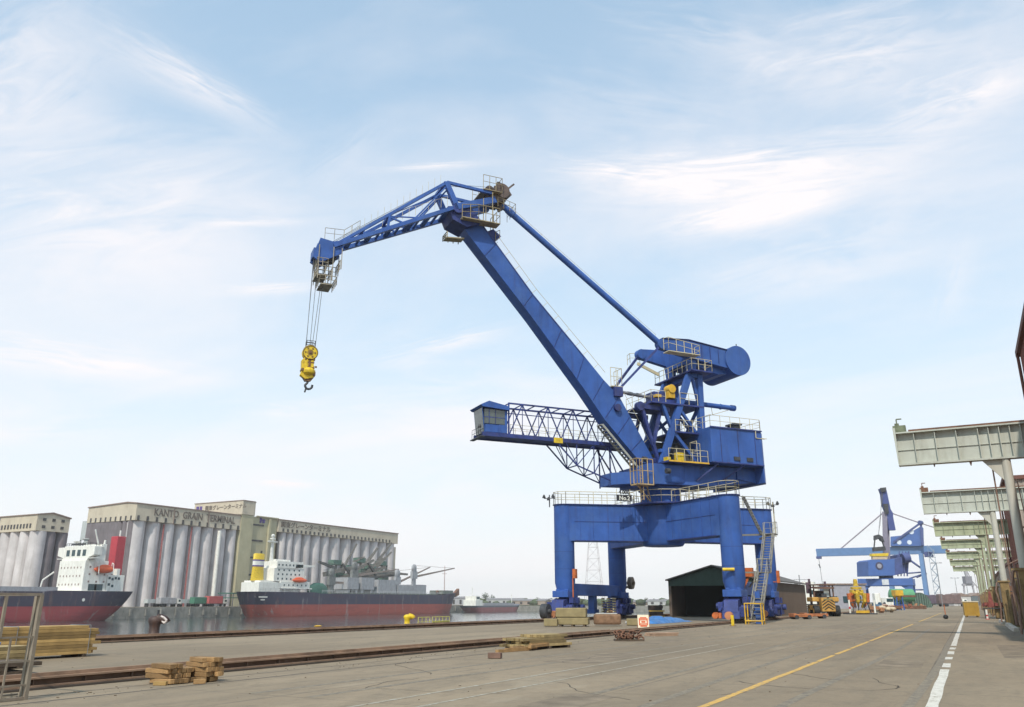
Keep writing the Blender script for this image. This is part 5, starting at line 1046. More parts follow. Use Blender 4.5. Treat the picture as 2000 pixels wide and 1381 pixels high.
# coaster
c0 = onx(920, 1190, -226).y; c1 = onx(1018, 1190, -226).y
cs = thing('coaster', 'small coaster with red hull and white bridge far off in the basin', 'ship', (-229, c0, 0))
hull(MB(), c1 - c0, 9, -5, -.2, 3, 4).build('hull', hull_mat('coaster_hull', -1.1, (.12, .12, .14), (.28, .10, .10)), cs)
m = MB(); m.box((-3.5, 3, -.2), (4, 10, 2.6)); m.box((-3, 4, 2.6), (3.6, 8, 4.6)); m.build('bridge', WHITE, cs); m = MB(); m.box((3.61, 4.5, 3.2), (3.7, 7.5, 4.1)); m.build('window', GLASS, cs)
m = MB(); m.tube((0, 6, 4.6), (0, 6, 9), .15, 6); m.tube((0, c1 - c0 - 6, 0), (0, c1 - c0 - 6, 6), .15, 6); m.build('mast', WHITE, cs); m = MB(); m.box((-3, 13, -.2), (3, c1 - c0 - 9, 1.2)); m.build('hatch_cover', GREYB, cs)
# lattice pylon beyond the crane
r_ = ray(1161, 1172); D_ = 780; t = thing('transmission_tower', 'pale lattice power pylon seen between the two left legs of the big crane', 'pylon', (r_.x / r_.y * D_, D_, 0), YAW)
m = MB(); H_ = 92
def pw(z): return 8.2 * (1 - z / H_) + 1.2
zs = [0, 10, 21, 32, 43, 54, 64, 74, 83, 92]
for a, b in zip(zs, zs[1:]):
    for sx_, sy_ in ((-1, -1), (1, -1), (1, 1), (-1, 1)): m.beam((sx_ * pw(a), sy_ * pw(a), a), (sx_ * pw(b), sy_ * pw(b), b), .42)
    for s_ in (-1, 1): m.beam((-pw(a), s_ * pw(a), a), (pw(b), s_ * pw(b), b), .16); m.beam((pw(a), s_ * pw(a), a), (-pw(b), s_ * pw(b), b), .16); m.beam((-pw(b), s_ * pw(b), b), (pw(b), s_ * pw(b), b), .22)
m.build('lattice', mat('pylon_grey', (.40, .37, .38), .6), t); m = MB()
for z_ in (62, 72, 82): m.beam((-11, 0, z_), (11, 0, z_), .5)
m.build('cross_arm', mat('pylon_grey', (.40, .37, .38)), t)
# ================================================================== further along the quay
def crc(px, f_):                                     # ground distance f_ along the camera heading, pixel column px -> world x, y
    r = (px - 1000) * f_ / (F_PX / math.cos(PITCH)); return Vector((r * math.cos(YAW) - f_ * math.sin(YAW), r * math.sin(YAW) + f_ * math.cos(YAW), 0))
RD = Vector((math.cos(YAW), math.sin(YAW), 0)); FD = Vector((-math.sin(YAW), math.cos(YAW), 0))
def plane(f0):                                       # maps picture columns / rows on the upright plane at distance f0, plus depth b, to world
    def P(px, py, b=0):
        d = ray(px, py); t = f0 / d.dot(FD); p = d * t + Vector((0, 0, EYE)); return p + FD * b
    return P
# second crane, jib raised
C2 = Vector((-24.05, 318, 0)); P = plane(291.8)
t = thing('harbour_crane', 'distant blue slewing crane with raised jib and square machinery house further down the quay', 'crane', C2); c2 = t
def L2(px, py, b=0): return P(px, py, b) - C2
BL2 = mat('far_crane_blue', (.055, .12, .34), .55, .1, .3)
BL2D = mat('far_crane_dark_blue', (.05, .07, .20), .6, .2, .6)
m = MB()
for sx_ in (-7.5, 7.5):
    for sy_ in (-6, 6): m.box((sx_ - .8, sy_ - .8, 1.4), (sx_ + .8, sy_ + .8, 6.9))
    m.prism([(sx_ + (1 if sx_ < 0 else -1) * .8, -6.5, 6.85), (sx_ + (1 if sx_ < 0 else -1) * 3, -6.5, 6.85), (sx_ + (1 if sx_ < 0 else -1) * .8, -6.5, 5.2)], (0, 1, 0))
m.build('leg', BL2, t)
m = MB(); m.box((-8.5, -7, 6.9), (8.5, -5, 9.2)); m.box((-8.5, 5, 6.9), (8.5, 7, 9.2)); m.box((-8.4, -5, 7.0), (-6.5, 5, 9.1)); m.box((6.5, -5, 7.0), (8.4, 5, 9.1)); m.build('portal_girder', BL2, t)
for sx_ in (-7.5, 7.5):
    for sy_ in (-6, 6): m = MB(); m.box((sx_ - .6, sy_ - 2, .3), (sx_ + .6, sy_ + 2, 1.39)); m.build('bogie', BL2D, t)
m = MB(); m.box((-.9, -7.12, 7.1), (1.2, -7.01, 8.9)); m.build('number_plate', mat('pale_plate', (.55, .56, .6)), t)
m = MB(); m.lathe((0, 0, 0), [(2.3, 9.2), (2.3, 10.8)], 20); m.box((-5, -4, 10.8), (5, 4, 11.3)); m.build('slewing_platform', BL2D, t)
def q2(m, pts, b0, b1): m.prism([L2(x, y, b0) for x, y in pts], FD * (b1 - b0))
m = MB(); q2(m, [(1680, 1098), (1685, 1095), (1731, 1094), (1731, 1125), (1681, 1126)], -6.5, 3); hs = m.build('machinery_house', BL2, t)
m = MB(); q2(m, [(1731.3, 1094), (1746, 1090), (1748, 1121), (1731.3, 1125)], -6, 3); m.build('house_shaded_side', BL2D, t)  # right side of the house, its shade put into a darker blue
m = MB(); c_ = L2(1701.5, 1107, -6.55); m.tube(c_, c_ - FD * .06, 1.3, 24); m.build('round_emblem', mat('emblem_dark', (.05, .05, .10)), hs)
m = MB(); c_ = L2(1701.5, 1107, -6.62); m.tube(c_, c_ - FD * .05, .75, 24); m.build('emblem_centre', mat('emblem_grey', (.28, .27, .32)), hs)
m = MB(); q2(m, [(1690, 1083), (1722, 1082), (1721, 1088), (1690, 1088)], -5.5, -3.5); m.build('yellow_platform', YEL, t)
m = MB(); q2(m, [(1692, 1088.2), (1720, 1088.2), (1720, 1094), (1692, 1094)], -5.3, -4); m.build('roof_equipment', mat('beige_box', (.5, .38, .25)), t)
m = MB(); q2(m, [(1717, 955), (1728, 953), (1731, 966), (1737, 995), (1742, 1003), (1742, 1010), (1747, 1036), (1734, 1036), (1729, 1000), (1723, 985), (1721, 966)], -1, 1); m.build('jib', mat('far_jib', (.05, .07, .22), .6), t)
m = MB(); q2(m, [(1716, 954), (1727, 953), (1727, 961), (1718, 962)], -1.6, -1.01); q2(m, [(1722, 985), (1731, 985), (1732, 1004), (1726, 1004)], -1.6, -1.01); m.build('sheave_head', DARK, t)
m = MB(); m.beam(L2(1728, 1000, 0), L2(1730, 1094, 0), 1.6, 1.4); m.beam(L2(1737, 1033, 1), L2(1739, 1094, 1), .8); m.build('mast_column', mat('mauve_column', (.20, .18, .24), .6), t)
m = MB(); q2(m, [(1745, 1085), (1766, 1080), (1768, 1098), (1763, 1120), (1748, 1122)], -3, 3)
for px in (1748, 1754, 1760, 1766): m.beam(L2(px, 1078, -3.4), L2(px - 3, 1126, -3.4), .35)
m.tube(L2(1752, 1092, -4.2), L2(1764, 1090, -4.2), 1.7, 14); m.build('machinery', BL2D, t)
m = MB(); m.beam(L2(1720, 962, -1), L2(1714, 1028, -2), .1); m.beam(L2(1722, 962, -1), L2(1712, 1032, -2), .1); m.beam(L2(1729, 1000, 0), L2(1690, 1040, 0), .01); m.build('hoist_rope', CABLE, t)
gb = thing('grab_bucket', 'dark clamshell grab hanging from the raised jib of the distant blue crane', 'grab', C2 + L2(1711, 1068, -2)); m = MB()
o_ = C2 + L2(1711, 1068, -2)
def L3(px, py, b=0): return P(px, py, b) - o_
m.prism([L3(1703, 1047, -2.8), L3(1710, 1045, -2.8), L3(1717, 1049, -2.8), L3(1721, 1060, -2.8), L3(1715, 1057, -2.8), L3(1711, 1051, -2.8), L3(1707, 1055, -2.8), L3(1703, 1056, -2.8)], FD * 1.6); m.build('head', DARK, gb)
m = MB(); m.beam(L3(1704, 1054, -2), L3(1702, 1074, -2), .35); m.beam(L3(1717, 1055, -2), L3(1722, 1070, -2), .35); m.prism([L3(1700, 1070, -2.8), L3(1722, 1068, -2.8), L3(1724, 1076, -2.8), L3(1701, 1078, -2.8)], FD * 1.6); m.build('jaw', DARK, gb)
m = MB(); m.beam(L3(1713, 1028, -2), L3(1711, 1046, -2), .15); m.build('chain', CABLE, gb)
# gantry unloader beyond it
C3 = Vector((-24, 470, 0)); t = thing('gantry_unloader', 'pale blue gantry unloader with long horizontal boom over the basin, beyond the distant crane', 'crane', C3)
def X3(px, py): return ony(px, py, 470) - C3
m = MB(); a, b = X3(1595, 1080), X3(1851, 1072); z_ = (a.z + b.z) / 2; m.box((a.x, -1.2, z_ - 2), (b.x, -.2, z_ + 1.9)); m.box((a.x, 1.2, z_ - 2), (b.x, 2.2, z_ + 1.9))
for k in range(14): x_ = a.x + (b.x - a.x) * k / 13; m.box((x_ - .3, -.2, z_ + .8), (x_ + .3, 1.2, z_ + 1.4))
bm_ = m.build('boom', BLUEL, t)
m = MB(); m.box((a.x - .3, -1.5, z_ - 3.2), (a.x + 2, 2.4, z_ - 2.01)); m.build('boom_tip', BL2D, bm_)
def q3(m, pts, d): m.prism([X3(x, y) + Vector((0, -3, 0)) for x, y in pts], (0, d, 0))
m = MB(); q3(m, [(1740, 1049), (1760, 1047), (1780, 1040), (1797, 1030), (1803, 1031), (1804, 1067), (1740, 1067)], 7); hs = m.build('machinery_house', BL2, t)
m = MB()
for px, py in ((1757, 1060), (1777, 1060), (1781, 1040)): c_ = X3(px, py) + Vector((0, -3.1, 0)); m.tube(c_, c_ + Vector((0, .08, 0)), 1.1, 16)
m.build('round_window', mat('pale_window', (.6, .65, .75)), hs)
for px, w_ in ((1812, 1.9), (1746, 1.6)):
    b0 = ony(px, 1175, 470).x + 24; m = MB(); m.beam((b0, -7, .5), (b0, -4, z_ - 2), w_, w_); m.beam((b0, 7, .5), (b0, 4, z_ - 2), w_, w_); m.beam((b0, -6.2, 7), (b0, 6.2, 7), 1.0); m.build('leg', BLUEL, t)
m = MB(); b0 = ony(1808, 1100, 470).x + 24; m.beam((b0, -4, z_ + 1.9), (X3(1799, 1024).x, -3, X3(1799, 1024).z), 1.1); m.beam(X3(1798, 1023) + Vector((0, -3.2, 0)), X3(1746, 1060) + Vector((0, -3.2, 0)), .9); m.tube(X3(1797, 1022) + Vector((0, -4, 0)), X3(1800, 1022) + Vector((0, -2, 0)), 1.1, 10); m.build('apex_frame', BL2D, t)
m = MB(); A_ = X3(1729, 998)
for tx, ty in ((1642, 1072), (1798, 1022)): m.tube(A_, X3(tx, ty), .32, 6)
m.tube(X3(1798, 1022), X3(1850, 1038), .28, 6); m.build('stay', mat('mauve_stay', (.24, .20, .24)), t)
m = MB(); m.beam(X3(1730, 1088), X3(1729, 998), 1.2); m.build('pylon', BL2D, t)
m = MB()
for (x0, y0), (x1, y1) in (((1770, 1120), (1808, 1117)), ((1776, 1130), (1808, 1120)), ((1790, 1128), (1810, 1120)), ((1770, 1090), (1806, 1115)), ((1762, 1082), (1800, 1110)), ((1785, 1152), (1812, 1152))): m.tube(X3(x0, y0), X3(x1, y1), .4, 6)
m.box(tuple(X3(1806, 1088) + Vector((0, -3, 0))), tuple(X3(1822, 1078) + Vector((0, 2, 0)))); m.build('access_platform', BL2D, t)
m = MB()
for k in range(9):
    z0 = 3 + k * 2.8; s_ = 1 if k % 2 else -1; m.beam((b0 + 3.5 - s_ * 1.1, -5, z0), (b0 + 3.5 + s_ * 1.1, -5, z0 + 2.8), .4); m.box((b0 + 2, -5.4, z0), (b0 + 5, -4.6, z0 + .15))
m.beam((b0 + 2.2, -5, 0), (b0 + 2.0, -5, z_ + 2), .2); m.beam((b0 + 4.8, -5, 0), (b0 + 4.6, -5, z_), .2); m.build('stair_tower', mat('grey_blue_stair', (.22, .27, .34)), t)
m = MB(); m.tube((a.x + .8, 0, z_ - 3.2), (a.x + 1.6, 0, 2), .12, 5); m.tube((a.x + .5, 0, z_ - 6), (a.x + 1.1, 0, z_ - 8), .35, 6); m.build('hoist_rope', CABLE, t)

# dark boat shed behind the crane
t = thing('boat_shed', 'brown shed with dark green gable and black open front behind the big crane', 'shed', (-25.05, 94, 0))
BRN = mat('shed_brown_sheet', (.125, .088, .066), .7, .1, .4, dirt=(.09, .06, .05), damt=.4, dscale=(3, 3, .1)); GRN = mat('shed_gable_green', (.035, .06, .045), .7, .15)
hw, Ls_ = 4.95, 31; m = MB(); m.box((hw - .12, 0, 0), (hw, Ls_, 3.9)); m.box((-hw, 0, 0), (-hw + .12, Ls_, 3.9)); m.box((-hw, Ls_, 0), (hw, Ls_ + .12, 3.9))
for k in range(60): m.box((hw, .2 + k * .51, .02), (hw + .04, .4 + k * .51, 3.85))
m.build('wall', BRN, t)
m = MB(); m.prism([(-hw, 0, 3.35), (hw, 0, 3.35), (hw, 0, 3.95), (.2, 0, 5.4), (-hw, 0, 3.95)], (0, .15, 0)); m.build('gable', GRN, t)
m = MB()
for s_ in (-1, 1): m.prism([(.2, -.3, 5.45), (s_ * (hw + .25), -.3, 3.92), (s_ * (hw + .25), -.3, 4.06), (.2, -.3, 5.6)], (0, Ls_ + .6, 0))
m.build('roof', mat('shed_roof', (.10, .085, .075), .7), t)
m = MB(); m.box((-hw, -.02, 0), (-hw + .3, .14, 3.34)); m.box((hw - .3, -.02, 0), (hw, .14, 3.34)); m.build('door_post', BRN, t)
m = MB(); m.box((-hw + .2, 5.6, 0), (hw - .2, 5.7, 3.9)); m.build('interior_shade_sheet', mat('painted_shade_black', (.008, .007, .008), .9), t)  # added black sheet, stands in for the shade inside the open shed
# forklift
def forklift():
    p = crc(1614, 100); t = thing('forklift', 'big worn yellow forklift with black chevrons on its rear, in front of the brown shed', 'forklift', p, YAW - .12)
    FY_ = mat('forklift_yellow', (.50, .27, .06), .55, .2, 2, dirt=RUST, damt=.5, dscale=(1, 1, 1))
    m = MB(); m.prism([(-.75, -.9, .55), (.75, -.9, .55), (.75, -.9, 2.1), (-.75, -.9, 2.1)], (0, 1.4, 0)); m.box((-1.45, .5, .7), (1.45, 3.4, 1.25)); m.box((-1.5, .2, 1.65), (-.76, 3.2, 2.15)); m.box((.76, .2, 1.65), (1.5, 3.2, 2.15)); b = m.build('body', FY_, t, bevel=.06)
    m = MB()
    for k in range(4):
        z0 = .65 + k * .33
        for s_ in (-1, 1): m.prism([(0, -.925, z0 + .35), (0, -.925, z0 + .48), (s_ * .7, -.925, z0 + .0), (s_ * .7, -.925, z0 - .13)] if k else [(0, -.925, z0 + .35), (0, -.925, z0 + .48), (s_ * .55, -.925, z0 + .1), (s_ * .4, -.925, z0 + .08)], (0, .02, 0))
    m.build('chevrons', BLACK, b)
    m = MB(); m.box((-.5, -.93, 1.85), (.5, -.905, 2.0)); m.build('plate', mat('plate_olive', (.25, .2, .08)), b)
    m = MB()
    for sx in (-1.15, 1.15):
        for y_ in (.9, 2.5): m.beam((sx * .95, y_, 2.15), (sx * .95, y_, 3.5), .14)
    m.box((-1.3, .6, 3.5), (1.3, 2.8, 3.62)); m.box((-1.2, .55, 3.1), (1.2, .7, 3.3)); m.box((-.95, 1.9, 2.1), (.95, 2.1, 2.9)); m.build('overhead_guard', mat('forklift_brown', (.13, .07, .05), .7, .4), t)
    m = MB(); m.box((.1, 1.2, 2.2), (.7, 1.25, 3.1)); m.build('rear_window', mat('window_pale', (.5, .55, .55), .2), t)
    m = MB(); m.box((-.6, 1.3, 1.26), (.6, 2.0, 2.6)); m.box((-.3, .8, 2.1), (.3, 1.2, 2.5)); m.build('seat', DARK, t)
    m = MB()
    for sx in (-.9, .9): m.box((sx - .12, 3.45, .2), (sx + .12, 3.7, 4.0))
    m.box((-1.2, 3.46, 3.2), (1.2, 3.6, 3.4)); m.box((-1.4, 3.2, 2.6), (-1.0, 3.5, 3.9)); m.tube((-.95, 3.5, 3.9), (-.95, 3.5, 4.3), .14, 8); m.build('mast', mat('mast_purple_brown', (.10, .06, .08), .7, .3), t)
    for sx in (-1.15, 1.15):
        for y_ in (.35, 2.7): m = MB(); m.tube((sx - .3, y_, .62), (sx + .3, y_, .62), .62, 20); w_ = m.build('wheel', BLACK, t); m = MB(); m.tube((sx - .31, y_, .62), (sx + .31, y_, .62), .28, 14); m.build('rim', FY_, w_)
forklift()
# low orange trailers
for i, (px, f_, L_, lb) in enumerate(((1561, 84, 1.9, 'low rusty orange rail trolley nearest the crane legs'), (1587, 88, 2.5, 'flat orange trolley bed reaching under the forklift'))):
    t = thing('rail_trolley', lb, 'trolley', crc(px, f_), YAW + .08, 'orange trolleys beside the forklift'); m = MB(); m.box((-L_ / 2, -.6, .22), (L_ / 2, .6, .36)); m.box((-L_ / 2, -.62, .36), (L_ / 2, -.5, .48)); m.box((-L_ / 2, -.6, .36), (-L_ / 2 + .3, .6, .55)); m.build('bed', mat('trolley_orange', (.42, .15, .06), .7, .3, dirt=RUST, damt=.6), t, bevel=.02)
    for x_ in (-L_ / 3, L_ / 3):
        m = MB(); m.tube((x_, -.66, .2), (x_, .66, .2), .2, 14); m.build('wheel', DARK, t)
# orange-peel grab parked in its pen
gp_ = crc(1675, 118); PYEL = mat('grab_worn_yellow', (.52, .34, .03), .6, .3, 3, dirt=RUST, damt=.7, dscale=(1, 1, 1))
t = thing('peel_grab', 'yellow and orange peel grab standing on its dark rack right of the forklift', 'grab', gp_, YAW); t.scale = (.9, .9, .95)
m = MB(); m.lathe((0, 0, 0), [(.25, 4.9), (.33, 4.5), (.3, 4.1), (.4, 4.0), (.4, 3.9)], 14); m.box((-.7, -.45, 3.45), (.7, .45, 3.8)); m.tube((-.5, -.6, 3.0), (-.5, .6, 3.0), .2, 10); m.tube((.5, -.6, 3.0), (.5, .6, 3.0), .2, 10); m.box((-.9, -.5, 2.85), (-.5, .5, 3.38)); m.box((.5, -.5, 2.85), (.9, .5, 3.38)); m.prism([(-.28, -.55, 3.4), (.28, -.55, 3.4), (.18, -.55, 1.9), (-.18, -.55, 1.9)], (0, 1.1, 0)); m.build('head', PYEL, t, bevel=.04)
for i, (a_, c_) in enumerate(((R(200), ORANGE), (R(340), ORANGE), (R(250), PYEL), (R(290), PYEL), (R(90), ORANGE))):
    d_ = Vector((math.cos(a_), math.sin(a_), 0)); m = MB(); m.beam(d_ * .5 + Vector((0, 0, 3.0)), d_ * 1.55 + Vector((0, 0, 2.6)), .34); m.beam(d_ * 1.55 + Vector((0, 0, 2.9)), d_ * 1.45 + Vector((0, 0, 1.7)), .5, .4, w2=.4); m.beam(d_ * 1.45 + Vector((0, 0, 1.8)), d_ * .8 + Vector((0, 0, .9)), .42, .3, w2=.12); m.beam(d_ * .4 + Vector((0, 0, 2.0)), d_ * 1.2 + Vector((0, 0, 1.9)), .14); m.build('tine', c_, t)
t = thing('grab_rack', 'dark floor rack with two white corner posts under the yellow peel grab', 'rack', gp_ + RD * 0.05, YAW)
m = MB(); m.box((-1.75, -1.2, 0), (2.0, 1.2, .16))
for x_ in (-1.3, -.5, .5, 1.2): m.beam((x_, -1.1, .16), (x_ * .6, -1.1, 1.7), .09)
m.path([(-1.5, -1.1, 1.5), (1.9, -1.1, 1.5)], .06, 6); m.path([(-1.5, 1.1, 1.5), (1.9, 1.1, 1.5)], .06, 6)
for k in range(9): m.beam((-1.5 + k * .42, -1.1, .16), (-1.1 + k * .35, -1.1, 1.2), .03)
m.build('frame', DARK, t); m = MB(); m.box((-.9, -1.3, .17), (.9, -1.22, .5)); m.build('yellow_board', OCHRE, t)
for x_ in (-1.68, 1.72): m = MB(); m.tube((x_, -1.15, .16), (x_, -1.15, 1.9), .12, 10); o = m.build('corner_post', WHITE, t)
m = MB(); m.tube((-1.68, -1.15, .7), (-1.68, -1.15, 1.0), .128, 10); m.build('red_band', mat('red_paint', (.5, .04, .04)), o)
# white signal box and pale hull-like cabin behind the forklift
t = thing('workboat_wheelhouse', 'white wheelhouse of a workboat poking up between the brown shed and the forklift', 'boat', crc(1583, 150)); m = MB()
for z0, z1, w_ in ((0, 2.2, 1.2), (2.21, 4.4, 1.6), (4.41, 5.0, 1.0)): m.box((-w_, -1, z0), (w_, 1, z1))
m.build('wheelhouse', WHITE, t); m = MB(); m.box((.4, -1.06, 2.9), (1.0, -1.01, 3.6)); m.build('window', GLASS, t); m = MB(); m.tube((-1.4, -.6, 4.4), (-1.4, -.6, 6.2), .08, 6); m.beam((-2.4, -.6, 5.4), (.2, -.6, 5.4), .08); m.box((-2.3, -.8, 2.4), (-1.7, -.4, 4.9)); m.build('mast', STEEL, t)
t = thing('stacked_plate', 'dark stack of steel plates lying between the brown shed and the forklift', 'steel stack', crc(1580, 128)); m = MB()
for k in range(5): m.box((-2.5 + .05 * k, -1, .1 + k * .26), (2.4 - .08 * k, 1, .3 + k * .26))
m.build('plates', DARK, t); m = MB(); m.box((-2, -.9, 0), (-1.8, .9, .099)); m.box((1.8, -.9, 0), (2, .9, .099)); m.build('bearers', RUSTM, t)
t = thing('workshop', 'grey low workshop with mauve upper wall behind the peel grab', 'building', crc(1655, 215), YAW); m = MB(); m.box((-5, 0, 0), (5, 8, 5.8)); m.build('wall', mat('workshop_grey', (.30, .29, .33), .8), t); m = MB(); m.box((-5.3, -.3, 5.81), (5.3, 8.3, 6.1)); m.build('roof', TRIM, t)
m = MB()
for k in range(3): m.box((-4 + k * 3, -.08, 1.5), (-2.4 + k * 3, -.01, 3.0))
m.build('windows', GLASS, t)
# clutter beside the rails under the far crane
t = thing('storage_tank', 'green horizontal storage tank with brown band under the distant crane', 'tank', crc(1766, 232), YAW)
m = MB(); m.tube((-2.9, 1, 3.3), (2.9, 1, 3.3), 1.75, 28); m.lathe((-2.9, 1, 3.3), [(.2, -.5), (1.2, -.3), (1.75, 0)], 24, False, 'X'); m.build('shell', mat('tank_green', (.09, .28, .14), .5, .15), t)
m = MB(); m.box((-2.9, -.78, 2.9), (2.9, -.74, 3.4)); m.build('band', RUSTM, t); m = MB()
for x_ in (-2.3, 0, 2.3): m.box((x_ - .2, -.2, 0), (x_ + .2, 2.2, 1.9))
m.build('saddle', mat('dark_leaf', (.08, .12, .07)), t)
t = thing('hopper', 'small yellow hopper on tall blue legs in front of the green tank', 'hopper', crc(1755, 178), YAW)
m = MB(); m.box((-.85, -.85, 2.9), (.85, .85, 4.0)); m.lathe((0, 0, 0), [(.25, 1.9), (1.15, 2.89)], 4); m.build('bin', OCHRE, t); m = MB()
for x_ in (-.7, .7):
    for y_ in (-.7, .7): m.beam((x_, y_, 0), (x_ * .8, y_ * .8, 2.6), .2)
m.path([(-.7, -.7, 1), (.7, -.7, 1), (.7, .7, 1), (-.7, .7, 1), (-.7, -.7, 1)], .07, 5); m.build('frame', BLUE, t)
t = thing('arched_store', 'dark green arched store with ribs to the right of the green tank', 'shed', crc(1798, 262), YAW); m = MB(); n_ = 14
arc = [(3.4 * math.cos(math.pi * k / n_), 0, 4.4 * math.sin(math.pi * k / n_)) for k in range(n_ + 1)]; m.prism(arc, (0, 9, 0)); m.build('cover', mat('dark_green_sheet', (.05, .08, .06), .8, .2), t)
m = MB()
for k in range(1, n_): m.beam((arc[k][0], -.05, 0), (arc[k][0], -.05, arc[k][2] * .97), .1)
m.build('rib', mat('pale_green_rib', (.16, .24, .2)), t)
def pile(label, px, f_, kind, seed, w=2.4, h=1.1, c_=None):
    rr = random.Random(seed); t = thing(kind, label, kind.replace('_', ' '), crc(px, f_), YAW + rr.uniform(-.2, .2), 'goods lying along the crane rails'); m = MB()
    for k in range(9):
        x_ = rr.uniform(-w / 2, w / 2); z_ = rr.uniform(.15, h * .7); s_ = rr.uniform(.25, .55)
        if kind == 'sack_pile': m.blob((x_, rr.uniform(-.5, .5), z_), (s_ * 1.3, s_, s_ * .7), 10, .12, k + seed)
        elif kind == 'pipe_bundle': m.tube((-w / 2 + rr.uniform(0, .2), (k % 3) * .28 - .3, .14 + (k // 3) * .26), (w / 2 - rr.uniform(0, .2), (k % 3) * .28 - .3, .14 + (k // 3) * .26), .13, 10)
        elif kind == 'pallet_stack': m.box((-.6, -.5, k * .14), (.6, .5, k * .14 + .05)); [m.box((x0, -.5, k * .14 + .05), (x0 + .1, .5, k * .14 + .139)) for x0 in (-.6, -.05, .5)]
        elif kind == 'cable_drum':
            if k < 1: m.tube((-.5, 0, .8), (-.42, 0, .8), .8, 20); m.tube((.42, 0, .8), (.5, 0, .8), .8, 20); m.tube((-.42, 0, .8), (.42, 0, .8), .45, 16)
        else: m.cbox((x_, rr.uniform(-.4, .4), z_), (s_ * 1.6, s_, s_), rr.uniform(-.5, .5))
    m.build('goods', c_ or RUSTM, t); return t
pile('heap of pale orange scrap blocks beside the white post of the grab rack', 1710, 128, 'scrap_heap', 1, 2.0, 1.2, mat('scrap_orange', (.38, .18, .09), .8, .4, 3))
pile('cream sacks heaped under the distant crane', 1728, 138, 'sack_pile', 2, 2.8, 1.3, mat('sack_cream', (.50, .40, .28), .9, .2))
pile('dark pipe bundle among the sacks under the distant crane', 1718, 150, 'pipe_bundle', 3, 4, 1, DARK)
pile('brown crates lying left of the hopper legs', 1741, 152, 'scrap_heap', 4, 2.6, 1.3, RUSTM)
pile('pinkish sacks left of the hopper legs', 1734, 165, 'sack_pile', 5, 3, 1.3, mat('sack_pink', (.42, .28, .22), .9, .2))
pile('tall stack of pallets beyond the grab rack', 1704, 160, 'pallet_stack', 6, 2, 1, mat('pallet_wood', (.32, .22, .13), .9, .2))
pile('rust-red crates right of the hopper', 1772, 190, 'scrap_heap', 7, 3.6, 1.5, mat('rust_red', (.30, .10, .06), .8, .4, 2))
pile('brown pipes lying below the green tank', 1786, 205, 'pipe_bundle', 8, 5, 1, RUSTM)
pile('orange blocks near the foot of the pale blue gantry', 1792, 230, 'scrap_heap', 9, 4, 1.8, mat('scrap_orange', (.38, .18, .09)))
pile('blue-grey cable drum standing under the distant crane', 1712, 142, 'cable_drum', 10, 1, 1, mat('drum_blue', (.07, .13, .2), .7, .2))
pile('dark cable drum near the left leg of the distant crane', 1723, 185, 'cable_drum', 11, 1, 1, DARK)
t = thing('site_van', 'white van parked under the girder of the distant crane', 'van', crc(1731, 200), YAW); m = MB(); m.prism([(-1, -2, .4), (1, -2, .4), (1, -2, 1.6), (.8, -2, 2.6), (-.8, -2, 2.6), (-1, -2, 1.6)], (0, 4.2, 0)); m.box((-2.5, 0, .0), (-1.2, 1.5, 3.6)); m.build('body', WHITE, t, bevel=.1); m = MB(); m.box((-.75, -2.04, 1.65), (.75, -2.005, 2.4)); m.build('window', GLASS, t)
m = MB()
for x_ in (-.85, .85):
    for y_ in (-1.2, 1.3): m.tube((x_ - .1, y_, .35), (x_ + .1, y_, .35), .35, 12)
m.build('wheels', BLACK, t)
# tarpaulined trailers at the end of the road
MV = mat('mauve_tarp', (.10, .07, .10), .8, .25, .8); BT = mat('brown_tarp', (.16, .105, .10), .8, .3, .8)
lorry('flatbed_lorry', 'lorry with dark mauve sheeted load, left one at the end of the road', crc(1829, 330) , YAW, MV, 9.5, 3.0, 'sheeted lorries at the end of the road', True)
lorry('flatbed_lorry', 'lorry with brown sheeted load, right one at the end of the road', crc(1860, 318), YAW, BT, 10.5, 3.2, 'sheeted lorries at the end of the road', True)
# street lamps and a red-white mast far off
for i, (px, f_, h_) in enumerate(((1840, 300, 15), (1893, 420, 26), (1872, 380, 12))):
    t = thing('lamp_post', ('lone lamp post rising over the sheeted lorries', 'tall thin floodlight mast above the end of the road', 'lamp post just left of the white road line in the distance')[i], 'lamp post', crc(px, f_), YAW, 'distant lamp posts'); m = MB(); m.tube((0, 0, 0), (0, 0, h_), .16, 8, .09); m.build('pole', STEEL, t); m = MB(); m.beam((-1.6, 0, h_ - .1), (1.6, 0, h_ - .1), .16); m.box((-1.9, -.2, h_ - .2), (-1.1, .2, h_ + .05)); m.box((1.1, -.2, h_ - .2), (1.9, .2, h_ + .05)); m.build('lamp_head', STEEL, t)
t = thing('far_crane', 'tiny pale grey dock crane far beyond the end of the road', 'crane', crc(1896, 600), YAW); m = MB()
for x_ in (-3, 3): m.beam((x_ * 1.4, 0, 0), (x_, 0, 13), .9)
m.box((-4, -1, 12.5), (4, 1, 14)); m.build('portal', mat('far_grey', (.36, .34, .37)), t); m = MB(); m.box((-2.4, -2, 14), (2.4, 2, 19)); m.build('house', mat('far_grey_dark', (.2, .19, .22)), t)
m = MB(); m.beam((0, 0, 19), (-1.5, 0, 29), 1.6, w2=.8); m.beam((3, 0, 16), (14, 0, 2), .5); m.beam((2, 0, 19), (-1.2, 0, 28), .5); m.build('jib', mat('far_grey', (.36, .34, .37)), t)
m = MB(); rr = random.Random(9)
for i in range(60): m.blob((-34 + rr.uniform(0, 120), 560 + rr.uniform(0, 60), 1), (rr.uniform(3, 7), 4, rr.uniform(2.5, 6)), 8, .35, i)
tag(m.build('distant_treeline', LEAF), 'grey-green treeline closing the far end of the quay road', 'trees', kind='stuff')
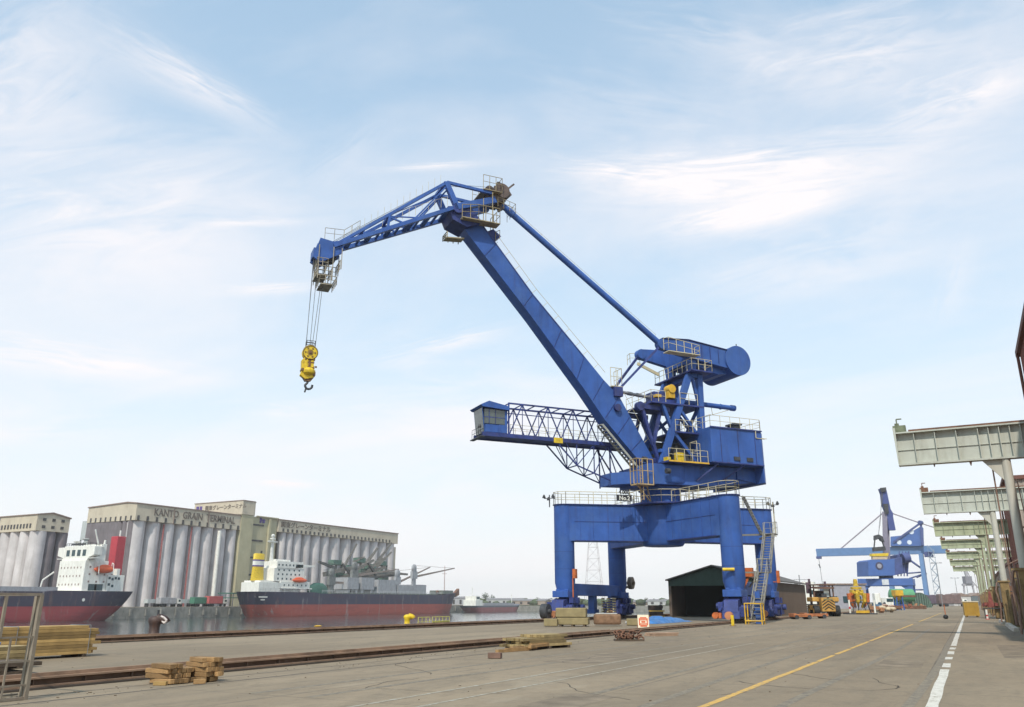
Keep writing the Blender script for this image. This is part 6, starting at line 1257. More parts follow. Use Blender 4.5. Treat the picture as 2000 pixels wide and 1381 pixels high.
for i, (px, f_, w_, h_) in enumerate(((1880, 380, 8, 4), (1915, 420, 8, 4.5))):
    t = thing('quay_building', ('low pale building by the end of the white road line', 'dark grey building beyond the yellow skip')[i], 'building', crc(px, f_), YAW); m = MB(); m.box((-w_ / 2, 0, 0), (w_ / 2, 8, h_)); m.build('wall', mat(('pale_wall', 'slate_wall')[i], ((.45, .43, .42), (.12, .14, .15))[i], .8), t); m = MB(); m.prism([(-w_ / 2 - .3, -.2, h_), (w_ / 2 + .3, -.2, h_), (0, -.2, h_ + 1.5)], (0, 8.4, 0)); m.build('roof', TRIM, t)

# ================================================================== right side: cantilever crane girders and halls
GG = mat('girder_grey_green', (.45, .46, .41), .65, .10, .6, dirt=(.22, .20, .15), damt=.6, dscale=(1, 1, .25))
GG2 = mat('girder_mossy_green', (.37, .39, .27), .7, .15, .8, dirt=(.16, .15, .08), damt=.6, dscale=(1, 1, .3))
COLM = mat('column_grey', (.47, .45, .39), .6, .1, .5, dirt=(.20, .15, .11), damt=.6, dscale=(1.5, 1.5, .12))
PED = mat('pedestal_ochre', (.21, .14, .06), .75, .35, 2, dirt=RUST, damt=.8, dscale=(1, 1, .6), bump=.2)
GB, GH = 8.22, 1.62
WORDS = ('nearest and largest pale green cantilever girder, cutting across the upper right edge', 'second pale green cantilever girder from the camera', 'third cantilever girder, mossy green, with a tuft of rust on its tip', 'fourth cantilever girder in the receding row', 'fifth cantilever girder in the receding row', 'sixth cantilever girder, far down the receding row', 'last and smallest cantilever girder over the road')
for i, Y in enumerate((46, 73, 99, 123, 153, 182, 216)):
    g_ = GG if i < 2 else GG2; GH = (1.62, 1.62, 1.35, 1.0, 1.0, .95, .9)[i]; t = thing('crane_girder', WORDS[i], 'girder', (0, Y, 0), 0, 'cantilever crane girders over the road'); x0 = -2.15
    m = MB(); m.box((x0, -.25, GB), (9, .25, GB + .09)); m.prism([(x0 + .0, -.3, GB + .0), (x0 + .0, -.3, GB + GH + .3), (x0 - .12, -.3, GB + GH + .3), (x0 - .05, -.3, GB)], (0, .6, 0)); m.box((x0, -.02, GB + .09), (9, .02, GB + GH)); m.box((x0, -.3, GB + GH), (9, .3, GB + GH + .07)); gi = m.build('girder', g_, t)
    m = MB(); k = x0 + .8
    while k < 8.9: m.box((k, -.24, GB + .1), (k + .03, -.021, GB + GH - .01)); m.box((k, .021, GB + .1), (k + .03, .24, GB + GH - .01)); k += .95 if k < 1.2 else .45
    m.box((x0, -.07, GB + GH * .48), (9, -.021, GB + GH * .48 + .03)); m.build('stiffener', g_, gi)
    m = MB(); m.box((x0 + .6, -.28, GB + GH + .075), (9, .28, GB + GH + .16)); m.build('runway_rail', RUSTM, gi)
    m = MB(); m.box((x0 - .1, -.26, GB + GH + .08), (x0 + .5, .26, GB + GH + .42)); m.box((x0 + .0, -.2, GB + GH + .43), (x0 + .2, .2, GB + GH + .55)); m.path([(x0 + .1, 0, GB + GH + .4), (x0 + .1, 0, GB + GH + .8), (x0 + .35, 0, GB + GH + .8)], .035, 6); m.build('end_stop', RUSTM if i else mat('mossy_stop', (.16, .18, .12), .9, .4, 4), t)
    m = MB(); m.lathe((2.5, 0, 0), [(.22, 3.1), (.20, GB - .02)], 20); m.prism([(1.5, -.04, GB - .01), (2.3, -.04, GB - .01), (2.3, -.04, GB - 1.0)], (0, .08, 0)); m.build('column', COLM if i < 2 else GG2, t)
    m = MB(); m.prism([(2.15, -.35, 0), (2.85, -.35, 0), (2.75, -.35, 3.1), (2.2, -.35, 3.1)], (0, .7, 0)); m.box((2.05, -.42, 3.0), (2.88, .42, 3.12)); m.box((1.9, -.3, 1.2), (1.99, .1, 2.2)); m.box((2.2, -.7, .1), (2.6, -.52, 1.5)); m.build('pedestal', PED, t, bevel=.02)
    m = MB(); m.tube((1.0, -.1, GB - .0), (1.0, -.1, GB - .22), .07, 8, .02); m.tube((-.6, -.1, GB), (-.6, -.1, GB - .16), .05, 8, .02); m.tube((1.9, .3, 3.2), (1.9, .3, GB), .04, 6); m.tube((2.95, -.3, 3.2), (2.8, -.2, GB - 1), .03, 6); m.path([(2.0, -.45, 3), (1.85, -.6, 2.4), (2.0, -.6, 1.4), (1.9, -.6, .2)], .06, 6); m.build('cable_run', mat('brown_pipe', (.20, .12, .09), .7, .3), t)
HB_ = mat('hall_red_brown', (.26, .10, .07), .8, .25, .8, dirt=(.07, .035, .03), damt=.6, dscale=(.8, .8, .1)); HC = mat('hall_beige_sheet', (.34, .28, .24), .8, .1, .6, dirt=(.24, .17, .13), damt=.6, dscale=(.8, .8, .1))
def hall(label, x0, x1, y0, y1, h, side, front):
    t = thing('factory_hall', label, 'hall', (x0, y0, 0)); W_, D__ = x1 - x0, y1 - y0; m = MB(); m.box((0, .15, 0), (.2, D__, h)); n_ = int(D__ / .45)
    for k in range(n_): m.box((-.05, .2 + k * .45, 0), (-.002, .4 + k * .45, h - .02))
    m.build('side_wall', side, t); m = MB(); m.box((0, 0, 0), (W_, .14, h))
    for k in range(int(W_ / .4)): m.box((.1 + k * .4, -.05, 0), (.28 + k * .4, -.002, h - .02))
    m.build('front_wall', front, t); m = MB(); m.box((-.25, -.3, h + .002), (W_, D__ + .2, h + .35)); m.build('roof', mat('rust_trim', (.14, .06, .045), .8), t)
    m = MB(); m.box((-.08, -.08, 0), (.12, -.06, h)); m.tube((-.18, D__ - .3, 0), (-.18, D__ - .3, h), .09, 8); m.build('corner_trim', mat('rust_trim', (.14, .06, .045)), t); return t
t = hall('tall red-brown hall wall at the right edge above the nearest girder', 4.9, 16, 30, 57.8, 16.2, HB_, HC)
m = MB()
for k in range(5):
    y0 = 20 + k * 1.6; m.beam((.6, y0, 15.9), (.9, y0 + .8, 17.6), .07); m.beam((.6, y0 + 1.6, 15.9), (.9, y0 + .8, 17.6), .07); m.beam((.9, y0 + .8, 17.6), (.9, y0 + 2.4, 17.6), .07)
m.build('roof_lattice', RUSTM, t); m = MB(); m.path([(-.4, 27, 8.0), (-.8, 27, 8.0), (-.8, 27, 8.6), (-.3, 27, 8.8)], .07, 6); m.path([(-.25, 20, 5), (-.25, 20, 12), (-.25, 26, 12)], .08, 6); m.build('hooked_pipe', mat('red_lead_pipe', (.36, .1, .07), .7), t)
hall('beige corrugated hall with red-brown side behind the second girder column', 4.6, 20, 90, 103, 12.6, HB_, HC)
hall('low beige hall receding behind the far girder columns', 5.4, 24, 112, 250, 6.4, HC, HC)
hall('rust-stained lean-to shed between the first and second girder columns', 4.7, 9, 59, 86, 3.2, HC, HB_)
# hoods and clutter against the columns
t = thing('awning', 'dark brown awning jutting from the wall between the second and third columns', 'awning', (3.4, 79, 0)); m = MB(); m.prism([(0, 0, 3.6), (1.4, 0, 4.1), (1.4, 0, 2.6), (.4, 0, 2.4)], (0, 2.4, 0)); m.build('hood', mat('awning_dark', (.035, .025, .025), .9), t, bevel=.04); m = MB(); m.path([(.1, 0, 3.3), (.0, 0, 1.6), (.2, 0, 0)], .06, 6); m.path([(.5, 0, 2.4), (.6, 0, 0)], .05, 6); m.build('support', DARK, t)
t = thing('cabinet', 'tall rusty ochre switch cabinet between the first two girder columns at the right edge', 'cabinet', (2.9, 61, 0)); m = MB(); m.box((-.2, 0, 0), (1.0, 1.3, 2.9)); m.build('box', PED, t, bevel=.03); m = MB(); m.box((-.24, .2, .3), (-.201, 1.1, 2.6)); m.box((-.1, -.04, 1.6), (.8, -.002, 2.6)); m.build('door', RUSTM, t); m = MB(); m.path([(-.3, -.2, 0), (-.3, -.2, 3.4), (.6, -.2, 3.6)], .07, 6); m.path([(.2, -.3, 0), (.2, -.3, 3.9)], .05, 6); m.build('conduit', mat('brown_pipe', (.2, .12, .09)), t)
t = thing('plate_rack', 'rusty sheet rack standing just before the second column', 'rack', (3.1, 66.5, 0)); m = MB()
for k in range(7): m.box((-.5 + k * .28, .1 * (k % 2), .1), (-.44 + k * .28, 2.6, 2.1 + .3 * (k % 3)))
m.build('sheet', RUSTM, t); m = MB(); m.box((-.7, 0, 0), (1.6, .12, .099)); m.box((-.7, 2.3, 0), (1.6, 2.42, .099)); m.beam((-.7, 0, .1), (-.7, 0, 2.4), .1); m.beam((-.7, 2.4, .1), (-.7, 2.4, 2.4), .1); m.build('frame', PED, t)
for i, (x_, y_, h_, c_, lb) in enumerate(((3.25, 50.5, 4.9, PED, 'tall rusty ochre clad post at the very right edge'), (3.55, 53.5, 4.2, RUSTM, 'rust-brown clad duct next to the tall ochre post'), (3.1, 57.2, 3.4, HB_, 'red-brown riser box nearer the second column'), (3.3, 70.5, 3.9, PED, 'ochre riser just in front of the dark awning'), (3.2, 89, 3.0, RUSTM, 'rusty riser beyond the dark awning'))):
    t = thing('clad_riser', lb, 'riser', (x_, y_, 0), 0, 'rusty risers along the columns'); m = MB(); m.box((-.35, -.3, 0), (.45, .5, h_)); m.build('casing', c_, t, bevel=.02); m = MB()
    for k in range(int(h_ / .7)): m.box((-.38, -.33, .4 + k * .7), (.48, .53, .46 + k * .7))
    m.build('clamp_band', DARK, t); m = MB(); m.path([(-.45, -.2, 0), (-.45, -.2, h_ + .3), (.2, -.2, h_ + .6), (.2, -.2, h_ - .1)], .05, 6); m.path([(-.1, -.42, 0), (-.1, -.42, h_ * .8)], .04, 6); m.build('hose', mat('brown_pipe', (.2, .12, .09)), t)
for i, (x_, y0, y1, lb) in enumerate(((1.95, 56, 63, 'nearest pale concrete kerb block at the foot of the right-hand columns'), (2.0, 64.5, 70, 'middle pale concrete kerb block along the columns'), (1.95, 75, 84, 'far concrete kerb block beside the second column'))):
    m = MB(); m.prism([(0, 0, 0), (.34, 0, 0), (.30, 0, .22), (.06, 0, .22)], (0, y1 - y0, 0)); o = m.build('kerb_block', mat('kerb_concrete', (.46, .40, .33), .85, .15, 2), None, bevel=.02); o.location = (x_, y0, 0); tag(o, lb, 'kerb', 'kerb blocks along the columns')
t = thing('skip', 'plain ochre-yellow skip standing on the white road line', 'skip', (-.62, 109.4, 0), YAW * .2); SKM = mat('skip_yellow', (.38, .22, .03), .6, .12, 1.5, dirt=RUST, damt=.3, dscale=(1, 1, .5))
m = MB(); m.box((0, 0, .12), (1.5, .06, 1.6)); m.box((0, 1.14, .12), (1.5, 1.2, 1.6)); m.box((0, .06, .12), (.06, 1.14, 1.6)); m.box((1.44, .06, .12), (1.5, 1.14, 1.6)); m.box((.06, .06, .12), (1.44, 1.14, .2)); m.build('body', SKM, t); m = MB(); m.box((-.04, -.05, 1.601), (1.54, 0.1, 1.7)); m.box((-.04, 1.1, 1.601), (1.54, 1.25, 1.7)); m.build('rim', mat('rim_cream', (.6, .52, .38)), t); m = MB()
for k in (.25, .7, 1.15): m.box((k, -.04, .14), (k + .07, -.001, 1.58))
m.box((.1, .1, 0), (.3, 1.1, .119)); m.box((1.2, .1, 0), (1.4, 1.1, .119)); m.build('rib', SKM, t)
t = thing('work_table', 'dark low trestle table piled with parts beside the yellow skip', 'table', (1.5, 98, 0)); m = MB(); m.box((-.4, 0, .95), (1.6, .9, 1.05)); m.build('top', DARK, t); m = MB()
for x_ in (-.3, 1.45):
    for y_ in (.05, .8): m.box((x_, y_, 0), (x_ + .07, y_ + .07, .949))
m.build('legs', DARK, t); m = MB(); rr = random.Random(3)
for k in range(9): m.cbox((rr.uniform(-.2, 1.4), rr.uniform(.2, .7), 1.2 + rr.uniform(0, .25)), (rr.uniform(.2, .5), .3, .3), rr.uniform(0, 1))
m.prism([(.1, .3, 1.1), (.7, .3, 1.1), (.5, .3, 2.6), (.35, .3, 2.6)], (0, .2, 0)); m.build('parts', mat('dull_red_parts', (.22, .06, .05), .7, .4, 4), t)
t = thing('marker_post', 'short white and red marker post under the work table', 'post', (1.35, 95.2, 0)); m = MB(); m.tube((0, 0, 0), (0, 0, .9), .09, 12); m.build('post', WHITE, t); m = MB(); m.tube((0, 0, .28), (0, 0, .42), .095, 12); m.tube((0, 0, 0), (0, 0, .06), .18, 14); m.build('band', mat('red_paint', (.5, .04, .04)), t)
t = thing('traffic_post', 'thin orange pole on a black ball base standing alone in the road', 'pole', (-2.25, 95.4, 0)); m = MB(); m.tube((0, 0, .3), (0, 0, 1.35), .035, 8); m.build('pole', ORANGE, t); m = MB(); m.blob((0, 0, .2), (.24, .24, .22), 12, .02); m.build('base', BLACK, t)

# ================================================================== foreground things
WOODY = mat('new_timber', (.48, .30, .11), .8, .22, 2.5, dirt=(.30, .18, .06), damt=.6, dscale=(.7, .7, 3), bump=.2, rnd=.5)
WOODK = mat('khaki_timber', (.36, .26, .12), .85, .25, 2.5, dirt=(.20, .14, .07), damt=.7, dscale=(1, 1, 2), bump=.2, rnd=.5)
WOODB = mat('brown_timber', (.30, .175, .075), .8, .25, 4, dirt=(.20, .11, .05), damt=.7, dscale=(1, 1, 3), bump=.3, rnd=.5)
WOODD = mat('dark_old_timber', (.085, .06, .042), .9, .4, 3, bump=.3)
def bundle(name, label, loc, rz, rows, cols, bw, bh, L, m_, gap=.012, jit=.12, seed=1, strap=None, skid=True, name_p='plank', lens=None):
    t = thing(name, label, 'timber', loc, rz, None); rr = random.Random(seed); z = .09 if skid else 0
    if skid:
        m = MB()
        for k in (-.36, .02, .38): m.box((L * k - .05, -cols * bw / 2 - .03, 0), (L * k + .05, cols * bw / 2 + .03, .088))
        m.build('bearer', WOODD, t)
    for r_ in range(rows):
        for c_ in range(cols):
            j0, j1 = rr.uniform(0, jit), rr.uniform(0, jit); l0 = lens[r_] if lens else (0, 0)
            m = MB(); y0 = -cols * bw / 2 + c_ * bw; m.box((-L / 2 + j0 + l0[0], y0 + gap / 2, z), (L / 2 - j1 - l0[1], y0 + bw - gap / 2, z + bh - gap * .6)); m.build(name_p, m_, t, bevel=.004)
        z += bh
    if strap:
        for k in strap: m = MB(); hw_ = cols * bw / 2 + .004; m.path([(L * k, -hw_, .09), (L * k, -hw_, z), (L * k, hw_, z), (L * k, hw_, .09)], .012, 4); m.build('strap', STEEL, t)
    return t
b1 = bundle('timber_bundle', 'big strapped bundle of yellow planks behind the steel cage at the left edge', (-24.6, 15.6, 0), R(90), 9, 5, .2, .092, 4.6, WOODY, jit=.25, seed=2, strap=(.40, -.1), lens=[(0, .1), (.1, .1), (0, .3), (.9, .0), (.0, .05), (.3, 0), (.0, 0), (.1, .0), (0, .5)])
bundle('timber_bundle', 'small khaki plank pile lying left of the big yellow bundle inside the cage', (-21.8, 12.6, 0), R(90), 5, 5, .2, .09, 2.6, WOODK, seed=4)
bundle('timber_bundle', 'dark old planks stacked low in front of the yellow timber, partly behind the cage', (-17.9, 10.0, 0), R(86), 4, 6, .2, .085, 3.6, WOODD, seed=6, lens=[(0, 0), (.2, .5), (0, .9), (.3, .2)])
sh_ = MB(); sh_.prism([(-20.0, 10.6, .62), (-18.8, 11.3, .6), (-19.0, 11.6, .7), (-19.6, 11.4, .8), (-20.3, 11.0, .66)], (0, 0, .05)); tag(sh_.build('plastic_sheet', mat('blue_plastic', (.06, .14, .42), .4, .3)), 'crumpled scrap of blue and white sheet on the timber inside the cage', 'plastic sheet')
# short timbers in front of the near rail: loose blocks, each of its own
GRP = 'short timber blocks heaped by the near rail'
def block(lb, c, d, rz, m_=WOODB, nm='timber_block'):
    m = MB(); m.cbox((0, 0, 0), d, 0); o = m.build(nm, m_, None, bevel=.006); o.location = c; o.rotation_euler = (0, 0, rz); return tag(o, lb, 'timber block', GRP)
P0 = Vector((-14.72, 12.78, 0)); BA = R(-4); dx_ = Vector((math.cos(BA), math.sin(BA), 0)); dy_ = Vector((-math.sin(BA), math.cos(BA), 0)); rr = random.Random(12); n_ = 0
same = 'short brown square timber in the near heap by the rail'
for lay in range(4):
    for c_ in range((6, 5, 6, 3)[lay]):
        o_ = rr.uniform(-.06, .06) - .05 * lay; p = P0 + dx_ * (o_ + (.12 if lay == 3 else 0)) + dy_ * (-.33 + c_ * .115 + rr.uniform(-.008, .008)) + Vector((0, 0, .06 + lay * .095)); block(same, p, (.62 + rr.uniform(-.08, .1), .105, .088), BA + rr.gauss(0, .10))
P1 = P0 + dx_ * .16 + dy_ * .56
for lay in range(5):
    for c_ in range(4 - (lay == 4)):
        p = P1 + dx_ * rr.uniform(-.06, .06) + dy_ * (-.18 + c_ * .12) + Vector((0, 0, .06 + lay * .095)); block('short brown square timber in the taller rear heap by the rail', p, (.66 + rr.uniform(-.08, .1), .108, .088), BA + rr.gauss(0, .10))
block('single light offcut lying in front of the timber heap', P0 + dx_ * .22 - dy_ * .52 + Vector((0, 0, .04)), (.26, .10, .075), R(25), WOODY)
block('offcut sticking out to the right of the timber heap', P0 + dx_ * .62 + dy_ * .1 + Vector((0, 0, .05)), (.22, .12, .09), R(60))
m = MB(); m.cbox((0, 0, .09), (.38, .16, .16)); m.cbox((0, .18, .08), (.36, .15, .14)); o = m.build('timber_block', mat('block_red_brown', (.17, .10, .075), .85, .3, 4), None, bevel=.01); o.location = (-12.6, 22.5, 0); o.rotation_euler = (0, 0, R(18)); tag(o, 'lone dark brown wooden chock on the open concrete', 'timber block')
bundle('timber_bundle', 'untidy low pile of long yellowish timbers in the middle of the quay by the rail', (-14.0, 28.2, 0), R(77), 4, 6, .17, .10, 3.1, WOODK, jit=.45, seed=9, lens=[(0, 0), (.2, .3), (.1, .5), (.9, .4)])
m = MB(); rr = random.Random(4)
for k in range(5): m.cbox((-13.7 + rr.uniform(-.2, .2), 25.9 + k * .5, .05 + .03 * k), (.12, 1.7, .09), R(rr.uniform(-12, 6)))
tag(m.build('loose_timber', WOODB), 'few loose skewed laths leaning along the front of the middle timber pile', 'timber')
m = MB()
for k in range(4): m.cbox((-14.6 + .05 * k, 30.6 + .1 * k, .06 + .04 * k), (.12, 1.5 - .2 * k, .09), R(-10 + 7 * k))
tag(m.build('loose_timber', WOODK), 'short loose laths beyond the far end of the middle timber pile', 'timber')
# rusty shackles and chain heap
t = thing('chain_heap', 'heap of rusty chain and shackles on a dark tray beside the rail', 'chain', (-13.15, 35.3, 0), YAW); m = MB(); m.box((-.62, -.35, .0), (.62, .35, .07)); m.build('tray', WOODD, t); m = MB(); rr = random.Random(8)
for k in range(26):
    c = Vector((rr.uniform(-.52, .52), rr.uniform(-.25, .25), rr.uniform(.1, .36))); a_ = rr.uniform(0, 3.1); e1 = Vector((math.cos(a_), math.sin(a_), rr.uniform(-.4, .4))).normalized(); e2 = Vector((rr.uniform(-1, 1), rr.uniform(-1, 1), 1)).normalized(); pts = [c + e1 * math.cos(R(q_)) * .14 + e2 * math.sin(R(q_)) * .09 for q_ in range(0, 361, 45)]; m.path(pts, .035, 6)
m.build('chain_link', RUSTM, t)
bundle('timber_bundle', 'low flat bundle of pinkish boards lying against the rail before the sign', (-13.7, 41.4, 0), R(60), 2, 4, .2, .08, 1.6, mat('pink_board', (.34, .22, .15), .85, .2), seed=13, skid=False)
# covered goods near the crane
KH = mat('khaki_cover', (.26, .205, .105), .9, .2, 2, dirt=(.24, .17, .09), damt=.6, dscale=(1, 1, 1), bump=.3)
t = thing('covered_pallet', 'two-tier khaki covered stack with flat sides standing in front of the left crane leg', 'covered goods', (-24.2, 54.2, 0), R(18)); m = MB(); m.box((-1.05, -.6, .12), (1.1, .6, .58)); m.build('lower_bale', KH, t, bevel=.05); m = MB(); m.box((-1.12, -.62, .6), (.95, .6, 1.22)); m.build('upper_bale', KH, t, bevel=.06); m = MB()
for k in (-.8, 0, .8): m.box((k - .08, -.6, 0), (k + .08, .6, .119))
m.build('bearer', WOODD, t)
t = thing('covered_pallet', 'rounded brown bundle of sacks to the right of the khaki covered stack', 'covered goods', (-22.5, 56.3, 0), R(20)); m = MB(); m.box((-.95, -.55, .1), (.95, .55, .80)); m.build('bale', mat('brown_bale', (.21, .12, .07), .9, .3, 3, dirt=(.12, .06, .04), damt=.7, dscale=(1, 1, 1.5), bump=.4), t, bevel=.14); m = MB(); m.box((-.8, -.45, .79), (.7, .5, .86)); m.build('sheet', mat('grey_sheet', (.45, .43, .40)), t, bevel=.03)
t = thing('covered_pallet', 'small olive crate left of the khaki covered stack', 'covered goods', (-25.2, 52.8, 0), R(20)); m = MB(); m.box((-.45, -.4, .05), (.45, .4, .52)); m.build('bale', KH, t, bevel=.04)
t = thing('covered_pallet', 'small khaki box at the right end of the bundle row, before the blue sheet', 'covered goods', (-21.3, 58.0, 0), R(20)); m = MB(); m.box((-.4, -.35, .02), (.4, .35, .48)); m.build('bale', KH, t, bevel=.05)
t = thing('pallet_stack', 'pale stack of empty pallets seen between the two left crane legs', 'pallets', (-30.0, 75.5, 0), R(10)); PW_ = mat('pallet_pale', (.48, .40, .24), .85, .2)
for k in range(9):
    m = MB(); z0 = k * .23
    for x_ in (-.6, -.06, .48): m.box((x_, -.55, z0), (x_ + .12, .55, z0 + .1))
    for y_ in (-.55, -.3, -.05, .2, .43): m.box((-.62, y_, z0 + .101), (.62, y_ + .14, z0 + .13))
    m.build('pallet', PW_, t)
t = thing('tarpaulin_heap', 'bright blue tarpaulin spread over a long low heap on the quay behind the sign', 'tarpaulin', (-22.5, 68, 0)); vs = []; fs = []; rr = random.Random(21); NX, NY = 40, 12
for i in range(NX + 1):
    for j in range(NY + 1):
        u, v = i / NX, j / NY; e = (math.sin(math.pi * u) ** .35) * (math.sin(math.pi * v) ** .5); h_ = .58 * e * (1 - .35 * u) * (.8 + .2 * math.sin(u * 17 + 2 * v)) + (.06 * math.sin(u * 40 + 9 * v) + rr.uniform(-.03, .03)) * e
        vs.append(((v - .5) * 2.6 + rr.uniform(-.05, .05), (u - .5) * 9.5 + rr.uniform(-.06, .06), max(.01, h_)))
for i in range(NX):
    for j in range(NY): a = i * (NY + 1) + j; fs.append((a, a + 1, a + NY + 2, a + NY + 1))
m = MB(); m.add(vs, fs, True); m.build('sheet', mat('tarp_blue', (.045, .16, .40), .45, .25, 2, dirt=(.25, .4, .6), damt=.4, dscale=(2, 2, 2)), t)
m = MB()
for y_ in (-4.2, -1, 2, 4.4): m.blob((-1.35, y_, .08), (.15, .22, .1), 8, .1)
m.build('weight', mat('grey_sheet', (.45, .43, .4)), t)
t = thing('site_sign', 'white board with red mark standing on the quay before the big crane', 'sign', (-17.6, 49.9, 0), YAW); m = MB(); m.prism([(-.34, 0, .02), (.34, 0, .02), (.34, .14, .86), (-.34, .14, .86)], (0, .03, 0)); m.build('panel', mat('sign_cream', (.75, .66, .5), .6, .05), t); m = MB()
for z0, z1, x_ in ((.17, .27, .2), (.30, .36, .26), (.40, .50, .12), (.54, .6, .26), (.63, .72, .2)): m.prism([(-x_, z0 * .165 - .012, z0), (x_, z0 * .165 - .012, z0), (x_, z1 * .165 - .012, z1), (-x_, z1 * .165 - .012, z1)], (0, .006, 0))
for s_ in (-1, 1): m.prism([(s_ * .27, .03, .25), (s_ * .2, .03, .25), (s_ * .2, .095, .66), (s_ * .27, .095, .66)], (0, .006, 0))
m.build('red_mark', mat('sign_red', (.62, .10, .03), .6), t); m = MB(); m.beam((-.3, .5, 0), (-.3, .15, .8), .04); m.beam((.36, .5, 0), (.3, .15, .8), .04); m.box((.341, .02, .02), (.36, .25, .8)); m.build('stand', ORANGE, t)
t = thing('engine_skid', 'dark machine block on yellow-edged skid beyond the blue tarpaulin', 'machine', (-30.0, 89.2, 0), YAW); m = MB(); m.box((-.85, -.5, .05), (.85, .5, .2)); m.box((-.85, -.52, .62), (.85, -.46, .75)); m.build('skid', OCHRE, t); m = MB(); m.box((-.75, -.45, .2), (.7, .45, .6)); m.box((-.8, -.4, .76), (.6, .4, 1.25)); m.tube((-.3, -.5, 1.0), (-.3, .5, 1.0), .2, 12); m.blob((.5, 0, 1.1), (.3, .3, .25), 8, .1); m.build('block', mat('oily_brown', (.06, .04, .035), .7, .4), t)
for i, (x_, y_, lb) in enumerate(((-14.7, 60.1, 'short yellow post standing before the right front leg of the big crane'),)):
    t = thing('guard_post', lb, 'post', (x_, y_, 0)); m = MB(); m.box((-.1, -.06, 0), (.1, .06, .72)); m.build('post', YEL, t, bevel=.02); m = MB(); m.box((-.2, -.15, 0), (.2, .15, .04)); m.build('foot_plate', RUSTM, t)
# mooring bollards
def bollard(label, loc, rz, s, m_, cleat):
    t = thing('mooring_bollard', label, 'bollard', loc, rz, 'mooring bollards on the quay edge'); m = MB(); m.lathe((0, 0, 0), [(.42 * s, 0), (.42 * s, .06), (.24 * s, .1), (.23 * s, .55 * s), (.26 * s, .66 * s), (.31 * s, .78 * s), (.30 * s, .92 * s), (.2 * s, 1.0 * s), (.02, 1.03 * s)], 22)
    for k in range(8):
        a0, a1 = k / 8, (k + 1) / 8; f = lambda a: Vector((.12 * s + .42 * s * math.sin(a * 1.5), 0, (.80 + .10 * math.cos(a * 2.2)) * s)); m.tube(f(a0), f(a1), (.22 - .05 * a0) * s, 14, (.22 - .05 * a1) * s)
    m.build('post', m_, t)
    if cleat:
        m = MB(); m.path([(.3 * s, -.12, 1.0 * s), (.45 * s, -.16, .95 * s), (.6 * s, -.16, .82 * s), (.5 * s, -.16, .70 * s), (.38 * s, -.14, .8 * s)], .05, 6); m.build('mooring_eye', mat('pale_rope', (.55, .48, .45)), t)
        m = MB(); m.tube((-.05, .35, .95), (-.05, .35, 1.25), .05, 6); m.build('pin', DARK, t)
    return t
bollard('rusty dark mooring bollard with bent head near the left side of the quay edge', (-32.75, 26.9, 0), YAW, .98, mat('bollard_black', (.055, .035, .032), .6, .4, 4, dirt=RUST, damt=.6), True)
bollard('bright yellow mooring bollard on the quay edge below the bulk carrier', (-32.75, 46.7, 0), YAW, .80, YEL, False)
m = MB(); m.blob((-31.9, 37.0, .33), (.12, .3, .05), 10, .1); tag(m.build('grease_can', OCHRE), 'tiny ochre can lying on the waterside rail between the bollards', 'can')
t = thing('barrier_fence', 'low yellow tubular barrier at the quay edge right of the yellow bollard', 'barrier', (-32.7, 0, 0)); m = MB()
for y0, y1 in ((47.9, 49.3), (49.6, 51.8)):
    m.rails([(0, y0, 0), (0, y1, 0)], .62, .022, .45, True); m.tube((0, y0, .12), (0, y1, .12), .02, 5)
m.build('rail', mat('fence_yellow', (.55, .50, .12), .6, .2), t); m = MB(); m.box((-.03, 49.62, .12), (.0, 51.78, .36)); m.build('mesh_panel', mat('fence_panel', (.42, .40, .12), .6, .2), t)
# steel mesh cage trolley at the left edge
GRYP = mat('cage_grey_paint', (.23, .19, .145), .65, .2, 3, dirt=RUST, damt=.5, dscale=(2, 2, .5))
t = thing('steel_cage', 'weathered grey tube-framed cage standing at the bottom left corner', 'cage', (-14.48, 9.42, 0)); H_ = 1.73
fr = MB(); r_ = .026
for x_, y_ in ((0, 0), (-1.75, .02), (0, -2.6), (-1.75, -2.6)): fr.beam((x_, y_, 0), (x_, y_, H_), .065)
for z_ in (.03, H_): 
    fr.beam((0, 0, z_), (-1.75, 0, z_), .045); fr.beam((0, 0, z_), (0, -2.6, z_), .045); fr.beam((-1.75, 0, z_), (-1.75, -2.6, z_), .045)
fr.beam((-.12, .0, .03), (-.12, .0, H_ - .03), .07, .05); fr.beam((0, -.62, 1.02), (0, -.62, H_ - .03), .045); fr.build('frame', GRYP, t)
br = MB()
for z_ in (.24, .63, 1.02): br.beam((0, 0, z_), (0, -2.6, z_), .03)
for z_ in (.63, 1.02, 1.62): br.beam((-1.75, 0, z_), (-1.75, -2.6, z_), .02)
for y_ in (-.42, -.9, -1.4): br.beam((0, y_, .03), (0, y_, 1.02), .028)
br.beam((-.2, -.02, .08), (-.2, -2.5, .08), .03); br.build('cross_bar', GRYP, t)

# grit and splinters strewn over the concrete
m = MB(); rr = random.Random(77)
for k in range(900):
    if k % 3: x = rr.choice((-15.6, -14.6, -16.9, -31.0)) + rr.gauss(0, .5)
    else: x = rr.uniform(-30, 3)
    y = 9 + 60 * rr.random() ** 1.6; s_ = rr.uniform(.006, .020); m.cbox((x, y, s_ * .35), (s_ * rr.uniform(1, 3.5), s_, s_ * .7), rr.uniform(0, 3))
o = m.build('grit', mat('grit_brown', (.12, .085, .055), .9, .5, 5)); o['kind'] = 'stuff'; o['label'] = 'grit and wood splinters strewn over the concrete quay'; o['category'] = 'grit'
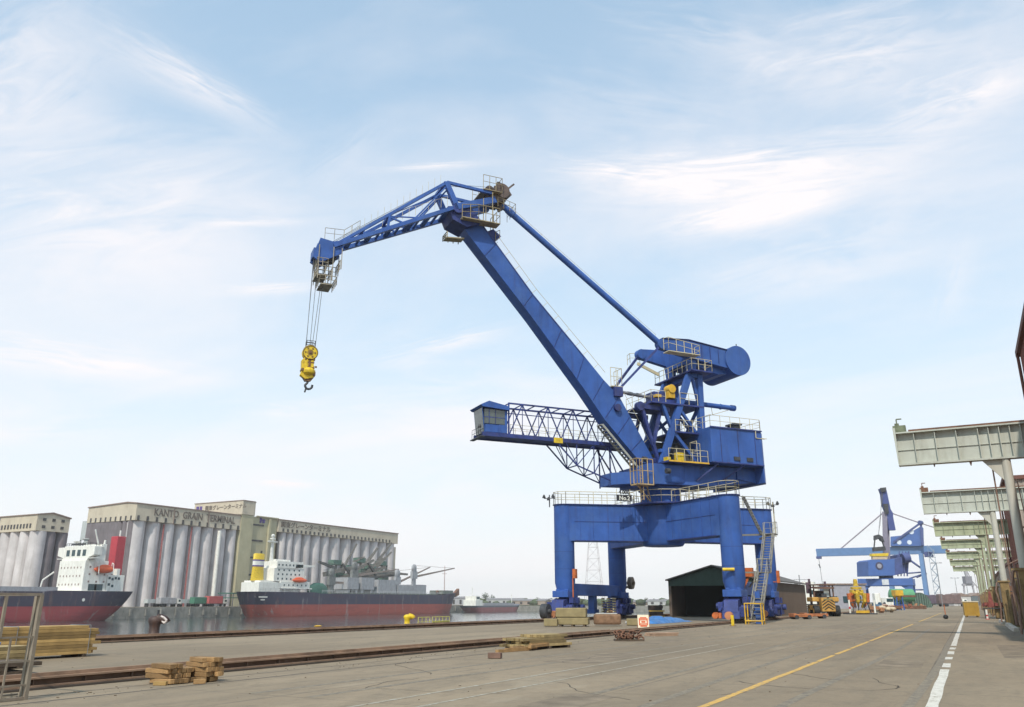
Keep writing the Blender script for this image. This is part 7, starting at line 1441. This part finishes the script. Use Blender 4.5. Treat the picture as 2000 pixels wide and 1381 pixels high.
# ------------------------------------------------------------------ thin harbour haze
m = MB(); m.box((-2650, -2650, -8), (2650, 2650, 62)); hz_ = bpy.data.materials.new('haze'); hz_.use_nodes = True; hn = hz_.node_tree.nodes; hn.remove(hn['Principled BSDF'])
pvn = hn.new('ShaderNodeVolumePrincipled'); pvn.inputs['Density'].default_value = .0002; pvn.inputs['Color'].default_value = (1, 1, 1, 1); pvn.inputs['Anisotropy'].default_value = .0
hz_.node_tree.links.new(pvn.outputs[0], hn['Material Output'].inputs['Volume'])
o = m.build('haze', hz_); o['kind'] = 'stuff'

# every separate piece of a part becomes a part of its own
SKIP = {'lettering', 'white_lettering', 'dark_lettering', 'red_mark', 'chevrons', 'name_strokes', 'emblem', 'sleeper', 'goods', 'weld_seam', 'seam', 'stiffener', 'hoist_rope', 'rib', 'web', 'number_plate'}
def split_parts(o):
    me = o.data; n = len(me.vertices)
    if n == 0 or n > 9000: return
    par = list(range(n))
    def find(a):
        while par[a] != a: par[a] = par[par[a]]; a = par[a]
        return a
    for p in me.polygons:
        v = p.vertices; r = find(v[0])
        for k in v[1:]: par[find(k)] = r
    comp = {}
    for i in range(n): comp.setdefault(find(i), []).append(i)
    if len(comp) < 2 or len(comp) > 160: return
    cl = []
    for ids in comp.values():
        cs = [me.vertices[i].co for i in ids]; cl.append([[min(c[k] for c in cs) - .04 for k in range(3)], [max(c[k] for c in cs) + .04 for k in range(3)], set(ids)])
    ch = True
    while ch:
        ch = False
        for i in range(len(cl)):
            for j in range(len(cl) - 1, i, -1):
                if all(cl[i][0][k] <= cl[j][1][k] and cl[j][0][k] <= cl[i][1][k] for k in range(3)):
                    cl[i][0] = [min(a, b) for a, b in zip(cl[i][0], cl[j][0])]; cl[i][1] = [max(a, b) for a, b in zip(cl[i][1], cl[j][1])]; cl[i][2] |= cl[j][2]; del cl[j]; ch = True
    if not 2 <= len(cl) <= 12: return
    for q, c in enumerate(cl):
        idx = {v: i for i, v in enumerate(sorted(c[2]))}; m2 = bpy.data.meshes.new(o.name.split('.')[0]); fs = [p for p in me.polygons if p.vertices[0] in c[2]]
        m2.from_pydata([tuple(me.vertices[v].co) for v in sorted(c[2])], [], [[idx[v] for v in p.vertices] for p in fs])
        for a, b in zip(m2.polygons, fs): a.use_smooth = b.use_smooth
        m2.materials.append(me.materials[0])
        if q == 0: first = m2
        else: d = o.copy(); d.data = m2; col.objects.link(d)
    o.data = first
for o in [x for x in col.objects if x.type == 'MESH' and x.parent and x.name.split('.')[0] not in SKIP]: split_parts(o)
